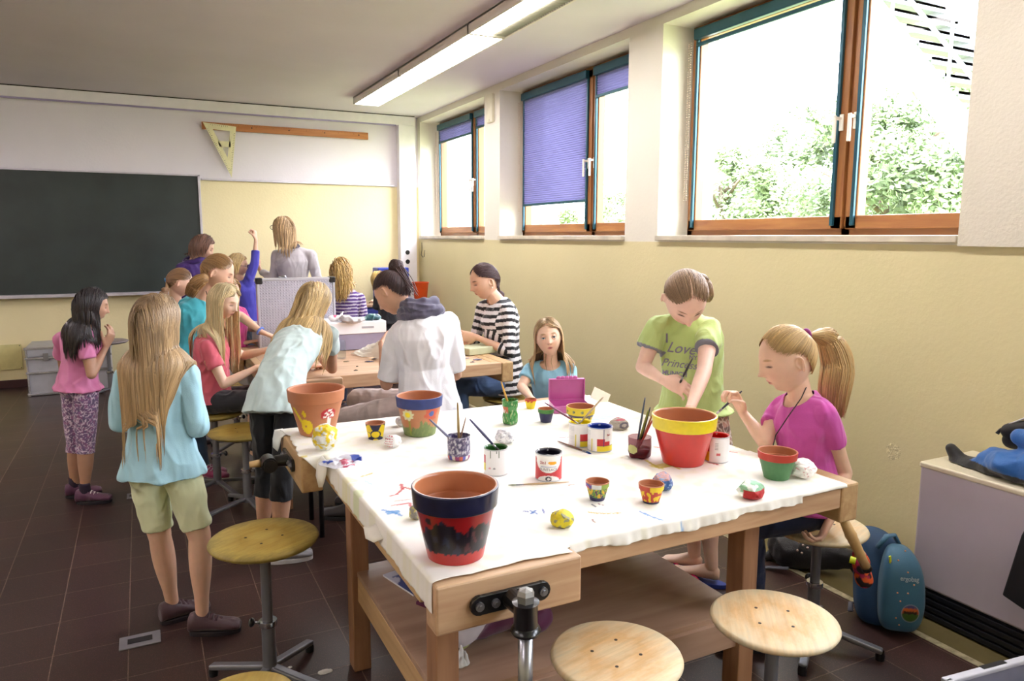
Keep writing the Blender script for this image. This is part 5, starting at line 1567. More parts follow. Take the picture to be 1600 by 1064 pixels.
b = MB(); b.tube([(-.12, .03, .515), (-.115, .03, .525), (-.075, .03, .525), (-.07, .03, .515)], .008, 8); b.build('case_catch', M_CHR, cs, smooth=True)
MB().bb(-.28, .28, .07, .42, .0, .16).build('case_tray', mat('studded_panel', '#b3afba'), cs, bevel=.004)
bxx = empty('storage_box', (1.33, 5.46, Z2), 'white lidded drawer box with grey base right of the aluminium case', 'box')
MB().bb(-.26, .26, -.20, .12, .0, .118).build('box_base', mat('lilac_grey', '#8f88a0', .6), bxx, bevel=.004)
MB().bb(-.27, .27, -.21, .13, .118, .205).build('box_tray', mat('white_lacquer', '#e9e6ea'), bxx, bevel=.004)
MB().bb(.085, .175, -.2125, -.209, .155, .170).build('label_slot', mat('slot_grey', '#a7a6ad', .5), bxx)
def px2(u, v, z): return on(u, v, z)
zb2 = Z2 + .207
pl = cloth_blob('plastic_bag', [('ball', px2(552, 500, zb2 + .015), (.085, .05, .022)), ('ball', px2(540, 498, zb2 + .02), (.05, .04, .025))], .006, mat('cloudy_plastic', '#b3adae', .25, coat=.5), 'crumpled clear plastic bag on the white box', 'plastic bag', amp=.012, sc=16, smooth=2)
tl = cloth_blob('teal_packet', [('ball', px2(582, 496, zb2 + .018), (.065, .04, .026))], .006, mat('teal_packet', '#fff', .3, attr='Col', coat=.4), 'dark teal packet of supplies lying at the right of the white box', 'packet', amp=.012, sc=14, smooth=2,
    colf=lambda p: C('#1d4a50') if noise.noise(p * 25) > -.2 else C('#9cc4c0'))
cl = cloth_blob('white_pouch', [('ball', px2(523, 497, zb2 + .02), (.05, .035, .03)), ('cap', px2(530, 498, zb2 + .02), px2(536, 487, zb2 + .03), .012, .003)], .005, mat('pouch_white', '#fff', .5, attr='Col'), 'white and pink pouch beside the striped girl on the box', 'pouch', amp=.008, sc=14, smooth=2,
    colf=lambda p: C('#c9406a') if noise.noise(p * 22) > .28 else C('#ece8e6'))
# white sheet
b = MB(); n_ = 40; vs = []
A0, A1, A2, A3 = px2(548, 553, Z2 + .004), px2(598, 562, Z2 + .004), px2(603, 528, Z2 + .16), px2(572, 541, Z2 + .05)
for i in range(n_):
    for j in range(n_):
        s_, t_ = i / (n_ - 1), j / (n_ - 1)
        p = (A0 * (1 - s_) + A1 * s_) * (1 - t_) + (A3 * (1 - s_) + A2 * s_) * t_
        p = p + V((0, 0, .012 * noise.noise(V((s_ * 5, t_ * 5, 0))) + .008 * abs(noise.noise(V((s_ * 12, t_ * 9, 3))))))
        p.z = max(p.z, Z2 + .003); vs.append(p)
b.add(vs, [(i * n_ + j, (i + 1) * n_ + j, (i + 1) * n_ + j + 1, i * n_ + j + 1) for i in range(n_ - 1) for j in range(n_ - 1)])
sh = b.build('tissue_sheet', M_PAPER, smooth=True); tag(sh, 'crumpled white sheet lying before the woman in the white blouse', 'sheet'); m = sh.modifiers.new('t', 'SOLIDIFY'); m.thickness = .004
p = px2(533, 560, Z2)
jr = empty('glass_jar', (p.x, p.y, Z2), 'clear straight glass jar standing by the leaning girl on the middle bench', 'jar')
b = MB().lathe([(0, .002), (.032, .002), (.034, .006), (.034, .11), (.030, .118), (.031, .128), (.029, .128), (.028, .118), (.031, .11), (.031, .008), (0, .006)], n=36)
b.build('jar_wall', thin_glass('jar_glass', (.92, .95, .96)), jr, smooth=True)
for i, (u, v, w_, c_, l_) in enumerate(((518, 572, .016, '#4a4036', 'dark wood chip on the middle bench, left of the others'), (541, 565, .02, '#8d7a5e', 'pale shaving on the middle bench near the jar'), (558, 573, .007, '#15131c', 'small black bead near the front edge of the middle bench'), (577, 565, .03, '#3a3850', 'dark blue scrap near the white sheet on the middle bench'), (556, 579, .014, '#443a30', 'small brown splinter at the front edge of the middle bench'),
        (570, 557, .035, '#cfcabf', 'pale paper scrap in front of the white sheet'), (727, 560, .03, '#8f8c98', 'grey scrap at the right of the middle bench'), (746, 562, .034, '#5d5a70', 'curled grey strip before the woman in stripes'), (738, 566, .018, '#3b3850', 'dark scrap near the right vise jaw of the middle bench'), (590, 560, .04, '#2e2c38', 'dark rag strip beside the white sheet'))):
    p = px2(u, v, Z2)
    cc = c_
    crumple(V((p.x, p.y, Z2)), w_, w_ * .45, .006, i * 2.3, lambda x, y, k: C(cc), l_, 'wood_scrap', 'scrap', M_CRUM, group='scraps on the middle bench', sub=10)
# tablet or tray the striped woman holds near her hands
o = MB().bb(-.12, .12, -.09, .09, 0, .05).build('sewing_box', mat('olive_grey_box', '#b9bb9a', .5), bevel=.006); p = px2(752, 548, Z2 + .02); o.location = (p.x - .02, p.y + .05, Z2); o.rotation_euler = (0, 0, .2); tag(o, 'low pale olive box in front of the woman in stripes', 'box')

fr = empty('steel_trestle', (.795, 3.98, 0), 'slim black steel leg frame behind the left vise of the front bench', 'trestle')
for y in (-.11, .17):
    MB().tube([(0, y, 0), (0, y, .66)], .0135, 12).build('leg', M_BLK, fr, smooth=True)
MB().tube([(0, -.125, .66), (0, .185, .66)], .0135, 12).build('top_bar', M_BLK, fr, smooth=True)

# ------------------------------------------------------------------ back of the room
def metal_chest():
    c = empty('metal_chest', (-.72, 9.02, 0), 'silver ribbed metal chest on the floor under the blackboard', 'chest')
    m_ = mat('chest_aluminium', '#b4b4bc', .4, metal=.35, noise_amt=.08)
    MB().bb(-.37, .37, -.28, .26, 0, .40).build('chest_body', m_, c, bevel=.006)
    MB().bb(-.38, .38, -.29, .27, .40, .50).build('chest_lid', m_, c, bevel=.012)
    b = MB()
    for z in (.02, .24, .39, .49): b.bb(-.385, .385, -.298, -.28, z - .012, z + .012)
    for x in (-.375, .36): b.bb(x, x + .018, -.296, -.28, 0, .49)
    b.build('chest_rib_edging', mat('chest_edge', '#c6c6cc', .25, metal=.9), c, bevel=.003)
    for x in (-.20, .20):
        b = MB(); b.bb(x - .025, x + .025, -.306, -.292, .36, .44); b.build('chest_latch', M_STEEL, c, bevel=.004)
    return c
metal_chest()
# low cupboard along the back wall with things on it
sb = empty('side_cupboard', (2.36, 9.0, 0), 'low cupboard with brown top and blue front at the far wall', 'cupboard')
MB().bb(-.62, .62, -.26, .22, 0, .77).build('cupboard_body', mat('cupboard_blue', '#27348a', .45), sb, bevel=.004)
MB().bb(-.64, .64, -.28, .22, .77, .80).build('cupboard_top', W_SHELF, sb, bevel=.004)
for x in (-.31, .31): MB().bb(x - .29, x + .29, -.275, -.26, .03, .74).build('cupboard_door', mat('cupboard_blue', '#27348a'), sb, bevel=.004)
cab = empty('drawer_cabinet', (2.80, 8.93, .80), 'blue parts cabinet with small clear drawers on the far cupboard', 'drawer cabinet')
MB().bb(-.20, .20, -.10, .14, 0, .44).build('cabinet_shell', mat('cabinet_blue', '#2b3fa6', .4), cab, bevel=.01)
md = mat('drawer_smoke', '#6a6a78', .2, coat=.3)
for j in range(5):
    for i in range(4):
        q = MB().bb(-.178 + i * .09, -.094 + i * .09, -.112, -.10, .02 + j * .075, .088 + j * .075).build('drawer', md, cab, bevel=.003)
        MB().bb(-.15 + i * .09, -.122 + i * .09, -.120, -.112, .03 + j * .075, .04 + j * .075).build('drawer_pull', M_CHR, q)
bn = empty('bin', (3.12, 8.75, .78), 'orange plastic bin right of the blue drawer cabinet', 'bin')
b = MB().lathe([(0, 0), (.07, 0), (.10, .27), (.108, .27), (.108, .28), (.096, .28), (.066, .006), (0, .006)], n=36)
bo = b.build('bin_wall', mat('orange_plastic', '#cf4a12', .4), bn, smooth=True, angle=40)
pd = MB().bb(-.12, .12, -.14, .14, 0, .775).build('side_stand', mat('stand_wood', '#b08d5c', .5), bevel=.005); pd.location = (3.12, 8.75, .003); tag(pd, 'narrow wooden stand carrying the orange bin in the far corner', 'stand')
bp_ = onY(578, 455, 8.9)
cloth_blob('blue_cloth_pile', [('ball', V((2.07, 8.92, .86)), (.12, .1, .05)), ('ball', V((2.20, 8.85, .89)), (.09, .08, .06)), ('ball', V((2.02, 8.95, .93)), (.09, .08, .05)), ('cap', V((2.1, 8.8, .84)), V((2.24, 8.78, .86)), .035, .03)], .01,
    mat('pale_blue_print', '#fff', .6, attr='Col'), 'pile of light blue and white cloths on the far cupboard', 'cloth pile', amp=.02, sc=9, colf=lambda p: C('#5fa6c8') if noise.noise(p * 11) > -.12 else C('#dfe6ea'))
cloth_blob('black_bag', [('ball', V((1.98, 8.58, .22)), (.17, .09, .22)), ('ball', V((1.98, 8.58, .52)), (.16, .08, .22))], .012, mat('backpack_black', '#17161a'), 'tall black bag standing before the far cupboard', 'bag', amp=.02, sc=8)
# green bottle behind the chest
p = onY(186, 560, 8.85)
bt = MB().lathe([(0, 0), (.035, 0), (.037, .02), (.036, .14), (.016, .20), (.014, .24), (0, .24)], n=24).build('glass_bottle', mat('green_bottle', '#2f7a38', .1, trans=.6), smooth=True, angle=50); bt.location = (p.x, p.y, .50 if False else .0); tag(bt, 'green bottle standing on the floor right of the silver chest', 'bottle')
# power strips and books on the floor beyond the middle bench
p = on(735, 637, .0)
ps = empty('power_strip', (1.95, 5.45, 0), 'black power strip with a red light on the floor under the middle bench', 'power strip', rz=.3)
MB().bb(-.03, .03, -.22, .22, .0, .045).build('strip_body', M_BLK, ps, bevel=.006)
MB().bb(-.02, .0, .19, .21, .045, .05).build('red_lamp', emis('red_led', (1, .05, .02), 3), ps)
MB().tube([(0, -.22, .02), (.1, -.3, .01), (.25, -.2, .012), (.3, .1, .01), (.2, .4, .012)], .005, 6).build('cord', M_BLK, ps, smooth=True)
ra = empty('radiator', (3.05, 5.55, 0), 'dark low slatted radiator on the floor along the wall', 'radiator')
b = MB(); b.bb(-.05, .12, -.9, .9, .03, .22)
for i in range(40): b.bb(-.06, .13, -.89 + i * .045, -.875 + i * .045, .02, .24)
b.build('radiator_body', mat('radiator_dark', '#3c3436', .4), ra)
for y in (-.8, .8): MB().bb(-.03, .1, y - .02, y + .02, 0, .03).build('radiator_foot', M_BLK, ra)

# knocked-off plaster patch on the yellow wall
pw = onX(1396, 705, RX); b = MB(); N_ = 22; vs = [(RX - .001, pw.y, pw.z)]
rng_ = random.Random(4)
for k in range(1, 6):
    for i in range(N_):
        a = 2 * PI * i / N_; rr = .042 * k / 5 * (1 + .25 * noise.noise(V((math.cos(a) * 1.5, math.sin(a) * 1.5, 3))))
        vs.append((RX - .0012 - .004 * abs(noise.noise(V((k * 1.3, i * .8, 2)))) * (k < 5), pw.y + rr * math.cos(a), pw.z + rr * math.sin(a)))
b.add(vs, [(0, 1 + (i + 1) % N_, 1 + i) for i in range(N_)] + [(1 + k * N_ + i, 1 + k * N_ + (i + 1) % N_, 1 + (k + 1) * N_ + (i + 1) % N_, 1 + (k + 1) * N_ + i) for k in range(4) for i in range(N_)])
o = b.build('trim_20', mat('bare_plaster', '#d9cfa6', .9, noise_amt=.2, noise_scale=60, bump=.6, bump_scale=120)); tag(o, kind='structure')

# ------------------------------------------------------------------ people
M_SKIN = None
def skin_mat():
    m, nt, N, L, P = newmat('skin')
    a = N.new('ShaderNodeAttribute'); a.attribute_name = 'Col'
    tc = N.new('ShaderNodeTexCoord'); nz = N.new('ShaderNodeTexNoise'); nz.inputs['Scale'].default_value = 22; nz.inputs['Detail'].default_value = 5
    L.new(tc.outputs['Object'], nz.inputs['Vector'])
    mr = N.new('ShaderNodeMapRange'); mr.inputs[1].default_value = .3; mr.inputs[2].default_value = .7; mr.inputs[3].default_value = .95; mr.inputs[4].default_value = 1.05; L.new(nz.outputs[0], mr.inputs[0])
    mx = N.new('ShaderNodeMix'); mx.data_type = 'RGBA'; mx.blend_type = 'MULTIPLY'; mx.inputs[0].default_value = 1
    L.new(a.outputs['Color'], mx.inputs[6]); L.new(mr.outputs[0], mx.inputs[7]); L.new(mx.outputs[2], P.inputs['Base Color'])
    P.inputs['Roughness'].default_value = .5
    P.inputs['Specular IOR Level'].default_value = .35
    P.inputs['Subsurface Weight'].default_value = .12
    P.inputs['Subsurface Radius'].default_value = (.012, .004, .002)
    P.inputs['Subsurface Scale'].default_value = 1.0
    return m
M_SKIN = skin_mat()
def hair_mat():
    m, nt, N, L, P = newmat('hair')
    a = N.new('ShaderNodeAttribute'); a.attribute_name = 'Col'
    L.new(a.outputs['Color'], P.inputs['Base Color'])
    P.inputs['Roughness'].default_value = .42
    P.inputs['Specular IOR Level'].default_value = .45
    P.inputs['Anisotropic'].default_value = .5
    return m
M_HAIR = hair_mat()
M_EYE = mat('eye', '#ffffff', .12, attr='Col', noise_amt=.0, coat=.5)
_cloth = {}
def cloth_mat(name, rough=.85):
    if name in _cloth: return _cloth[name]
    m = mat('cloth_' + name, '#ffffff', rough, attr='Col', noise_amt=.05, noise_scale=9, bump=.12, bump_scale=260, sheen=.2)
    nt = m.node_tree; N = nt.nodes; L = nt.links; P = N['Principled BSDF']
    tc = N.new('ShaderNodeTexCoord'); mp = N.new('ShaderNodeMapping'); mp.inputs['Scale'].default_value = (1, 1, .55)
    L.new(tc.outputs['Object'], mp.inputs[0])
    nz = N.new('ShaderNodeTexNoise'); nz.inputs['Scale'].default_value = 9; nz.inputs['Detail'].default_value = 2; nz.inputs['Distortion'].default_value = 1.4
    nz.noise_type = 'RIDGED_MULTIFRACTAL'
    L.new(mp.outputs[0], nz.inputs['Vector'])
    bp = N.new('ShaderNodeBump'); bp.inputs['Strength'].default_value = .7; bp.inputs['Distance'].default_value = .03
    L.new(nz.outputs[0], bp.inputs['Height'])
    old = P.inputs['Normal'].links[0].from_node
    L.new(bp.outputs[0], old.inputs['Normal'])
    _cloth[name] = m
    return m

def head_matrix(c, face, up=(0, 0, 1)):
    f = V(face).normalized(); u = V(up); r = f.cross(u).normalized(); u = r.cross(f).normalized()
    return Matrix((( r.x, f.x, u.x, c.x), (r.y, f.y, u.y, c.y), (r.z, f.z, u.z, c.z), (0, 0, 0, 1)))

def G(x, s): return math.exp(-(x / s) ** 2)
HR = (.0735, .092, .108)
def head_mesh(mb, M, s, mouth=0.0):
    rx, ry, rz = [q * s for q in HR]
    nu, nv = 72, 54
    vs = []
    for k in range(nv + 1):
        th = -PI / 2 + PI * k / nv
        for i in range(nu):
            ph = 2 * PI * i / nu
            dx, dy, dz = math.cos(th) * math.cos(ph), math.cos(th) * math.sin(ph), math.sin(th)
            X, Z = dx, dz
            x, y, z = dx * rx, dy * ry, dz * rz
            if dz < 0:
                j = (-dz) ** 1.4
                x *= 1 - .30 * j
                if dy < 0: y *= 1 - .42 * (-dz) ** 1.1
                else: y *= 1 - .10 * j
            if dz > .3: x *= 1 - .06 * (dz - .3)
            if dy > 0:
                fr = dy
                y *= 1 - .06 * G(Z - .05, .5)
                d = 0
                # nose
                if -.36 < Z < .3:
                    tt = (.26 - Z) / .5
                    d += (.004 + .016 * max(0, min(tt, 1)) ** 1.2) * G(X, .13 + .05 * max(0, tt)) * (1 if Z > -.24 else max(0, 1 - (-.24 - Z) / .07))
                d += .005 * G(X, .20) * G(Z + .21, .07)
                for sx in (-1, 1):
                    d -= .0105 * G(X - sx * .40, .19) * G(Z - .07, .12)
                    d += .0035 * G(X - sx * .40, .14) * G(Z - .055, .055)
                    d += .004 * G(X - sx * .56, .26) * G(Z + .22, .22)
                    d += .003 * G(X - sx * .36, .28) * G(Z - .25, .07)
                d += .0055 * G(X, .26) * G(Z + .445, .042) + .0065 * G(X, .22) * G(Z + .545, .045) - (.003 + mouth * .007) * G(X, .26) * G(Z + .495, .022 + mouth * .02)
                d -= .003 * G(X, .30) * G(Z + .66, .07)
                d += .007 * G(X, .30) * G(Z + .83, .14)
                y += d * s * min(1, fr * 2.2)
            vs.append(M @ V((x, y, z)))
    b = len(mb.v)
    mb.v.extend([tuple(v) for v in vs])
    for k in range(nv):
        for i in range(nu):
            j = (i + 1) % nu
            mb.f.append((b + k * nu + i, b + k * nu + j, b + (k + 1) * nu + j, b + (k + 1) * nu + i)); mb.mi.append(0)
    # ears
    R3 = M.to_3x3()
    for sx in (-1, 1):
        c = M @ V((sx * rx * 1.02, -.006 * s, -.006 * s))
        Re = R3 @ Matrix.Rotation(sx * .45, 3, 'Z') @ Matrix.Rotation(-.15, 3, 'X')
        mb.ball(c - Re @ V((sx * .004 * s, 0, 0)), (.005 * s, .013 * s, .024 * s), Re, 14, 10)
        ring = [c + Re @ V((sx * .002 * s, (-.003 + .0135 * math.cos(a_) * (1 - .25 * (math.sin(a_) < 0))) * s, .025 * math.sin(a_) * s)) for a_ in [PI * (.0 + 1.75 * i / 16) - .6 for i in range(17)]]
        mb.tube(ring, .0036 * s, 8)

def face_cols(co, cols, M, s, base, lips='#b4525a', brow='#7a5a3c', lid=1.0, makeup=.0, blush=.10):
    Mi = np.array(M.inverted()); L = co @ Mi[:3, :3].T + Mi[:3, 3]
    rx, ry, rz = [q * s for q in HR]
    near = (np.abs(L[:, 0]) < rx * 1.25) & (np.abs(L[:, 2]) < rz * 1.15) & (np.abs(L[:, 1]) < ry * 1.5)
    X = L[:, 0] / rx; Z = L[:, 2] / rz; Yf = L[:, 1] > ry * .35
    X = X / np.clip(1 - .30 * np.clip(-Z, 0, 1) ** 1.4, .5, 1)
    g = lambda x, q: np.exp(-(x / q) ** 2)
    def mixin(w, c):
        w = np.clip(w, 0, 1)[:, None]; cols[:] = cols * (1 - w) + np.array(c) * w
    f = near & Yf
    bl = (g(X - .5, .25) + g(X + .5, .25)) * g(Z + .25, .2) * blush * f; mixin(bl, srgb('#d0706a'))
    mixin(g(X, .16) * g(Z + .22, .1) * .12 * f, srgb('#cc7068'))
    w = np.clip(1.6 * (g(X, .24) * g(Z + .495, .088)) - .45, 0, 1) * 1.2 * f; mixin(w * .8, srgb(lips))
    mixin(np.clip(1.8 * g(X, .24) * g(Z + .495, .022) - .4, 0, 1) * .85 * f, srgb('#6a2c2c'))
    for sx in (-1, 1):
        xx = (X - sx * .40)
        arch = .255 - .35 * (np.abs(xx + sx * -.03)) ** 2
        mixin(np.clip(2.0 * g(xx, .20) * g(Z - arch, .042) - .4, 0, 1) * .85 * f, srgb(brow))
        lidz = .035 + .25 * xx ** 2
        if lid > .5: mixin(np.clip(2.2 * g(xx, .17) * g(Z - lidz, .032) - .5, 0, 1) * .95 * f, srgb('#3a2620'))
        mixin(np.clip(g(xx, .17) * g(Z - .10, .08), 0, 1) * .30 * f, srgb('#8a5a50'))
        mixin(g(X - sx * .11, .05) * g(Z + .30, .025) * .5 * f, srgb('#7a3a34'))
    return cols

def arm_prof(t): return 1 + .10 * math.sin(PI * min(1, t * 1.3)) - .03 * t
def calf_prof(t): return 1 + .22 * math.sin(PI * min(1, t * 1.35)) ** 1.0 * (1 if t < .74 else .0) - 0.02

def hand(mb, w, d, pn, s=1.0, thumb=1, curl=.35, spread=.05, curls=None, thumbcurl=.3):
    """w wrist, d direction, pn palm normal, thumb: +1 on the side axis, -1 opposite"""
    d = V(d).normalized(); pn = V(pn); pn = (pn - d * pn.dot(d)).normalized(); sd = d.cross(pn).normalized() * thumb
    secs = []
    for (t, a, b_) in ((-.015, .021, .017), (.0, .022, .016), (.025, .030, .015), (.055, .036, .014), (.080, .037, .012), (.092, .034, .010), (.096, .028, .006)):
        secs.append((w + d * t * s + sd * (.002 * s), sd, pn, a * s, b_ * s))
    mb.loft(secs, 18)
    lens = (.066, .074, .069, .053)
    for i in range(4):
        off = (.0265 - i * .0178) * s
        p = w + d * (.088 - (.006 if i in (0, 3) else 0) - (.004 if i == 3 else 0)) * s + sd * off
        cu = curls[i] if curls else curl
        ang = 0.0; dirv = (d + sd * spread * (1.5 - i)).normalized()
        pts = [p]; L_ = lens[i] * s
        for q, fr in enumerate((.45, .31, .24)):
            ang += cu * (1.0, 1.15, .8)[q]
            dv = dirv * math.cos(ang) + pn * math.sin(ang)
            pts.append(pts[-1] + dv * L_ * fr)
        r = (.0080, .0083, .0080, .0070)[i] * s
        for q in range(3): mb.capsule(pts[q], pts[q + 1], r * (1 - .06 * q), r * (1 - .06 * (q + 1)), n=10, k=2)
    p = w + d * .022 * s + sd * .024 * s
    t1 = (d * .72 + sd * .62 + pn * .25).normalized()
    q1 = p + t1 * .034 * s
    t2 = (d * .9 + sd * (.30 - thumbcurl * .5) + pn * (.25 + thumbcurl)).normalized()
    q2 = q1 + t2 * .027 * s
    q3 = q2 + (t2 * .9 + pn * thumbcurl * .4).normalized() * .022 * s
    mb.capsule(p, q1, .0125 * s, .0105 * s, n=10, k=2); mb.capsule(q1, q2, .0098 * s, .0092 * s, n=10, k=2); mb.capsule(q2, q3, .0092 * s, .0078 * s, n=10, k=2)

TORSO = [(-.10, .095, .085, .0), (-.02, .122, .098, -.006), (.10, .128, .100, -.008), (.28, .112, .086, .0), (.45, .102, .078, .004), (.62, .112, .084, .006), (.78, .122, .088, .004), (.90, .112, .075, -.002), (.965, .078, .055, -.004), (1.0, .050, .044, .0)]
class Body: pass

def spine(P, N, upP, k=.45):
    C_ = P + upP * (N - P).length * k
    def f(t):
        if t < 0:
            return P + upP * (t * (N - P).length)
        return P * (1 - t) ** 2 + C_ * 2 * t * (1 - t) + N * t * t
    return f

def project_cut(me, centre, radii, R=None):
    """drop the part of a garment inside an ellipsoid, with a clean edge on it"""
    bm = bmesh.new(); bm.from_mesh(me)
    Ri = (R or Matrix.Identity(3)).transposed()
    def q(p):
        l = Ri @ (p - centre); return math.sqrt((l.x / radii[0]) ** 2 + (l.y / radii[1]) ** 2 + (l.z / radii[2]) ** 2)
    dele = [v for v in bm.verts if q(v.co) < 1]
    bmesh.ops.delete(bm, geom=dele, context='VERTS')
    for v in bm.verts:
        if v.is_boundary:
            k = q(v.co)
            if k < 1.25: v.co = centre + (v.co - centre) / k
    bm.to_mesh(me); bm.free()

def fold_noise(co, no, amp, sc, axis=None, seed=0):
    out = np.empty(len(co))
    for i, c in enumerate(co):
        p = V(c)
        if axis is not None:
            a = p.dot(axis); p = p - axis * a * .62
        n1 = noise.noise(p * sc + V((seed, 0, 0))); n2 = noise.noise(p * sc * 2.3 + V((0, seed, 0)))
        out[i] = (1 - 3.2 * abs(n1)) * .8 + n2 * .35
    return out * amp

def person(lab, base, dh, hd, face, nk, pv, sL, sR, armL=None, armR=None, legL=None, legR=None, s=1.0, fat=1.0, skin='#d9a183', tilt=(0, 0, 1),
           handL=None, handR=None, shirt=None, pants=None, shoes=None, hair=None, fc=None, voxel=.0045, hipr=None, upP=(0, 0, 1), fem=False, eyes=None, headS=1.0, bend=.45, mouth=0.0, head_off=(0, 0, 0), chest=0.0, ccut=None, cvox=None, shoulder_w=None, feet=None, armr=1.0, hs=None, lidu=.28):
    def P3(t): return at(t[0], t[1], dh + (t[2] if len(t) > 2 else 0))
    B = Body()
    bp = P3(pv)
    root = empty('person', (bp.x, bp.y, 0.0), lab, 'person', 'people in the classroom')
    cH, cN, cP, cL, cR = P3(hd), P3(nk), P3(pv), P3(sL), P3(sR)
    rs = (cR - cL).normalized()
    rh = V(hipr).normalized() if hipr is not None else V((rs.x, rs.y, rs.z * .3)).normalized()
    upP = V(upP).normalized()
    sp = spine(cP, cN, upP, bend)
    LT = (cN - cP).length
    M = head_matrix(cH, face, tilt)
    skinc = np.array(srgb(skin))
    k = s * fat
    aL = [P3(q) for q in armL] if armL else None
    aR = [P3(q) for q in armR] if armR else None
    def legs(q, sg):
        if q is None: return None
        if isinstance(q, str):
            x0 = cP + rh * sg * .075 * s * fat
            return [V((x0.x, x0.y, cP.z * .56)) + V((rh.y, -rh.x, 0)) * -.01, V((x0.x, x0.y, .075 * s))]
        return [P3(i) for i in q]
    lL = legs(legL, -1); lR = legs(legR, 1)
    r_arm = [q * s * armr * (.5 + .5 * fat) for q in (.036, .030, .0275, .0185)]
    r_leg = [q * k for q in (.066, .045, .044, .026)]
    def torso_secs(ease=0.0, t0=-.10, t1=1.0, flare=0.0, wide=1.0):
        out = []
        for (t, a, b_, off) in TORSO:
            if t < t0 - 1e-6 or t > t1 + 1e-6: continue
            c = sp(t); tan = (sp(t + .02) - sp(t - .02)).normalized()
            w = min(max(t, 0), 1); w = w * w * (3 - 2 * w)
            r = (rh * (1 - w) + rs * w); r = (r - tan * r.dot(tan)).normalized(); f = tan.cross(r).normalized()
            aa = a * k; bb = b_ * k
            if t > .72 and t < .95: aa = max(aa, (cR - cL).length * .5 * (.98 if t < .85 else .80))
            if fem and .55 < t < .82: bb += .018 * s; off = off + .008
            bb += chest * (1 if .5 < t < .85 else 0)
            out.append((c + f * off * k, r, f, (aa + ease) * wide, bb + ease))
        return out
    if 'DBG' in globals():
        ln = lambda a, b: round((a - b).length / s, 2)
        print('LEN', lab[:28], 'torso', ln(cP, cN), 'shw', ln(cL, cR), 'neck', ln(cN, cH), 'arms', [[ln(sh_, a[0]), ln(a[0], a[1])] for sh_, a in ((cL, aL), (cR, aR)) if a], 'legs', [[ln(cP, a[0]), ln(a[0], a[1]), round(a[1].z, 2)] for a in (lL, lR) if a], 'pz', round(cP.z, 2), 'hz', round(cH.z, 2))
    # ---------------- body
    mb = MB()
    mb.loft(torso_secs(-.008), 24)
    tan = (sp(1.0) - sp(.95)).normalized()
    neck_top = M @ V((0, -.018 * s * headS, -.072 * s * headS))
    mb.capsule(cN - tan * .03, neck_top, .046 * s * (1.08 if fem else 1), .041 * s, n=18)
    for c in (cL, cR):
        mb.capsule(cN.lerp(c, .25) - tan * .012 * s, c, .036 * s, .037 * s * armr, n=16)
    head_mesh(mb, M, s * headS, mouth)
    hips = [cP - rh * .070 * k - upP * .02, cP + rh * .070 * k - upP * .02]
    for arm, hnd, sh, th in ((aL, handL, cL, 1), (aR, handR, cR, -1)):
        if not arm: continue
        mb.capsule(sh, arm[0], r_arm[0], r_arm[1], arm_prof); mb.capsule(arm[0], arm[1], r_arm[1] * .98, r_arm[3], arm_prof)
        if hnd:
            hnd = dict(hnd)
            dv = hnd.pop('d', None); dv = cdir(*dv) if dv else (arm[1] - arm[0])
            pn = cdir(*hnd.pop('n', (0, -1, 0)))
            hand(mb, arm[1], dv, pn, (hs or s) * hnd.pop('s', 1.0), **hnd)
    for leg, hp in ((lL, hips[0]), (lR, hips[1])):
        if not leg: continue
        mb.capsule(hp, leg[0], r_leg[0], r_leg[1], lambda t: 1 + .05 * math.sin(PI * t)); mb.capsule(leg[0], leg[1], r_leg[2], r_leg[3], calf_prof)
    if feet:
        for leg, fd in zip((lL, lR), feet):
            if leg and fd:
                d = cdir(*fd); d.z = 0; d.normalize(); sd = d.cross(V((0, 0, 1)))
                a = leg[1]; g = V((a.x, a.y, a.z))
                mb.loft([(g - d * .035 * s + V((0, 0, -.035 * s)), sd, V((0, 0, 1)), .018 * s, .022 * s), (g - d * .02 * s + V((0, 0, -.03 * s)), sd, V((0, 0, 1)), .026 * s, .034 * s), (g + d * .03 * s + V((0, 0, -.03 * s)), sd, V((0, 0, 1)), .030 * s, .034 * s), (g + d * .09 * s + V((0, 0, -.043 * s)), sd, V((0, 0, 1)), .036 * s, .020 * s), (g + d * .13 * s + V((0, 0, -.049 * s)), sd, V((0, 0, 1)), .038 * s, .014 * s), (g + d * .145 * s + V((0, 0, -.051 * s)), sd, V((0, 0, 1)), .034 * s, .010 * s)], 18)
                for i in range(5):
                    p = g + d * (.142 - .006 * i) * s + sd * (.028 - i * .014) * s * (1 if leg is lL else -1) + V((0, 0, -.052 * s))
                    mb.capsule(p, p + d * (.028 - .003 * i) * s, (.010 if i == 0 else .0070) * s, (.009 if i == 0 else .0062) * s, n=8, k=2)
    me = remeshed(mb, voxel, 3)
    co = get_co(me)
    cols = np.tile(skinc, (len(co), 1))
    kw = dict(fc or {})
    cols = face_cols(co, cols, M, s * headS, skinc, **kw)
    set_col(me, cols)
    body = put('body', me, M_SKIN, root, world_space=True)
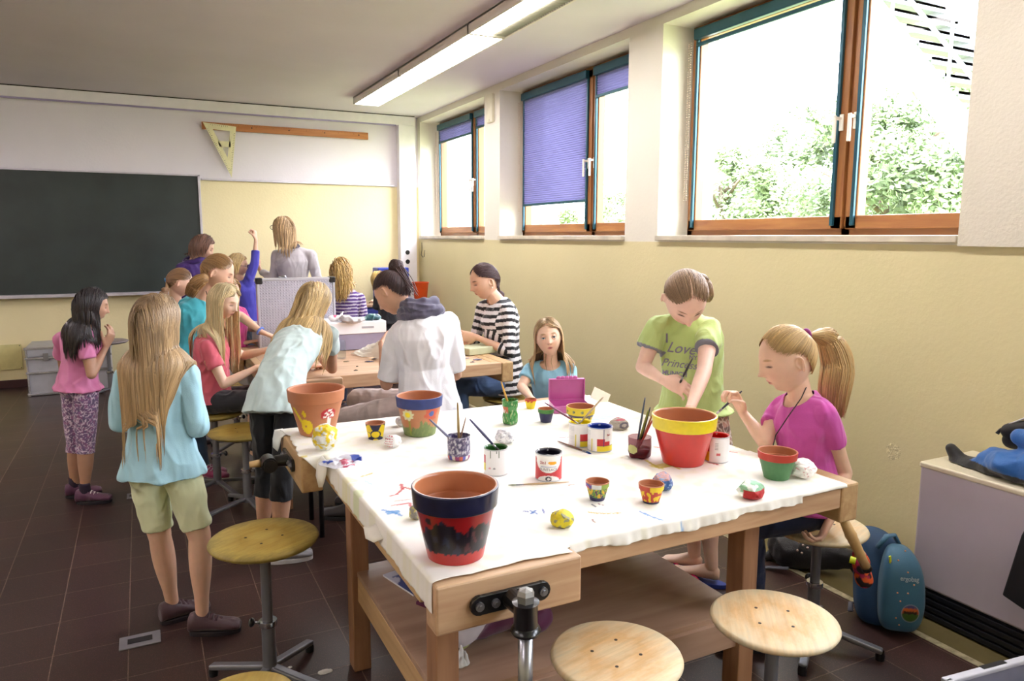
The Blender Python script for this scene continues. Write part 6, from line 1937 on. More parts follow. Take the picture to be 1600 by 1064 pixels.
    # ---------------- eyes
    if eyes:
        for sx in (-1, 1):
            c = M @ (V((sx * .40 * HR[0], HR[1] * .775, HR[2] * .055)) * s * headS)
            gz = cdir(*eyes).normalized()
            e = MB().ball(c, .0118 * s * headS, None, 28, 20); em = e.mesh('eye', True); ec = get_co(em)
            dd = ((ec - np.array(c)) / (.0118 * s * headS)) @ np.array(gz)
            ecol = np.tile(np.array(srgb('#dfe0e2')), (len(ec), 1)); ecol[dd > .80] = srgb('#5d6f80'); ecol[dd > .95] = srgb('#0a0a0c')
            set_col(em, ecol); eo = put('eye', em, M_EYE, root, world_space=True)
            lb = MB(); rl = .0130 * s * headS; R3 = M.to_3x3(); nn2 = 14
            for (e0, e1) in ((lidu, 1.5), (-1.5, -.50)):
                vs = []
                for i in range(nn2 + 1):
                    for j in range(7):
                        az = -1.25 + 2.5 * i / nn2; w_ = math.cos(az) ** .5
                        el = (e0 * w_ if e0 > 0 else e0) + ((e1 if e0 > 0 else e1 * w_) - (e0 * w_ if e0 > 0 else e0)) * j / 6
                        vs.append(c + R3 @ V((math.sin(az) * math.cos(el), math.cos(az) * math.cos(el), math.sin(el))) * rl)
                lb.add(vs, [(i * 7 + j, (i + 1) * 7 + j, (i + 1) * 7 + j + 1, i * 7 + j + 1) for i in range(nn2) for j in range(6)])
            lm = lb.mesh('lid', True); lc = np.tile(skinc * .93, (len(lm.vertices), 1)); lc[0::7] = np.where(np.arange(len(lc[0::7]))[:, None] < nn2 + 1, np.array(srgb('#4a3026')), lc[0::7]); set_col(lm, lc)
            lo = put('eyelid', lm, M_SKIN, root, world_space=True); md_ = lo.modifiers.new('t', 'SOLIDIFY'); md_.thickness = .0012
    # ---------------- garments
    def garment(name, g, builder, matname, axis=None, cuts=None, segs=None, amp=.004, sc=14, vox=None):
        gb = MB(); builder(gb)
        gm = remeshed(gb, vox or cvox or voxel * 1.05, g.get('smooth', 4))
        for c in (cuts or []): project_cut(gm, *c)
        co = get_co(gm); no = get_no(gm)
        co2 = co + no * fold_noise(co, no, g.get('fold', amp), g.get('fsc', sc), axis, g.get('seed', 1))[:, None]
        set_co(gm, co2)
        colf = g['col']
        if callable(colf):
            cc = colf(co, segs)
        else:
            cc = np.tile(np.array(srgb(colf)), (len(co), 1))
        set_col(gm, cc)
        gm.polygons.foreach_set('use_smooth', [True] * len(gm.polygons))
        o = put(name, gm, cloth_mat(matname), root, world_space=True)
        if cuts:
            m = o.modifiers.new('t', 'SOLIDIFY'); m.thickness = .0018; m.offset = -1
        return o
    out = dict(root=root, body=body, M=M, P3=P3, sp=sp, rs=rs, cN=cN, cP=cP, cH=cH, aL=aL, aR=aR, lL=lL, lR=lR, s=s)
    chain = [(cP, cN, 0)] + [(cL, aL[0], 1), (aL[0], aL[1], 2)] * bool(aL) + [(cR, aR[0], 3), (aR[0], aR[1], 4)] * bool(aR)
    out['chain'] = chain
    if shirt:
        g = shirt; e = g.get('ease', .010)
        hem = g.get('hem', .12); fl = g.get('flare', .015)
        hd_ = V(g.get('down', (0, 0, -1)))
        def bs(gb):
            secs = torso_secs(e, t0=.05)
            c0, r0, f0, a0, b0 = secs[0]
            hs_ = []
            n_ = 5
            for i in range(n_, 0, -1):
                q = i / n_
                hs_.append((c0 + hd_ * hem * q, r0, f0, a0 + fl * q + .010 * k * min(1, q * 1.2), b0 + fl * q + .008 * k * min(1, q * 1.2)))
            secs = hs_ + secs
            top = g.get('top', 1.0)
            secs = [q_ for q_ in secs]
            gb.loft(secs, 28)
            for c in (cL, cR):
                gb.capsule(cN.lerp(c, .3) - tan * .014 * s, c, .037 * s + e * .5, .040 * s * armr + e * .6, n=18)
            sv = g.get('sleeve', .55)
            for arm, sh in ((aL, cL), (aR, cR)):
                if not arm or sv <= 0: continue
                se = g.get('sease', .008); sfl = g.get('sflare', .006)
                t1 = min(sv, 1)
                end = sh.lerp(arm[0], t1)
                gb.capsule(sh, end, r_arm[0] + se + .003, r_arm[0] + (r_arm[1] - r_arm[0]) * t1 + se + (sfl if sv <= 1 else 0), None, 20, 8, (True, sv > 1))
                if sv > 1:
                    t2 = sv - 1; e2 = arm[0].lerp(arm[1], t2)
                    gb.capsule(arm[0], e2, r_arm[1] + se, r_arm[1] + (r_arm[3] - r_arm[1]) * t2 + se * .8 + sfl, None, 18, 8, (True, False))
        cuts = []
        nc = g.get('neck')
        if nc:
            R3 = Matrix((rs, tan.cross(rs).normalized(), tan)).transposed()
            cuts.append((cN + R3 @ V(nc[0]) * s, [q * s for q in nc[1]], R3))
        out['shirt'] = garment(g.get('name', 'shirt'), g, bs, g.get('mat', 'shirt'), V((0, 0, 1)) if not g.get('axis') else V(g['axis']), cuts, chain, .0045)
    if pants:
        g = pants; e = g.get('ease', .007); ln = g.get('len', 1.9)
        def bpn(gb):
            gb.loft(torso_secs(min(e, .003), t1=.11), 24)
            for leg, hp in ((lL, hips[0]), (lR, hips[1])):
                if not leg: continue
                t1 = min(ln, 1); fl = g.get('flare', .002)
                end = hp.lerp(leg[0], t1)
                gb.capsule(hp, end, r_leg[0] + e, r_leg[0] + (r_leg[1] - r_leg[0]) * t1 + e + (fl if ln <= 1 else 0), lambda t: 1 + .04 * math.sin(PI * t), 20, 8, (True, ln > 1))
                if ln > 1:
                    t2 = ln - 1; e2 = leg[0].lerp(leg[1], t2)
                    gb.capsule(leg[0], e2, r_leg[2] + e, (r_leg[2] + (r_leg[3] - r_leg[2]) * t2) + e + fl, (lambda t: 1 + (.16 * math.sin(PI * min(1, t * t2 * 1.35)) if t * t2 < .74 else 0)), 20, 8, (True, False))
            if g.get('skirt'):
                c0 = sp(.12); L_ = g['skirt']
                gb.loft([(c0 + V((0, 0, -L_ * q)), rh, V((0, 0, 1)).cross(rh), .13 * k + .055 * q, .105 * k + .055 * q) for q in (1, .75, .5, .25, 0)], 28)
        segs = [(hips[0], lL[0], 0), (lL[0], lL[1], 1)] * bool(lL) + [(hips[1], lR[0], 2), (lR[0], lR[1], 3)] * bool(lR)
        out['pants'] = garment(g.get('name', 'trousers'), g, bpn, g.get('mat', 'pants'), None, None, segs, .003)
    if shoes:
        for leg, sd_ in ((lL, shoes.get('L')), (lR, shoes.get('R'))):
            if not leg or not sd_: continue
            shoe(root, leg[1], cdir(*sd_), s, **{q: w for q, w in shoes.items() if q not in 'LR'})
    if hair: make_hair(root, M, s * headS, out, **hair)
    return out

def shoe(root, ank, d, s, col='#3a2830', sole='#1c1a20', sock=None, length=.205, laces=None, high=.0):
    d = V((d.x, d.y, 0)).normalized(); sd = d.cross(V((0, 0, 1))); up = V((0, 0, 1))
    g = V((ank.x, ank.y, 0 if ank.z < .2 else ank.z - .075 * s)); L_ = length * s
    S = [(-.27, .030, .060), (-.24, .035, .078), (-.12, .038, .086 + high), (0, .037, .084 + high), (.12, .036, .072), (.28, .039, .056), (.45, .043, .045), (.60, .043, .040), (.70, .036, .034), (.745, .022, .026)]
    b = MB(); secs = []
    for (t, w, h) in S: secs.append((g + d * t * L_ + up * (.014 * s + h * s / 2), sd, up, w * s, h * s / 2))
    b.loft(secs, 20)
    me = remeshed(b, .004, 3); co = get_co(me); co[:, 2] = np.maximum(co[:, 2], g.z + .012 * s); set_co(me, co)
    set_col(me, np.tile(np.array(srgb(col)), (len(co), 1)))
    o = put('shoe', me, cloth_mat('shoe', .6), root, world_space=True)
    b = MB(); secs = []
    n = 28; ring = []
    for i in range(n):
        a = 2 * PI * i / n; cx = math.cos(a); x = .24 + .51 * cx
        w = (.040 if cx > -.2 else .037) * abs(math.sin(a)) ** .7 * (1 if math.sin(a) > 0 else -1)
        ring.append(g + d * x * L_ + sd * w * s)
    b.add([p for p in ring] + [p + up * .020 * s for p in ring], [tuple(reversed(range(n))), tuple(range(n, 2 * n))] + [(i, (i + 1) % n, (i + 1) % n + n, i + n) for i in range(n)])
    b.build('sole', mat('sole_' + sole[1:], sole, .6), o, ws=True, bevel=.002)
    if sock:
        b = MB(); b.capsule(g + up * .06 * s, V((ank.x, ank.y, g.z + .135 * s)), .034 * s, .031 * s, None, 18, 4, (True, False)); b.build('sock', mat('sock_' + sock[1:], sock, .9), root, ws=True, smooth=True)
    if laces:
        b = MB()
        for i in range(4):
            t = .10 + i * .085; p = g + d * t * L_ + up * (.014 + .072 - i * .009) * s
            b.tube([p - sd * .024 * s - up * .006, p + up * .006 * s, p + sd * .024 * s - up * .006], .0028 * s if laces != 'strap' else .008 * s, 6, 1 if laces != 'strap' else .4)
        b.build('laces' if laces != 'strap' else 'strap', mat('lace_' + col[1:], '#d8d4d0' if laces != 'strap' else col, .7), o, ws=True, smooth=True)

# ---------------- hair
def fib(n):
    for i in range(n):
        z = 1 - 2 * (i + .5) / n; r = math.sqrt(1 - z * z); a = i * 2.399963
        yield V((r * math.cos(a), r * math.sin(a), z))
def hair_line(d, swept=False):
    a = math.degrees(abs(math.atan2(d.x, d.y)))      # 0 = face, 180 = nape
    pts = ((0, .80), (22, .71), (42, .53), (58, .38), (72, .28), (84, .27), (95, .25), (108, .05), (120, -.28), (135, -.50), (150, -.58), (180, -.60)) if swept else ((0, .69), (28, .66), (46, .54), (60, .40), (72, .29), (84, .28), (95, .25), (108, .05), (120, -.28), (135, -.50), (150, -.58), (180, -.60))
    for (a0, t0), (a1, t1) in zip(pts[:-1], pts[1:]):
        if a <= a1: return t0 + (t1 - t0) * (a - a0) / (a1 - a0)
    return -.6
def make_hair(root, M, s, info, style='loose', dens=2.0, col='#a98650', col2=None, L=.35, n=420, r=.0036, seed=1, part=.0, tie=(0, -.9, .35), tail=None, tail_r=.022, wave=.0, wfreq=30, bun=None, tiecol=None, grav=.8, vol=.012, segl=.014, curl=0.0, tipcol=None, back=.6, fringe=False, down=None, sweep=None, hmax=1.30, nclump=70, clump=.72, bun_end=None, partline=False):
    rnd = random.Random(seed)
    R3 = M.to_3x3(); c0 = M.translation
    E = [HR[0] * s * 1.035, HR[1] * s * 1.03, HR[2] * s * 1.03]
    col = np.array(srgb(col)); col2 = np.array(srgb(col2)) if col2 else col * .55; tipc = np.array(srgb(tipcol)) if tipcol else None
    def surf(d, off=0.0):
        y = E[1]; 
        x = E[0]; z = E[2]
        dd = V((d.x * (x + off), d.y * (y + off), d.z * (z + off)))
        if d.z < 0 and d.y < 0: dd.y *= 1 - .30 * (-d.z)
        return dd
    def tol(p): return V((p.x / E[0], p.y / E[1], p.z / E[2]))
    sh = info['chain']
    ax_ = info['rs'] * .034 * info['s']
    coll = [(info['sp'](.90) + ax_ * q_, info['sp'](-.25) + ax_ * q_, .108 * info['s']) for q_ in (-1, 0, 1)]
    for a, b, q in sh[1:]:
        coll.append((a, b, .048 * info['s']))
    cl_, cr_ = (sh[1][0] if len(sh) > 1 else info['cN']), (sh[3][0] if len(sh) > 3 else info['cN'])
    coll.append((cl_, cr_, .062 * info['s'])); coll.append((info['cN'], info['cH'], .048 * info['s']))
    dn = V(down) if down else V((0, 0, -1))
    mb = MB(); vcol = []
    def add_lock(pts, rad, base, tip):
        K = len(pts)
        if K < 3: return
        rr = []
        for i in range(K):
            t = i / (K - 1); rr.append(rad * (min(1, .35 + t * 5)) * (1 - max(0, (t - .75) / .25) ** 2 * .85))
        b0 = len(mb.v); nn_ = 5
        mb.tube(pts, rr, nn_, flat=.6)
        nv = len(mb.v) - b0
        for i in range(nv):
            t = min(1, (i // nn_) / (K - 1)); vcol.append(base * (1 - t) + tip * t)
    def pushout(p, lay):
        l = M.inverted() @ p; u = tol(l); q = u.length
        if l.z < -E[2] * .2: lim = 1.0 + lay
        else: lim = 1.0 + lay
        if q < lim:
            u = u * (lim / max(q, 1e-6)); p = M @ V((u.x * E[0], u.y * E[1], u.z * E[2]))
        for a, b, rr in coll:
            ab = b - a; t = max(0, min(1, (p - a).dot(ab) / max(ab.length_squared, 1e-9))); c = a + ab * t
            d = p - c
            if d.length < rr + lay * .06: p = c + d.normalized() * (rr + lay * .06)
        return p
    n = int(n * dens); r = r * dens ** -.45
    sw = style != 'loose'
    roots = [d for d in fib(int(n * 2.1)) if d.z > hair_line(d, sw) + rnd.uniform(-.03, .05)]
    if partline: roots = [d for d in roots if not (abs(d.x - part) < .028 and d.z > .35 and d.y > -.2)]
    rnd.shuffle(roots); roots = roots[:n]
    dtie = V(tie).normalized()
    if bun:
        l_ = M.inverted() @ bun[0]; dtie = tol(l_).normalized()
    # cap under the locks
    nu, nv = 60, 40; b0 = len(mb.v); gv = {}
    for kk in range(nv + 1):
        th = -PI / 2 + PI * kk / nv
        for i in range(nu):
            ph = 2 * PI * i / nu; d = V((math.cos(th) * math.cos(ph), math.cos(th) * math.sin(ph), math.sin(th)))
            mb.v.append(tuple(M @ surf(d, .002 * s + .002 * s * noise.noise(d * 9)))); vcol.append(col * .55 + col2 * .25 if not (partline and abs(d.x - part) < .05 and d.z > .3 and d.y > -.3) else np.array(srgb('#cfae96'))); gv[(kk, i)] = d
    for kk in range(nv):
        for i in range(nu):
            j = (i + 1) % nu; d = gv[(kk, i)]
            if d.z > hair_line(d, sw) + .035: mb.f.append((b0 + kk * nu + i, b0 + kk * nu + j, b0 + (kk + 1) * nu + j, b0 + (kk + 1) * nu + i)); mb.mi.append(0)
    def fall(d, lay, LL, ph, side):
        p = M @ surf(d, .001)
        sgn = 1 if d.x > part else -1
        flow = V((sgn * (1.0 if d.z > .35 else .35), -back if d.y > -.2 else -.25, -.75))
        if sweep: flow = V(sweep) + V((0, 0, -.3))
        flow = (flow - d * flow.dot(d)).normalized()
        dirv = R3 @ flow
        pts = [p]; ln = 0
        while ln < LL and len(pts) < 70:
            l = M.inverted() @ pts[-1]; u = tol(l)
            onhead = u.length < 1.0 + lay + .10 and (pts[-1] - c0).normalized().dot(dn) < .15
            g = .30 if onhead else .62
            dirv = (dirv * (1 - g) + dn * g).normalized() if not onhead else (dirv + dn * g).normalized()
            q = pts[-1] + dirv * segl
            if wave: q = q + side * math.sin(ln * wfreq + ph) * wave * min(1, ln / .10)
            if curl: q = q + V((math.sin(ln * 90 + ph), math.cos(ln * 90 + ph), 0)) * curl
            l = M.inverted() @ q
            if l.y > E[1] * .30 and l.z < E[2] * .60 and abs(l.x) < E[0] * .98:
                l.x = E[0] * .98 * (1 if (l.x if abs(l.x) > .01 else sgn) > 0 else -1); l.y = min(l.y, E[1] * .55); q = M @ l
            u = tol(M.inverted() @ q); lim2 = 1.0 + lay + .04
            if onhead and u.length > lim2: u = u * lim2 / u.length; q = M @ V((u.x * E[0], u.y * E[1], u.z * E[2]))
            l = M.inverted() @ q
            if (q - c0).dot(dn) > E[2] * .75:
                xl = E[0] * hmax * (1 - .25 * min(1, ln / .6)) + lay * .02
                if abs(l.x) > xl: l.x += (xl * (1 if l.x > 0 else -1) - l.x) * .28; q = M @ l
            q = pushout(q, lay)
            nd = q - pts[-1]
            if nd.length > 1e-4: dirv = (dirv * .4 + nd.normalized() * .6).normalized()
            pts.append(q); ln += segl
        return pts
    guides = []
    if style == 'loose':
        for d in fib(int(nclump * 2.0)):
            if d.z > hair_line(d):
                guides.append((d, fall(d, .06 + vol * 3 * rnd.random(), L * s * 1.05, rnd.uniform(0, 6.28), V((rnd.gauss(0, 1), rnd.gauss(0, 1), 0)).normalized()), rnd.uniform(.72, 1.22)))
    for d in roots:
        br = rnd.random() ** 1.2
        base = col * (1 - br * .6) + col2 * br * .6; base = base * rnd.uniform(.78, 1.22)
        lay = rnd.uniform(.02, .02 + vol * 8)
        if style == 'loose':
            gd, gp, gb_ = min(guides, key=lambda t: (t[0] - d).length_squared + rnd.random() * .02)
            base = base * gb_
            tip = base * rnd.uniform(1.0, 1.25) if tipc is None else tipc * gb_ * rnd.uniform(.85, 1.2)
            LL = L * s * rnd.uniform(.80, 1.05)
            own = fall(d, lay, LL, rnd.uniform(0, 6.28), V((rnd.gauss(0, 1), rnd.gauss(0, 1), 0)).normalized()) if not wave else fall(d, lay, LL, rnd.uniform(0, 1.5), (gp[min(10, len(gp) - 1)] - gp[0]).cross(dn).normalized())
            pts = []
            off0 = own[0] - gp[0]
            for i_, q in enumerate(own):
                t = i_ / max(1, len(own) - 1); w = clump * min(1, (i_ * segl) / (.16 * s)) ** 1.3
                gq = gp[min(i_, len(gp) - 1)]
                pts.append(q.lerp(gq, w))
            add_lock(pts, r * s * rnd.uniform(.7, 1.2), base, tip)
        else:
            tip = base * rnd.uniform(.9, 1.2) if tipc is None else tipc * rnd.uniform(.8, 1.2)
            pts = []
            om = math.acos(max(-1, min(1, d.dot(dtie)))) + 1e-4
            K = 9
            for i in range(K + 1):
                t = i / K; q = (d * math.sin((1 - t) * om) + dtie * math.sin(t * om)) / math.sin(om)
                q.normalize(); bulge = math.sin(PI * t) * lay * .04
                pts.append(M @ surf(q, .002 * s + bulge + .004 * t))
            if style == 'pony' and tail:
                T = tail; ang = rnd.uniform(0, 2 * PI); rr = rnd.random() ** .5; kk = 14; LLf = rnd.uniform(.75, 1.03)
                for i in range(1, kk + 1):
                    t = i / kk * LLf; f = t * (len(T) - 1); a = min(int(f), len(T) - 2); u = f - a
                    p0 = T[max(a - 1, 0)]; p1 = T[a]; p2 = T[a + 1]; p3 = T[min(a + 2, len(T) - 1)]
                    c = (p1 * 2 + (p2 - p0) * u + (p0 * 2 - p1 * 5 + p2 * 4 - p3) * u * u + (p1 * 3 - p0 - p2 * 3 + p3) * u ** 3) * .5
                    w = tail_r * s * rr * (.45 + 1.5 * math.sin(min(1, t * 1.05) * PI * .8) ** .8)
                    dt = (p2 - p1).normalized(); ax = dt.orthogonal().normalized(); ay = dt.cross(ax)
                    c = c + ax * w * math.cos(ang) + ay * w * math.sin(ang)
                    if wave: c = c + ax * math.sin(t * wfreq + ang) * wave * t
                    pts.append(c)
            elif style == 'bun' and bun:
                bc, br_ = bun; ang = rnd.uniform(0, 2 * PI); ph = rnd.uniform(0, 2 * PI)
                up_ = (bc - (M @ surf(dtie, .0))).normalized(); ax = up_.orthogonal().normalized(); ay = up_.cross(ax)
                for i in range(1, 13):
                    t = i / 12; a = ang + t * rnd.uniform(3.5, 6.5)
                    rad = br_ * (.55 + .45 * math.cos(ph + t * 5)); hh = br_ * .9 * math.sin(ph + t * 5)
                    pts.append(bc + ax * rad * math.cos(a) + ay * rad * math.sin(a) + up_ * hh)
            add_lock(pts, r * s * rnd.uniform(.7, 1.15), base, tip)
    me = mb.mesh('hair', True)
    arr = np.array(vcol); 
    set_col(me, np.clip(arr, 0, 1))
    h = put('hair', me, M_HAIR, root, world_space=True)
    if style == 'bun':
        b_ = MB(); vcol2 = []
        for i in range(26):
            a0 = bun[0] + V((rnd.gauss(0, 1), rnd.gauss(0, 1), rnd.gauss(0, .7))).normalized() * bun[1] * .8
            e_ = bun[0] + (bun_end - bun[0]) * rnd.uniform(.7, 1.1) + V((rnd.gauss(0, .010), rnd.gauss(0, .010), rnd.gauss(0, .010)))
            mid = (a0 + e_) / 2 + (bun[0] - c0).normalized() * rnd.uniform(.006, .03) + V((rnd.gauss(0, .008), rnd.gauss(0, .008), 0))
            k_ = 10; pp = [a0 * (1 - t) ** 2 + mid * 2 * t * (1 - t) + e_ * t * t for t in [q / k_ for q in range(k_ + 1)]]
            b_.tube(pp, [.0045 * (1 - .6 * q / k_) for q in range(k_ + 1)], 5, .6)
        mm = b_.mesh('h', True); set_col(mm, np.tile(col * .9, (len(mm.vertices), 1))); put('loose_strands', mm, M_HAIR, root, world_space=True)
    if tiecol:
        tp = M @ surf(dtie, .008); ax = (R3 @ dtie).normalized()
        if style == 'pony' and tail: ax = (tail[1] - tail[0]).normalized() * .5 + ax * .5
        b = MB(); u_ = ax.orthogonal().normalized(); w_ = ax.cross(u_).normalized()
        ring = [tp + (u_ * math.cos(a) + w_ * math.sin(a)) * .0145 * s for a in [2 * PI * i / 20 for i in range(20)]]
        b.tube(ring + [ring[0]], .0065 * s, 8); b.build('hair_tie', mat('tie_' + tiecol[1:], tiecol, .7), root, ws=True, smooth=True)
    return h

def seg_coord(co, segs):
    """distance along the nearest limb, for stripes"""
    best = np.full(len(co), 1e9); val = np.zeros(len(co)); idx = np.zeros(len(co), int)
    for (a, b, k) in segs:
        a_, b_ = np.array(a), np.array(b); ab = b_ - a_; L2 = ab @ ab
        t = ((co - a_) @ ab) / L2; tc = np.clip(t, 0, 1); d = np.linalg.norm(co - a_ - tc[:, None] * ab, axis=1)
        if k == 0: d = d - .055
        m = d < best; best[m] = d[m]; val[m] = (t * math.sqrt(L2))[m]; idx[m] = k
    return val, idx
def stripes(c1, c2, period, duty=.5):
    c1, c2 = np.array(srgb(c1)), np.array(srgb(c2))
    def f(co, segs):
        v, idx = seg_coord(co, segs); return np.where(((v / period) % 1 < duty)[:, None], c1, c2)
    return f
def pattern(cols, sc, seed=0, th=None):
    cs = [np.array(srgb(c)) for c in cols]
    def f(co, segs):
        out = np.zeros((len(co), 3))
        for i, c in enumerate(co):
            k = noise.cell(V(c) * sc + V((seed, 0, 0))); k2 = noise.noise(V(c) * sc * .9 + V((seed, 5, 0)))
            out[i] = cs[0] if abs(k2) < .10 else cs[1 + int(abs(k) * 7) % (len(cs) - 1)]
        return out
    return f

SK_FAIR, SK_ROSY, SK_MID, SK_TAN, SK_DARK = '#e4bfa6', '#e6c2b0', '#d8ae94', '#c99c82', '#b48a70'
# --- girl in light blue, back to us
def trim_col(base, trim, frac):
    a, b = np.array(srgb(base)), np.array(srgb(trim))
    def f(co, segs):
        v, idx = seg_coord(co, segs); out = np.tile(a, (len(co), 1))
        for (p, q, k) in segs:
            if k in (1, 3): out[(idx == k) & (v > (q - p).length * frac - .008)] = b
        return out
    return f
def tube_px(root, pts, r, m, name, smooth=True):
    q = MB(); q.tube([at(*p) for p in pts], r, 8); return q.build(name, m, root, ws=True, smooth=smooth)
def decal(target, body, u, v, size, m, parent, shear=0.0, rot=0.0, sx=1.0, bold=0.0):
    """lettering laid onto the cloth from the viewer side"""
    me = text_mesh(body, size, extrude=0, shear=shear, offset=bold)
    bm = bmesh.new(); bm.from_mesh(me)
    bmesh.ops.triangulate(bm, faces=bm.faces)
    bmesh.ops.subdivide_edges(bm, edges=[e for e in bm.edges if e.calc_length() > 4], cuts=2)
    tree = BVHTree.FromPolygons([v_.co for v_ in target.data.vertices], [tuple(p.vertices) for p in target.data.polygons])
    ok = []
    for w in bm.verts:
        x, y = w.co.x * sx, w.co.y
        x, y = x * math.cos(rot) - y * math.sin(rot), x * math.sin(rot) + y * math.cos(rot)
        d = ray(u + x, v - y).normalized(); h = tree.ray_cast(CP, d)
        if h[0] is None: ok.append(w); w.co = CP; continue
        w.co = h[0] - d * .0025
    if ok: bmesh.ops.delete(bm, geom=ok, context='VERTS')
    big = [fc_ for fc_ in bm.faces if fc_.calc_perimeter() > .12]
    if big: bmesh.ops.delete(bm, geom=big, context='FACES')
    bm.to_mesh(me); bm.free()
    return put('lettering', me, m, parent, world_space=True)
def extras(P):
    mcord = mat('dark_cord', '#2b2024', .6)
    if 'green' in P:
        o = P['green']; sh = o['shirt']; mi = mat('print_lilac_grey', '#857e98', .6)
        decal(sh, 'I', 1042, 529, 20, mi, sh, bold=.5)
        decal(sh, 'Love', 1064, 545, 23, mi, sh, shear=.35, rot=-.12, bold=.15)
        decal(sh, 'NY', 1083, 559, 9, mi, sh, rot=-.1, bold=.25)
        decal(sh, 'Princess', 1061, 569, 17, mi, sh, shear=.35, rot=-.12, bold=.1)
        decal(sh, 'MUNICH', 1054, 584, 10, mi, sh, rot=-.12, bold=.3)
        brush(at(1082, 560, 3.16), at(1062, 599, 3.10), 'dark brush held in the fingers of the girl in lime green', hcol='#2a2630', r=.004, name='paintbrush')
        for leg in (o['lL'], o['lR']):
            a = leg[1]; d = cdir(-1, 0, .55); d.z = 0; d.normalize(); sd = d.cross(V((0, 0, 1))); g0 = V((a.x, a.y, 0))
            t = empty('flip_flop', g0 + d * .05, 'blue flip-flop with a pink strap worn by the girl in lime green, ' + ('nearer foot' if leg is o['lL'] else 'farther foot'), 'sandal', 'flip-flops under the bench')
            q = MB(); n = 30; ring = [g0 + d * (.055 + .128 * math.cos(b)) + sd * ((.043 + .006 * math.cos(b)) * math.sin(b)) for b in [2 * PI * i / n for i in range(n)]]
            q.add([p + V((0, 0, .002)) for p in ring] + [p + V((0, 0, .022)) for p in ring], [tuple(reversed(range(n))), tuple(range(n, 2 * n))] + [(i, (i + 1) % n, (i + 1) % n + n, i + n) for i in range(n)])
            q.build('sandal_sole', mat('foam_blue', '#2a3f96', .6), t, ws=True, bevel=.002)
            q = MB()
            for sg in (-1, 1): q.tube([g0 + d * .135 + V((0, 0, .030)), g0 + d * .10 + sd * sg * .022 + V((0, 0, .052)), g0 + d * .055 + sd * sg * .045 + V((0, 0, .040)), g0 + d * .035 + sd * sg * .046 + V((0, 0, .018))], [.006, .009, .009, .007], 8, .5)
            q.build('sandal_strap', mat('pink_patent', '#c01f5a', .2, coat=.5), t, ws=True, smooth=True)
    if 'magenta' in P:
        o = P['magenta']; r = o['root']
        brush(at(1159, 611, 2.86), at(1119, 647, 2.92), 'dark brush in the hand of the girl in magenta, above the red can', hcol='#2d3048', r=.0042, bristle='#cfcfd6')
        tube_px(r, [(1262, 600, 2.70), (1252, 622, 2.64), (1232, 650, 2.60), (1212, 680, 2.63), (1206, 705, 2.66)], .0022, mcord, 'necklace')
        tube_px(r, [(1205, 702, 2.655), (1205, 722, 2.66)], .006, mat('beaded_pendant', '#4a4a66', .3, metal=.5), 'pendant')
    if 'teal' in P:
        o = P['teal']; a = o['aL']; c = a[0].lerp(a[1], .93); d = (a[1] - a[0]).normalized(); u_ = d.orthogonal().normalized(); w_ = d.cross(u_)
        q = MB(); q.tube([c + (u_ * math.cos(b) + w_ * math.sin(b)) * .026 for b in [2 * PI * i / 16 for i in range(17)]], .008, 8); q.build('wristband', mat('blue_wristband', '#5c76c4', .5), o['root'], ws=True, smooth=True)
        a = o['aR']; c = a[0].lerp(a[1], .85); d = (a[1] - a[0]).normalized(); u_ = d.orthogonal().normalized(); w_ = d.cross(u_)
        q = MB(); q.tube([c + (u_ * math.cos(b) + w_ * math.sin(b)) * .027 for b in [2 * PI * i / 16 for i in range(17)]], .010, 8); q.build('bracelet', mat('green_bracelet', '#1f8a6a', .5), o['root'], ws=True, smooth=True)
        tube_px(o['root'], [(322, 455, 4.78), (326, 470, 4.76), (333, 486, 4.78)], .0025, mcord, 'necklace')
    if 'stripe' in P:
        q = MB(); q.ball(P['stripe']['M'] @ V((HR[0] * 1.10, -.008, -.040)) , .0055, nu=10, nv=8); q.ball(P['stripe']['M'] @ V((-HR[0] * 1.17, -.008, -.044)), .0055, nu=10, nv=8); q.build('earring', mat('pearl', '#e8e4e0', .2), P['stripe']['root'], ws=True, smooth=True)
    if 'white' in P:
        o = P['white']; c = o['cN'] + V((0, 0, .012)); r_ = o['rs']; b = MB()
        tan = (o['sp'](1.0) - o['sp'](.93)).normalized(); fw = tan.cross(r_).normalized(); r2 = fw.cross(tan)
        for k, (ra, rb, zo, th) in enumerate(((.095, .085, .0, .030), (.080, .075, .035, .026), (.105, .095, -.022, .026))):
            ring = []
            for i in range(33):
                a = 2 * PI * i / 32
                ring.append(c + r2 * (ra * math.cos(a)) + fw * (rb * math.sin(a) + .01) + tan * (zo + .012 * math.sin(2 * a + k) - .03 * math.sin(a)))
            b.tube(ring, [th * (1 + .15 * math.sin(i * 1.3 + k)) for i in range(33)], 14)
        me = remeshed(b, .005, 4); co = get_co(me); no = get_no(me)
        dd = np.array([1 - 3 * abs(noise.noise(V((p[0] * 9, p[1] * 9, p[2] * 34)))) for p in co]); set_co(me, co + no * dd[:, None] * .006)
        set_col(me, np.tile(np.array(srgb('#575266')), (len(co), 1))); put('scarf', me, cloth_mat('scarf'), o['root'], world_space=True)
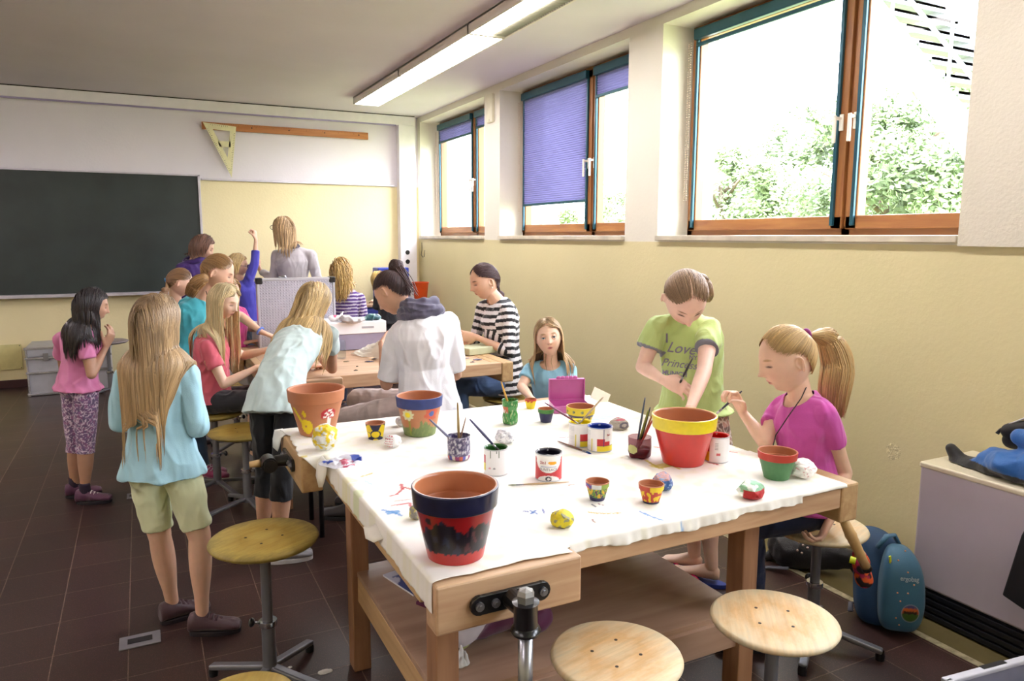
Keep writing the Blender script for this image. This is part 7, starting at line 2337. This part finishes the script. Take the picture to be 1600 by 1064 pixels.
def run_people(only=None):
    P = {}
    def want(n): return only is None or n in only
    if want('blue'):
        P['blue'] = person('girl from behind in pale blue long-sleeved top, cream shorts and brown shoes', (300, 985), 2.88, (243, 503), cdir(.3, -.25, 1), (245, 562, .0), (254, 722), (197, 586, .0), (290, 586, 0),
            armL=[(188, 662, .02), (226, 652, .17)], armR=[(309, 668, 0), (272, 655, .18)], legL=[(250, 838, .0), (270, 945, .05)], legR=[(312, 838, -.03), (316, 960, -.05)],
            handL=dict(n=(0, .3, 1), curl=.5), handR=dict(n=(0, .3, 1), curl=.5), s=.98, skin=SK_MID, voxel=.0042,
            shirt=dict(col='#a4cfdd', sleeve=1.93, hem=.085, flare=.020, ease=.012, sease=.010, fold=.011, fsc=11), pants=dict(col='#d3d8b0', len=.88, ease=.009, flare=.002, fold=.004, name='shorts', mat='shorts'),
            shoes=dict(L=(.75, 0, .7), R=(1, 0, .15), col='#4a2f36', sole='#241a22', laces='strap'),
            hair=dict(style='loose', dens=3.4, clump=.6, col='#ab8f6c', col2='#6b5038', L=.54, tipcol='#b39468', n=760, r=.0036, seed=3, part=0, vol=.010, wave=.0010, back=.9, hmax=1.40))
    if want('pinkdark'):
        P['pinkdark'] = person('dark-haired girl in pink shirt and patterned leggings standing by the blackboard', (128, 780), 4.37, (143, 478), cdir(1, -.2, .7), (130, 512), (124, 608), (96, 530, .08), (134, 536, -.08),
            armL=[(100, 580, .18), (150, 550, .26)], armR=[(143, 585, -.12), (165, 543, .0)], legL=[(118, 692, .05), (117, 766, .05)], legR=[(134, 695, -.03), (133, 768, -.06)],
            handL=dict(n=(0, 1, .3), curl=.6), handR=dict(d=(.4, 1, .1), n=(-1, .1, .2), curl=.45), s=.96, fat=1.02, skin=SK_DARK, voxel=.005,
            shirt=dict(col='#cf7ba6', sleeve=.5, hem=.03, flare=.012, ease=.010, fold=.010, fsc=11), pants=dict(col=pattern(['#d9c6d6', '#7a5c84', '#8f5f88', '#6d5a7c'], 60, 3), len=1.18, ease=.006, name='leggings', mat='leggings'),
            shoes=dict(L=(.9, 0, .5), R=(1, 0, .2), col='#5a2f4c', sole='#1f1a24', sock='#2d2032', laces='string'),
            hair=dict(style='loose', dens=3.4, clump=.6, col='#2b2020', col2='#120c10', L=.32, hmax=1.4, n=480, r=.005, seed=5, vol=.012, wave=.003, wfreq=45, back=.9))
    if want('pale'):
        P['pale'] = person('girl with wavy blonde hair leaning over the bench in white top and black cropped leggings', (436, 875), 3.62, (490, 474, .46), cdir(.45, -.35, 1), (484, 518, .42), (434, 628, -.02), (460, 522, .48), (515, 522, .44),
            armL=[(455, 575, .62), (484, 572, .80)], armR=[(519, 576, .64), (497, 556, .80)], legL=[(416, 742, .0), (410, 840, .03)], legR=[(440, 745, -.12), (437, 857, -.12)],
            handL=dict(n=(0, -1, 0), curl=.4), handR=dict(n=(0, -1, .2), curl=.5), s=1.04, skin=SK_TAN, voxel=.0045, upP=(0.05, .1, 1), bend=.4,
            shirt=dict(col='#c9dbd9', sleeve=.42, hem=.10, flare=.018, ease=.012, fold=.006, down=(-.12, -.12, -1)), pants=dict(col='#0f1017', len=1.30, ease=.006, name='leggings', mat='leggings'),
            shoes=dict(L=(.5, 0, .8), R=(.9, 0, .3), col='#8e8c92', sole='#cfcdd0', sock='#8a6a5a', laces='string'),
            hair=dict(style='loose', dens=3.4, clump=.6, col='#c9ad78', col2='#8a6c48', down=tuple(cdir(-.22, -1, -.42)), L=.50, hmax=2.6, n=560, r=.0048, seed=8, vol=.012, wave=.0030, wfreq=38, back=.9))
    if want('coral'):
        P['coral'] = person('blonde girl in coral shirt and dark jeans seated in profile on a stool', (400, 735), 4.50, (350, 471), cdir(1, -.42, -.22), (328, 522), (333, 622), (342, 536, .13), (322, 540, -.10),
            armL=[(380, 556, .22), (420, 546, .16)], armR=[(350, 600, -.12), (402, 574, -.04)], legL=[(415, 612, .1), (405, 705, .08)], legR=[(422, 624, -.08), (396, 712, -.1)],
            handL=dict(d=(1, -.1, .1), n=(0, -1, 0), curl=.45), handR=dict(d=(1, .15, .2), n=(0, -1, .2), curl=.45), s=1.0, skin=SK_FAIR, voxel=.004, hipr=cdir(0, 0, -1) if False else tuple(cdir(.05, 0, -1)),
            shirt=dict(col='#cf5f6e', sleeve=.55, hem=.05, flare=.014, ease=.011, fold=.010, fsc=12), pants=dict(col='#25262e', len=1.9, ease=.008, mat='jeans', name='jeans'),
            shoes=dict(L=(1, 0, .1), R=(1, 0, -.1), col='#77757c', sole='#b9b6b8', laces='string'), fc=dict(brow='#a98a5c', lips='#b8666a'),
            hair=dict(style='loose', dens=3.4, clump=.6, col='#dbc89c', col2='#ab9064', L=.46, hmax=1.5, n=520, r=.0042, seed=11, vol=.012, wave=.0008, part=.0, back=.35))
    if want('teal'):
        tl = [at(326, 437, 4.72), at(316, 436, 4.70), at(304, 446, 4.70), at(296, 462, 4.72)]
        P['teal'] = person('girl in turquoise shirt with a ponytail bending over the middle bench', (318, 752), 4.85, (340, 426), cdir(1, -.45, .25), (314, 466), (288, 582), (332, 484, .14), (288, 490, -.10),
            armL=[(376, 494, .25), (409, 519, .20)], armR=[(284, 535, -.06), (318, 541, .0)], legL=[(305, 665, .05), (316, 742, .0)], legR=[(298, 665, -.05), (322, 745, -.08)],
            handL=dict(d=(1, -.4, 0), n=(0, -1, 0), curl=.45), handR=dict(d=(1, 0, .1), n=(0, -1, 0), curl=.4), s=1.10, skin=SK_MID, voxel=.0048,
            shirt=dict(col='#3fa3b0', sleeve=.5, hem=.06, flare=.014, ease=.011, fold=.006), pants=dict(col='#35506e', len=1.8, ease=.008, mat='jeans', name='jeans'),
            shoes=dict(L=(1, 0, -.1), R=(1, 0, -.3), col='#8c2352', sole='#d8d4d8', laces='string'), fc=dict(brow='#7a5a3c'),
            hair=dict(style='pony', col='#a58052', col2='#6b4a2c', n=420, r=.0042, seed=12, tie=(0, -.95, .12), tail=tl, tail_r=.020))
    if want('hotpink'):
        P['hotpink'] = person('child in hot pink shirt and white trousers mostly hidden behind the coral-shirted girl', (372, 690), 5.45, (357, 455), cdir(.8, -.3, -.3), (360, 480), (366, 566), (376, 488, .08), (346, 490, -.06),
            armL=[(388, 512, .1), (402, 516, .2)], armR=[(352, 540, -.05), (385, 535, .0)], legL=[(398, 590, .1), (398, 665, .1)], legR=[(395, 597, -.05), (392, 668, -.05)],
            handL=dict(n=(0, -1, 0)), handR=dict(n=(0, -1, 0)), s=.92, skin=SK_FAIR, voxel=.006,
            shirt=dict(col='#d13a8c', sleeve=.7, hem=.03, ease=.010), pants=dict(col='#dcd8de', len=1.7, ease=.008, mat='jeans'), shoes=dict(L=(1, 0, 0), R=(1, 0, 0), col='#77757c'),
            hair=dict(style='loose', col='#b08a5c', L=.12, n=240, r=.006, seed=14))
    if want('bluetie'):
        tl = [at(262, 450, 5.42), at(256, 456, 5.40), at(257, 468, 5.40), at(262, 482, 5.42)]
        P['bluetie'] = person('girl with brown ponytail in a blue hair tie seen behind the turquoise shirt', (285, 700), 5.55, (281, 442), cdir(1, -.35, .55), (276, 474), (282, 575), (300, 490, .12), (262, 494, -.10),
            armL=[(318, 520, .15), (345, 530, .2)], armR=[(268, 535, -.08), (300, 545, .0)], legL='stand', legR='stand',
            s=.98, skin=SK_MID, voxel=.006, shirt=dict(col='#5d4a3e', sleeve=.5, hem=.03), pants=dict(col='#2b2d38', len=1.8), shoes=dict(L=(1, 0, 0), R=(1, 0, 0)),
            hair=dict(style='pony', col='#8d6a48', col2='#54392a', n=320, r=.005, seed=15, tie=(0, -.93, -.12), tail=tl, tail_r=.016, tiecol='#3f86c4'))
    if want('raised'):
        P['raised'] = person('blonde child with glasses raising one arm in a violet-blue sweater', (395, 610), 6.6, (371, 415), cdir(1, -.1, .25), (380, 438), (392, 510), (394, 447, .12), (384, 449, -.06),
            armL=[(405, 480, .15), (398, 495, .1)], armR=[(398, 411, -.04), (400, 376, .0)], handR=dict(d=(-.1, 1, 0), n=(-1, 0, 0), curl=1.0, thumbcurl=.6), legL='stand', legR='stand',
            s=.96, skin=SK_MID, voxel=.006, shirt=dict(col='#433fa6', sleeve=1.55, hem=.04, ease=.012), pants=dict(col='#2b2d38', len=1.8), shoes=dict(L=(1, 0, 0), R=(1, 0, 0)), fc=dict(brow='#a98a5c'),
            hair=dict(style='loose', col='#c9ad78', col2='#8d7048', L=.13, n=300, r=.005, seed=16, back=.9))
        o = P['raised']; b = MB(); M = o['M']; s_ = .96
        for sx in (-1, 1):
            ring = [M @ (V((sx * .032 + .024 * math.cos(a), .092 * 1.02, .006 + .016 * math.sin(a))) * s_) for a in [2 * PI * i / 16 for i in range(17)]]; b.tube(ring, .0022, 6)
            b.tube([M @ (V((sx * .056, .092, .008)) * s_), M @ (V((sx * .078, .05, .008)) * s_), M @ (V((sx * .080, -.01, .006)) * s_)], .0022, 6)
        b.build('glasses', mat('violet_frame', '#4a2a6a', .3), o['root'], ws=True, smooth=True)
    if want('purple'):
        P['purple'] = person('person in a dark purple hoodie with head bowed at the edge of the blackboard', (305, 610), 7.2, (316, 386), cdir(1, -.5, .45), (304, 407), (300, 490), (322, 420, .12), (284, 419, -.10),
            armL=[(330, 460, .15), (340, 480, .2)], armR=[(280, 460, -.08), (305, 480, .0)], legL='stand', legR='stand',
            s=1.12, skin=SK_MID, voxel=.0065, shirt=dict(col='#3d1f66', sleeve=1.9, hem=.05, ease=.016, name='hoodie'), pants=dict(col='#22232c', len=1.9), shoes=dict(L=(1, 0, 0), R=(1, 0, 0)),
            hair=dict(style='loose', col='#7a5848', col2='#4a322c', L=.12, n=300, r=.0055, seed=17, back=1.2))
        o = P['purple']; b = MB(); c = o['cN']; ring = [c + V((.085 * math.cos(a), .075 * math.sin(a), .012 - .03 * math.sin(a - 2.2))) for a in [2 * PI * i / 24 for i in range(25)]]
        b.tube(ring, .028, 12); q = b.build('hood', cloth_mat('shirt'), o['root'], ws=True, smooth=True); set_col(q.data, np.tile(np.array(srgb('#3d1f66')), (len(q.data.vertices), 1)))
    if want('teacher'):
        P['teacher'] = person('woman in a light grey cardigan standing with her back turned before the blackboard wall', (460, 590), 7.0, (444, 360), cdir(-1, -.15, .75), (456, 388), (460, 475), (433, 399, .02), (486, 399, .0),
            armL=[(427, 436, .02), (408, 424, .15)], armR=[(497, 440, .0), (490, 470, .12)], handL=dict(d=(-.5, .6, .5), n=(.6, .2, .5), curl=.4), handR=dict(n=(-1, 0, 0)), legL='stand', legR='stand',
            s=1.12, fat=1.05, skin=SK_MID, voxel=.0065, fem=True, shirt=dict(col='#c2bdc1', sleeve=1.9, hem=.12, ease=.014, name='cardigan'), pants=dict(col='#3a3c48', len=1.9), shoes=dict(L=(-.3, 0, 1), R=(.1, 0, 1)),
            hair=dict(style='loose', col='#c4a67c', col2='#8a6a4a', L=.20, n=360, r=.0055, seed=18, back=.9))
        o = P['teacher']; b = MB(); M = o['M']
        for sx in (-1, 1):
            ring = [M @ (V((sx * .034 + .026 * math.cos(a), .100, .045 + .018 * math.sin(a))) * 1.12) for a in [2 * PI * i / 14 for i in range(15)]]; b.tube(ring, .003, 6)
        b.build('glasses', mat('dark_frame', '#1d1614', .3), o['root'], ws=True, smooth=True)
        b = MB(); c = o['cN']; ring = [c + V((.058 * math.cos(a), .055 * math.sin(a), .02 + .012 * math.sin(a))) for a in [2 * PI * i / 20 for i in range(21)]]
        b.tube(ring, .02, 10); b.build('scarf', mat('checked_scarf', '#5e5866', .8, noise_amt=.3, noise_scale=60), o['root'], ws=True, smooth=True)
    if want('curly'):
        P['curly'] = person('girl with curly golden hair in a purple and white striped top seen from behind', (545, 600), 6.7, (533, 427), cdir(-.25, -.2, 1), (540, 452), (545, 525), (519, 466, .02), (563, 466, .0),
            armL=[(514, 500, .0), (525, 515, .15)], armR=[(569, 500, .0), (555, 515, .15)], legL='stand', legR='stand',
            s=.98, skin=SK_MID, voxel=.006, shirt=dict(col=stripes('#54307e', '#cfc6d8', .030, .55), sleeve=1.2, hem=.04), pants=dict(col='#35405e', len=1.9), shoes=dict(L=(0, 0, 1), R=(0, 0, 1)),
            hair=dict(style='loose', col='#c4a465', col2='#7d5c34', L=.22, n=420, r=.0065, seed=19, hmax=2.4, clump=.30, part=-3, vol=.05, wave=.004, wfreq=60, curl=.0035, back=.9))
    if want('far'):
        P['far'] = person('small blonde child at the far cupboard behind the woman in white', (606, 560), 8.05, (592, 438), cdir(-.6, -.3, .7), (601, 457), (606, 505), (590, 466, .05), (612, 466, -.05),
            armL=[(588, 480, .0), (585, 472, .2)], armR=[(618, 490, 0), (610, 500, .1)], legL='stand', legR='stand', handL=dict(n=(0, -1, 0)),
            s=.92, skin=SK_FAIR, voxel=.007, shirt=dict(col='#1a1a22', sleeve=1.2, hem=.03), pants=dict(col='#22232c', len=1.9), shoes=dict(L=(-.3, 0, 1), R=(.1, 0, 1)),
            hair=dict(style='loose', col='#cdb06a', col2='#8f7440', L=.13, n=240, r=.0065, seed=20, back=.9))
    if want('white'):
        P['white'] = person('woman in a loose white blouse and grey scarf with a hair bun seated from behind', (600, 790), 4.02, (613, 458, .06), cdir(-.8, -.62, .45), (658, 490, -.02), (668, 632), (622, 527, -.02), (700, 506, .05),
            armL=[(604, 600, -.02), (597, 536, .26)], armR=[(712, 585, .10), (680, 572, .38)], legL=[(540, 655, .02), (548, 775, .05)], legR=[(560, 625, .25), (566, 750, .25)],
            handL=dict(d=(.2, .4, .8), n=(1, 0, .2), curl=.4), handR=dict(n=(-1, 0, 0), curl=.4), s=1.14, fat=1.10, skin=SK_TAN, voxel=.0045, fem=True, hipr=tuple(cdir(.55, 0, .8)), tilt=cdir(-.25, .9, .1),
            shirt=dict(col='#efedf2', sleeve=.90, hem=.12, flare=.020, ease=.022, sease=.020, sflare=.004, fold=.009, fsc=10, name='blouse', mat='blouse'), pants=dict(col='#bfaca6', len=1.9, ease=.012, mat='trousers'), shoes=dict(L=(-1, 0, .1), R=(-1, 0, .2), col='#3a3438'),
            hair=dict(style='bun', col='#4a3230', col2='#231617', n=460, r=.0042, seed=21, tie=(0, -.62, .80), bun=(at(619, 417, 4.12), .040), bun_end=at(648, 458, 4.0)))
    if want('stripe'):
        P['stripe'] = person('woman with pinned-up dark hair in a black and white striped sweater and jeans', (760, 690), 5.35, (757, 440), cdir(-1, -.42, -.45), (778, 467), (792, 598), (795, 488, -.13), (755, 480, .12),
            armL=[(796, 550, -.20), (745, 527, -.10)], armR=[(742, 532, .10), (722, 531, -.05)], legL=[(718, 604, -.12), (722, 690, -.1)], legR=[(716, 596, .10), (726, 680, .1)],
            handL=dict(d=(-1, .1, .1), n=(0, .1, 1), curl=.5), handR=dict(d=(-.7, .4, -.2), n=(0, .3, -1), curl=.5), s=1.13, headS=1.06, fat=1.02, skin=SK_MID, voxel=.0045, fem=True, hipr=tuple(cdir(-.15, 0, 1)),
            shirt=dict(col=stripes('#1a1a20', '#e2dfe4', .050, .48), sleeve=1.30, hem=.12, flare=.012, ease=.012, fold=.004, name='sweater', neck=((0, .05, .02), (.075, .075, .05))), pants=dict(col='#47608a', len=1.9, ease=.010, mat='jeans', name='jeans'), shoes=dict(L=(-1, 0, 0), R=(-1, 0, 0)),
            fc=dict(brow='#3a2622', lips='#b0504e'), hair=dict(style='pony', col='#4c3232', col2='#24171c', n=420, r=.004, seed=22, tie=(0, -.98, -.35), tail=[at(779, 455, 5.45), at(783, 462, 5.45), at(780, 466, 5.45)], tail_r=.012))
    if want('little'):
        P['little'] = person('small blonde girl in light blue shirt looking up from the far end of the bench', (865, 800), 3.97, (857, 527), cdir(-.02, -.10, -1), (860, 566, .03), (864, 660, .05), (889, 578, .03), (829, 578, .03),
            armL=[(891, 612, -.06), (866, 622, -.20)], armR=[(815, 604, -.05), (831, 624, -.20)], legL='stand', legR='stand',
            handL=dict(d=(-.7, -.2, -.5), n=(0, -1, 0), curl=.3), handR=dict(d=(.3, -.3, -.9), n=(0, -1, 0), curl=.3), s=.90, headS=1.06, skin=SK_FAIR, voxel=.0032, cvox=.0045, tilt=cdir(-.14, 1, 0), eyes=(-.05, .02, -1), mouth=.8,
            shirt=dict(col='#8cc2dc', sleeve=.55, hem=.03, ease=.010, fold=.004, neck=((0, .045, .01), (.068, .07, .045))), pants=dict(col='#3c4a68', len=.9, name='shorts'), shoes=dict(L=(0, 0, -1), R=(-.2, 0, -1)), fc=dict(brow='#a8845c', lips='#b8606a', lid=.8),
            hair=dict(style='loose', dens=3.4, clump=.6, hmax=1.55, col='#bfa27a', col2='#836848', L=.32, n=480, r=.0042, seed=24, part=.12, vol=.008, wave=.002, wfreq=40, back=.25))
    if want('green'):
        P['green'] = person('girl in lime green printed t-shirt leaning over the big red pot', (1095, 885), 3.32, (1071, 466, -.10), cdir(.06, -.93, -.52), (1069, 496, .06), (1084, 650, .08), (1109, 513, .0), (1027, 512, .02),
            armL=[(1100, 580, -.22), (1078, 640, -.42)], armR=[(1004, 573, .0), (1036, 594, -.16)], legL=[(1104, 765, .02), (1112, 884, -.06)], legR=[(1078, 760, .06), (1085, 866, .06)],
            handL=dict(d=(-.15, -1, -.5), n=(-.2, 0, 1), curl=.3), handR=dict(d=(.85, -.35, -.3), n=(.2, -.5, .8), curl=.55, thumbcurl=.5), s=1.04, headS=1.16, fat=1.12, skin=SK_ROSY, voxel=.0032, cvox=.0042, upP=(0, 0, 1), tilt=cdir(0, .6, -.8),
            feet=[(-1, 0, .55), (-1, 0, .55)], fc=dict(brow='#8a6040', lips='#bd5f68', blush=.25),
            shirt=dict(col=trim_col('#b9cf84', '#7d7f8e', .52), sleeve=.52, hem=.02, flare=.012, ease=.013, sflare=.012, fold=.010, fsc=11, mat='tshirt', name='t_shirt'), pants=dict(col=pattern(['#d8c8bc', '#8a6a58', '#b98a7c', '#6d5048'], 40, 9), len=.2, skirt=.30, name='skirt', mat='skirt'),
            hair=dict(style='pony', dens=3.4, part=.06, partline=True, col='#a08468', col2='#54402f', n=560, r=.0036, seed=25, tie=(0, -.98, -.2), tail=[at(1090, 430, 3.42), at(1100, 440, 3.45), at(1104, 458, 3.45), at(1104, 470, 3.46)], tail_r=.014))
    if want('magenta'):
        tl = [at(1276, 522, 2.80), at(1296, 532, 2.82), at(1308, 570, 2.82), at(1303, 612, 2.80), at(1301, 650, 2.80)]
        P['magenta'] = person('girl in magenta t-shirt with a high blonde ponytail painting in profile', (1225, 930), 2.72, (1229, 562), cdir(-1, -.33, -.06), (1250, 616), (1262, 782), (1286, 646, -.10), (1219, 640, .12),
            armL=[(1319, 738, -.06), (1299, 808, -.15)], armR=[(1195, 690, .01), (1160, 644, .13)], legL=[(1170, 822, -.02), (1180, 960, 0)], legR=[(1165, 812, .16), (1170, 935, .16)],
            handL=dict(d=(-.45, -1, .1), n=(-.8, .4, .3), curl=.75), handR=dict(d=(-.45, .85, -.1), n=(-.8, -.3, -.3), curl=.95, thumbcurl=.7), s=1.0, skin=SK_FAIR, voxel=.0030, cvox=.004, hipr=tuple(cdir(-.1, 0, 1)), headS=1.14,
            shirt=dict(col='#c450a6', sleeve=.50, hem=.05, flare=.012, ease=.011, sflare=.010, fold=.007, fsc=12, mat='tshirt', name='t_shirt', neck=((0, .035, .015), (.070, .085, .050))), pants=dict(col='#232f52', len=1.9, ease=.008, mat='jeans', name='jeans'), shoes=dict(L=(-1, 0, 0), R=(-1, 0, 0)),
            fc=dict(brow='#a8845c', lips='#c4686c', blush=.2), hair=dict(style='pony', dens=3.4, col='#cfb07a', col2='#8a6840', n=620, r=.0038, seed=26, tie=(0, -.86, .50), tail=tl, tail_r=.028, tiecol='#8a2f7a', wave=.004, wfreq=14))
    extras(P)
    return P
PPL = run_people()
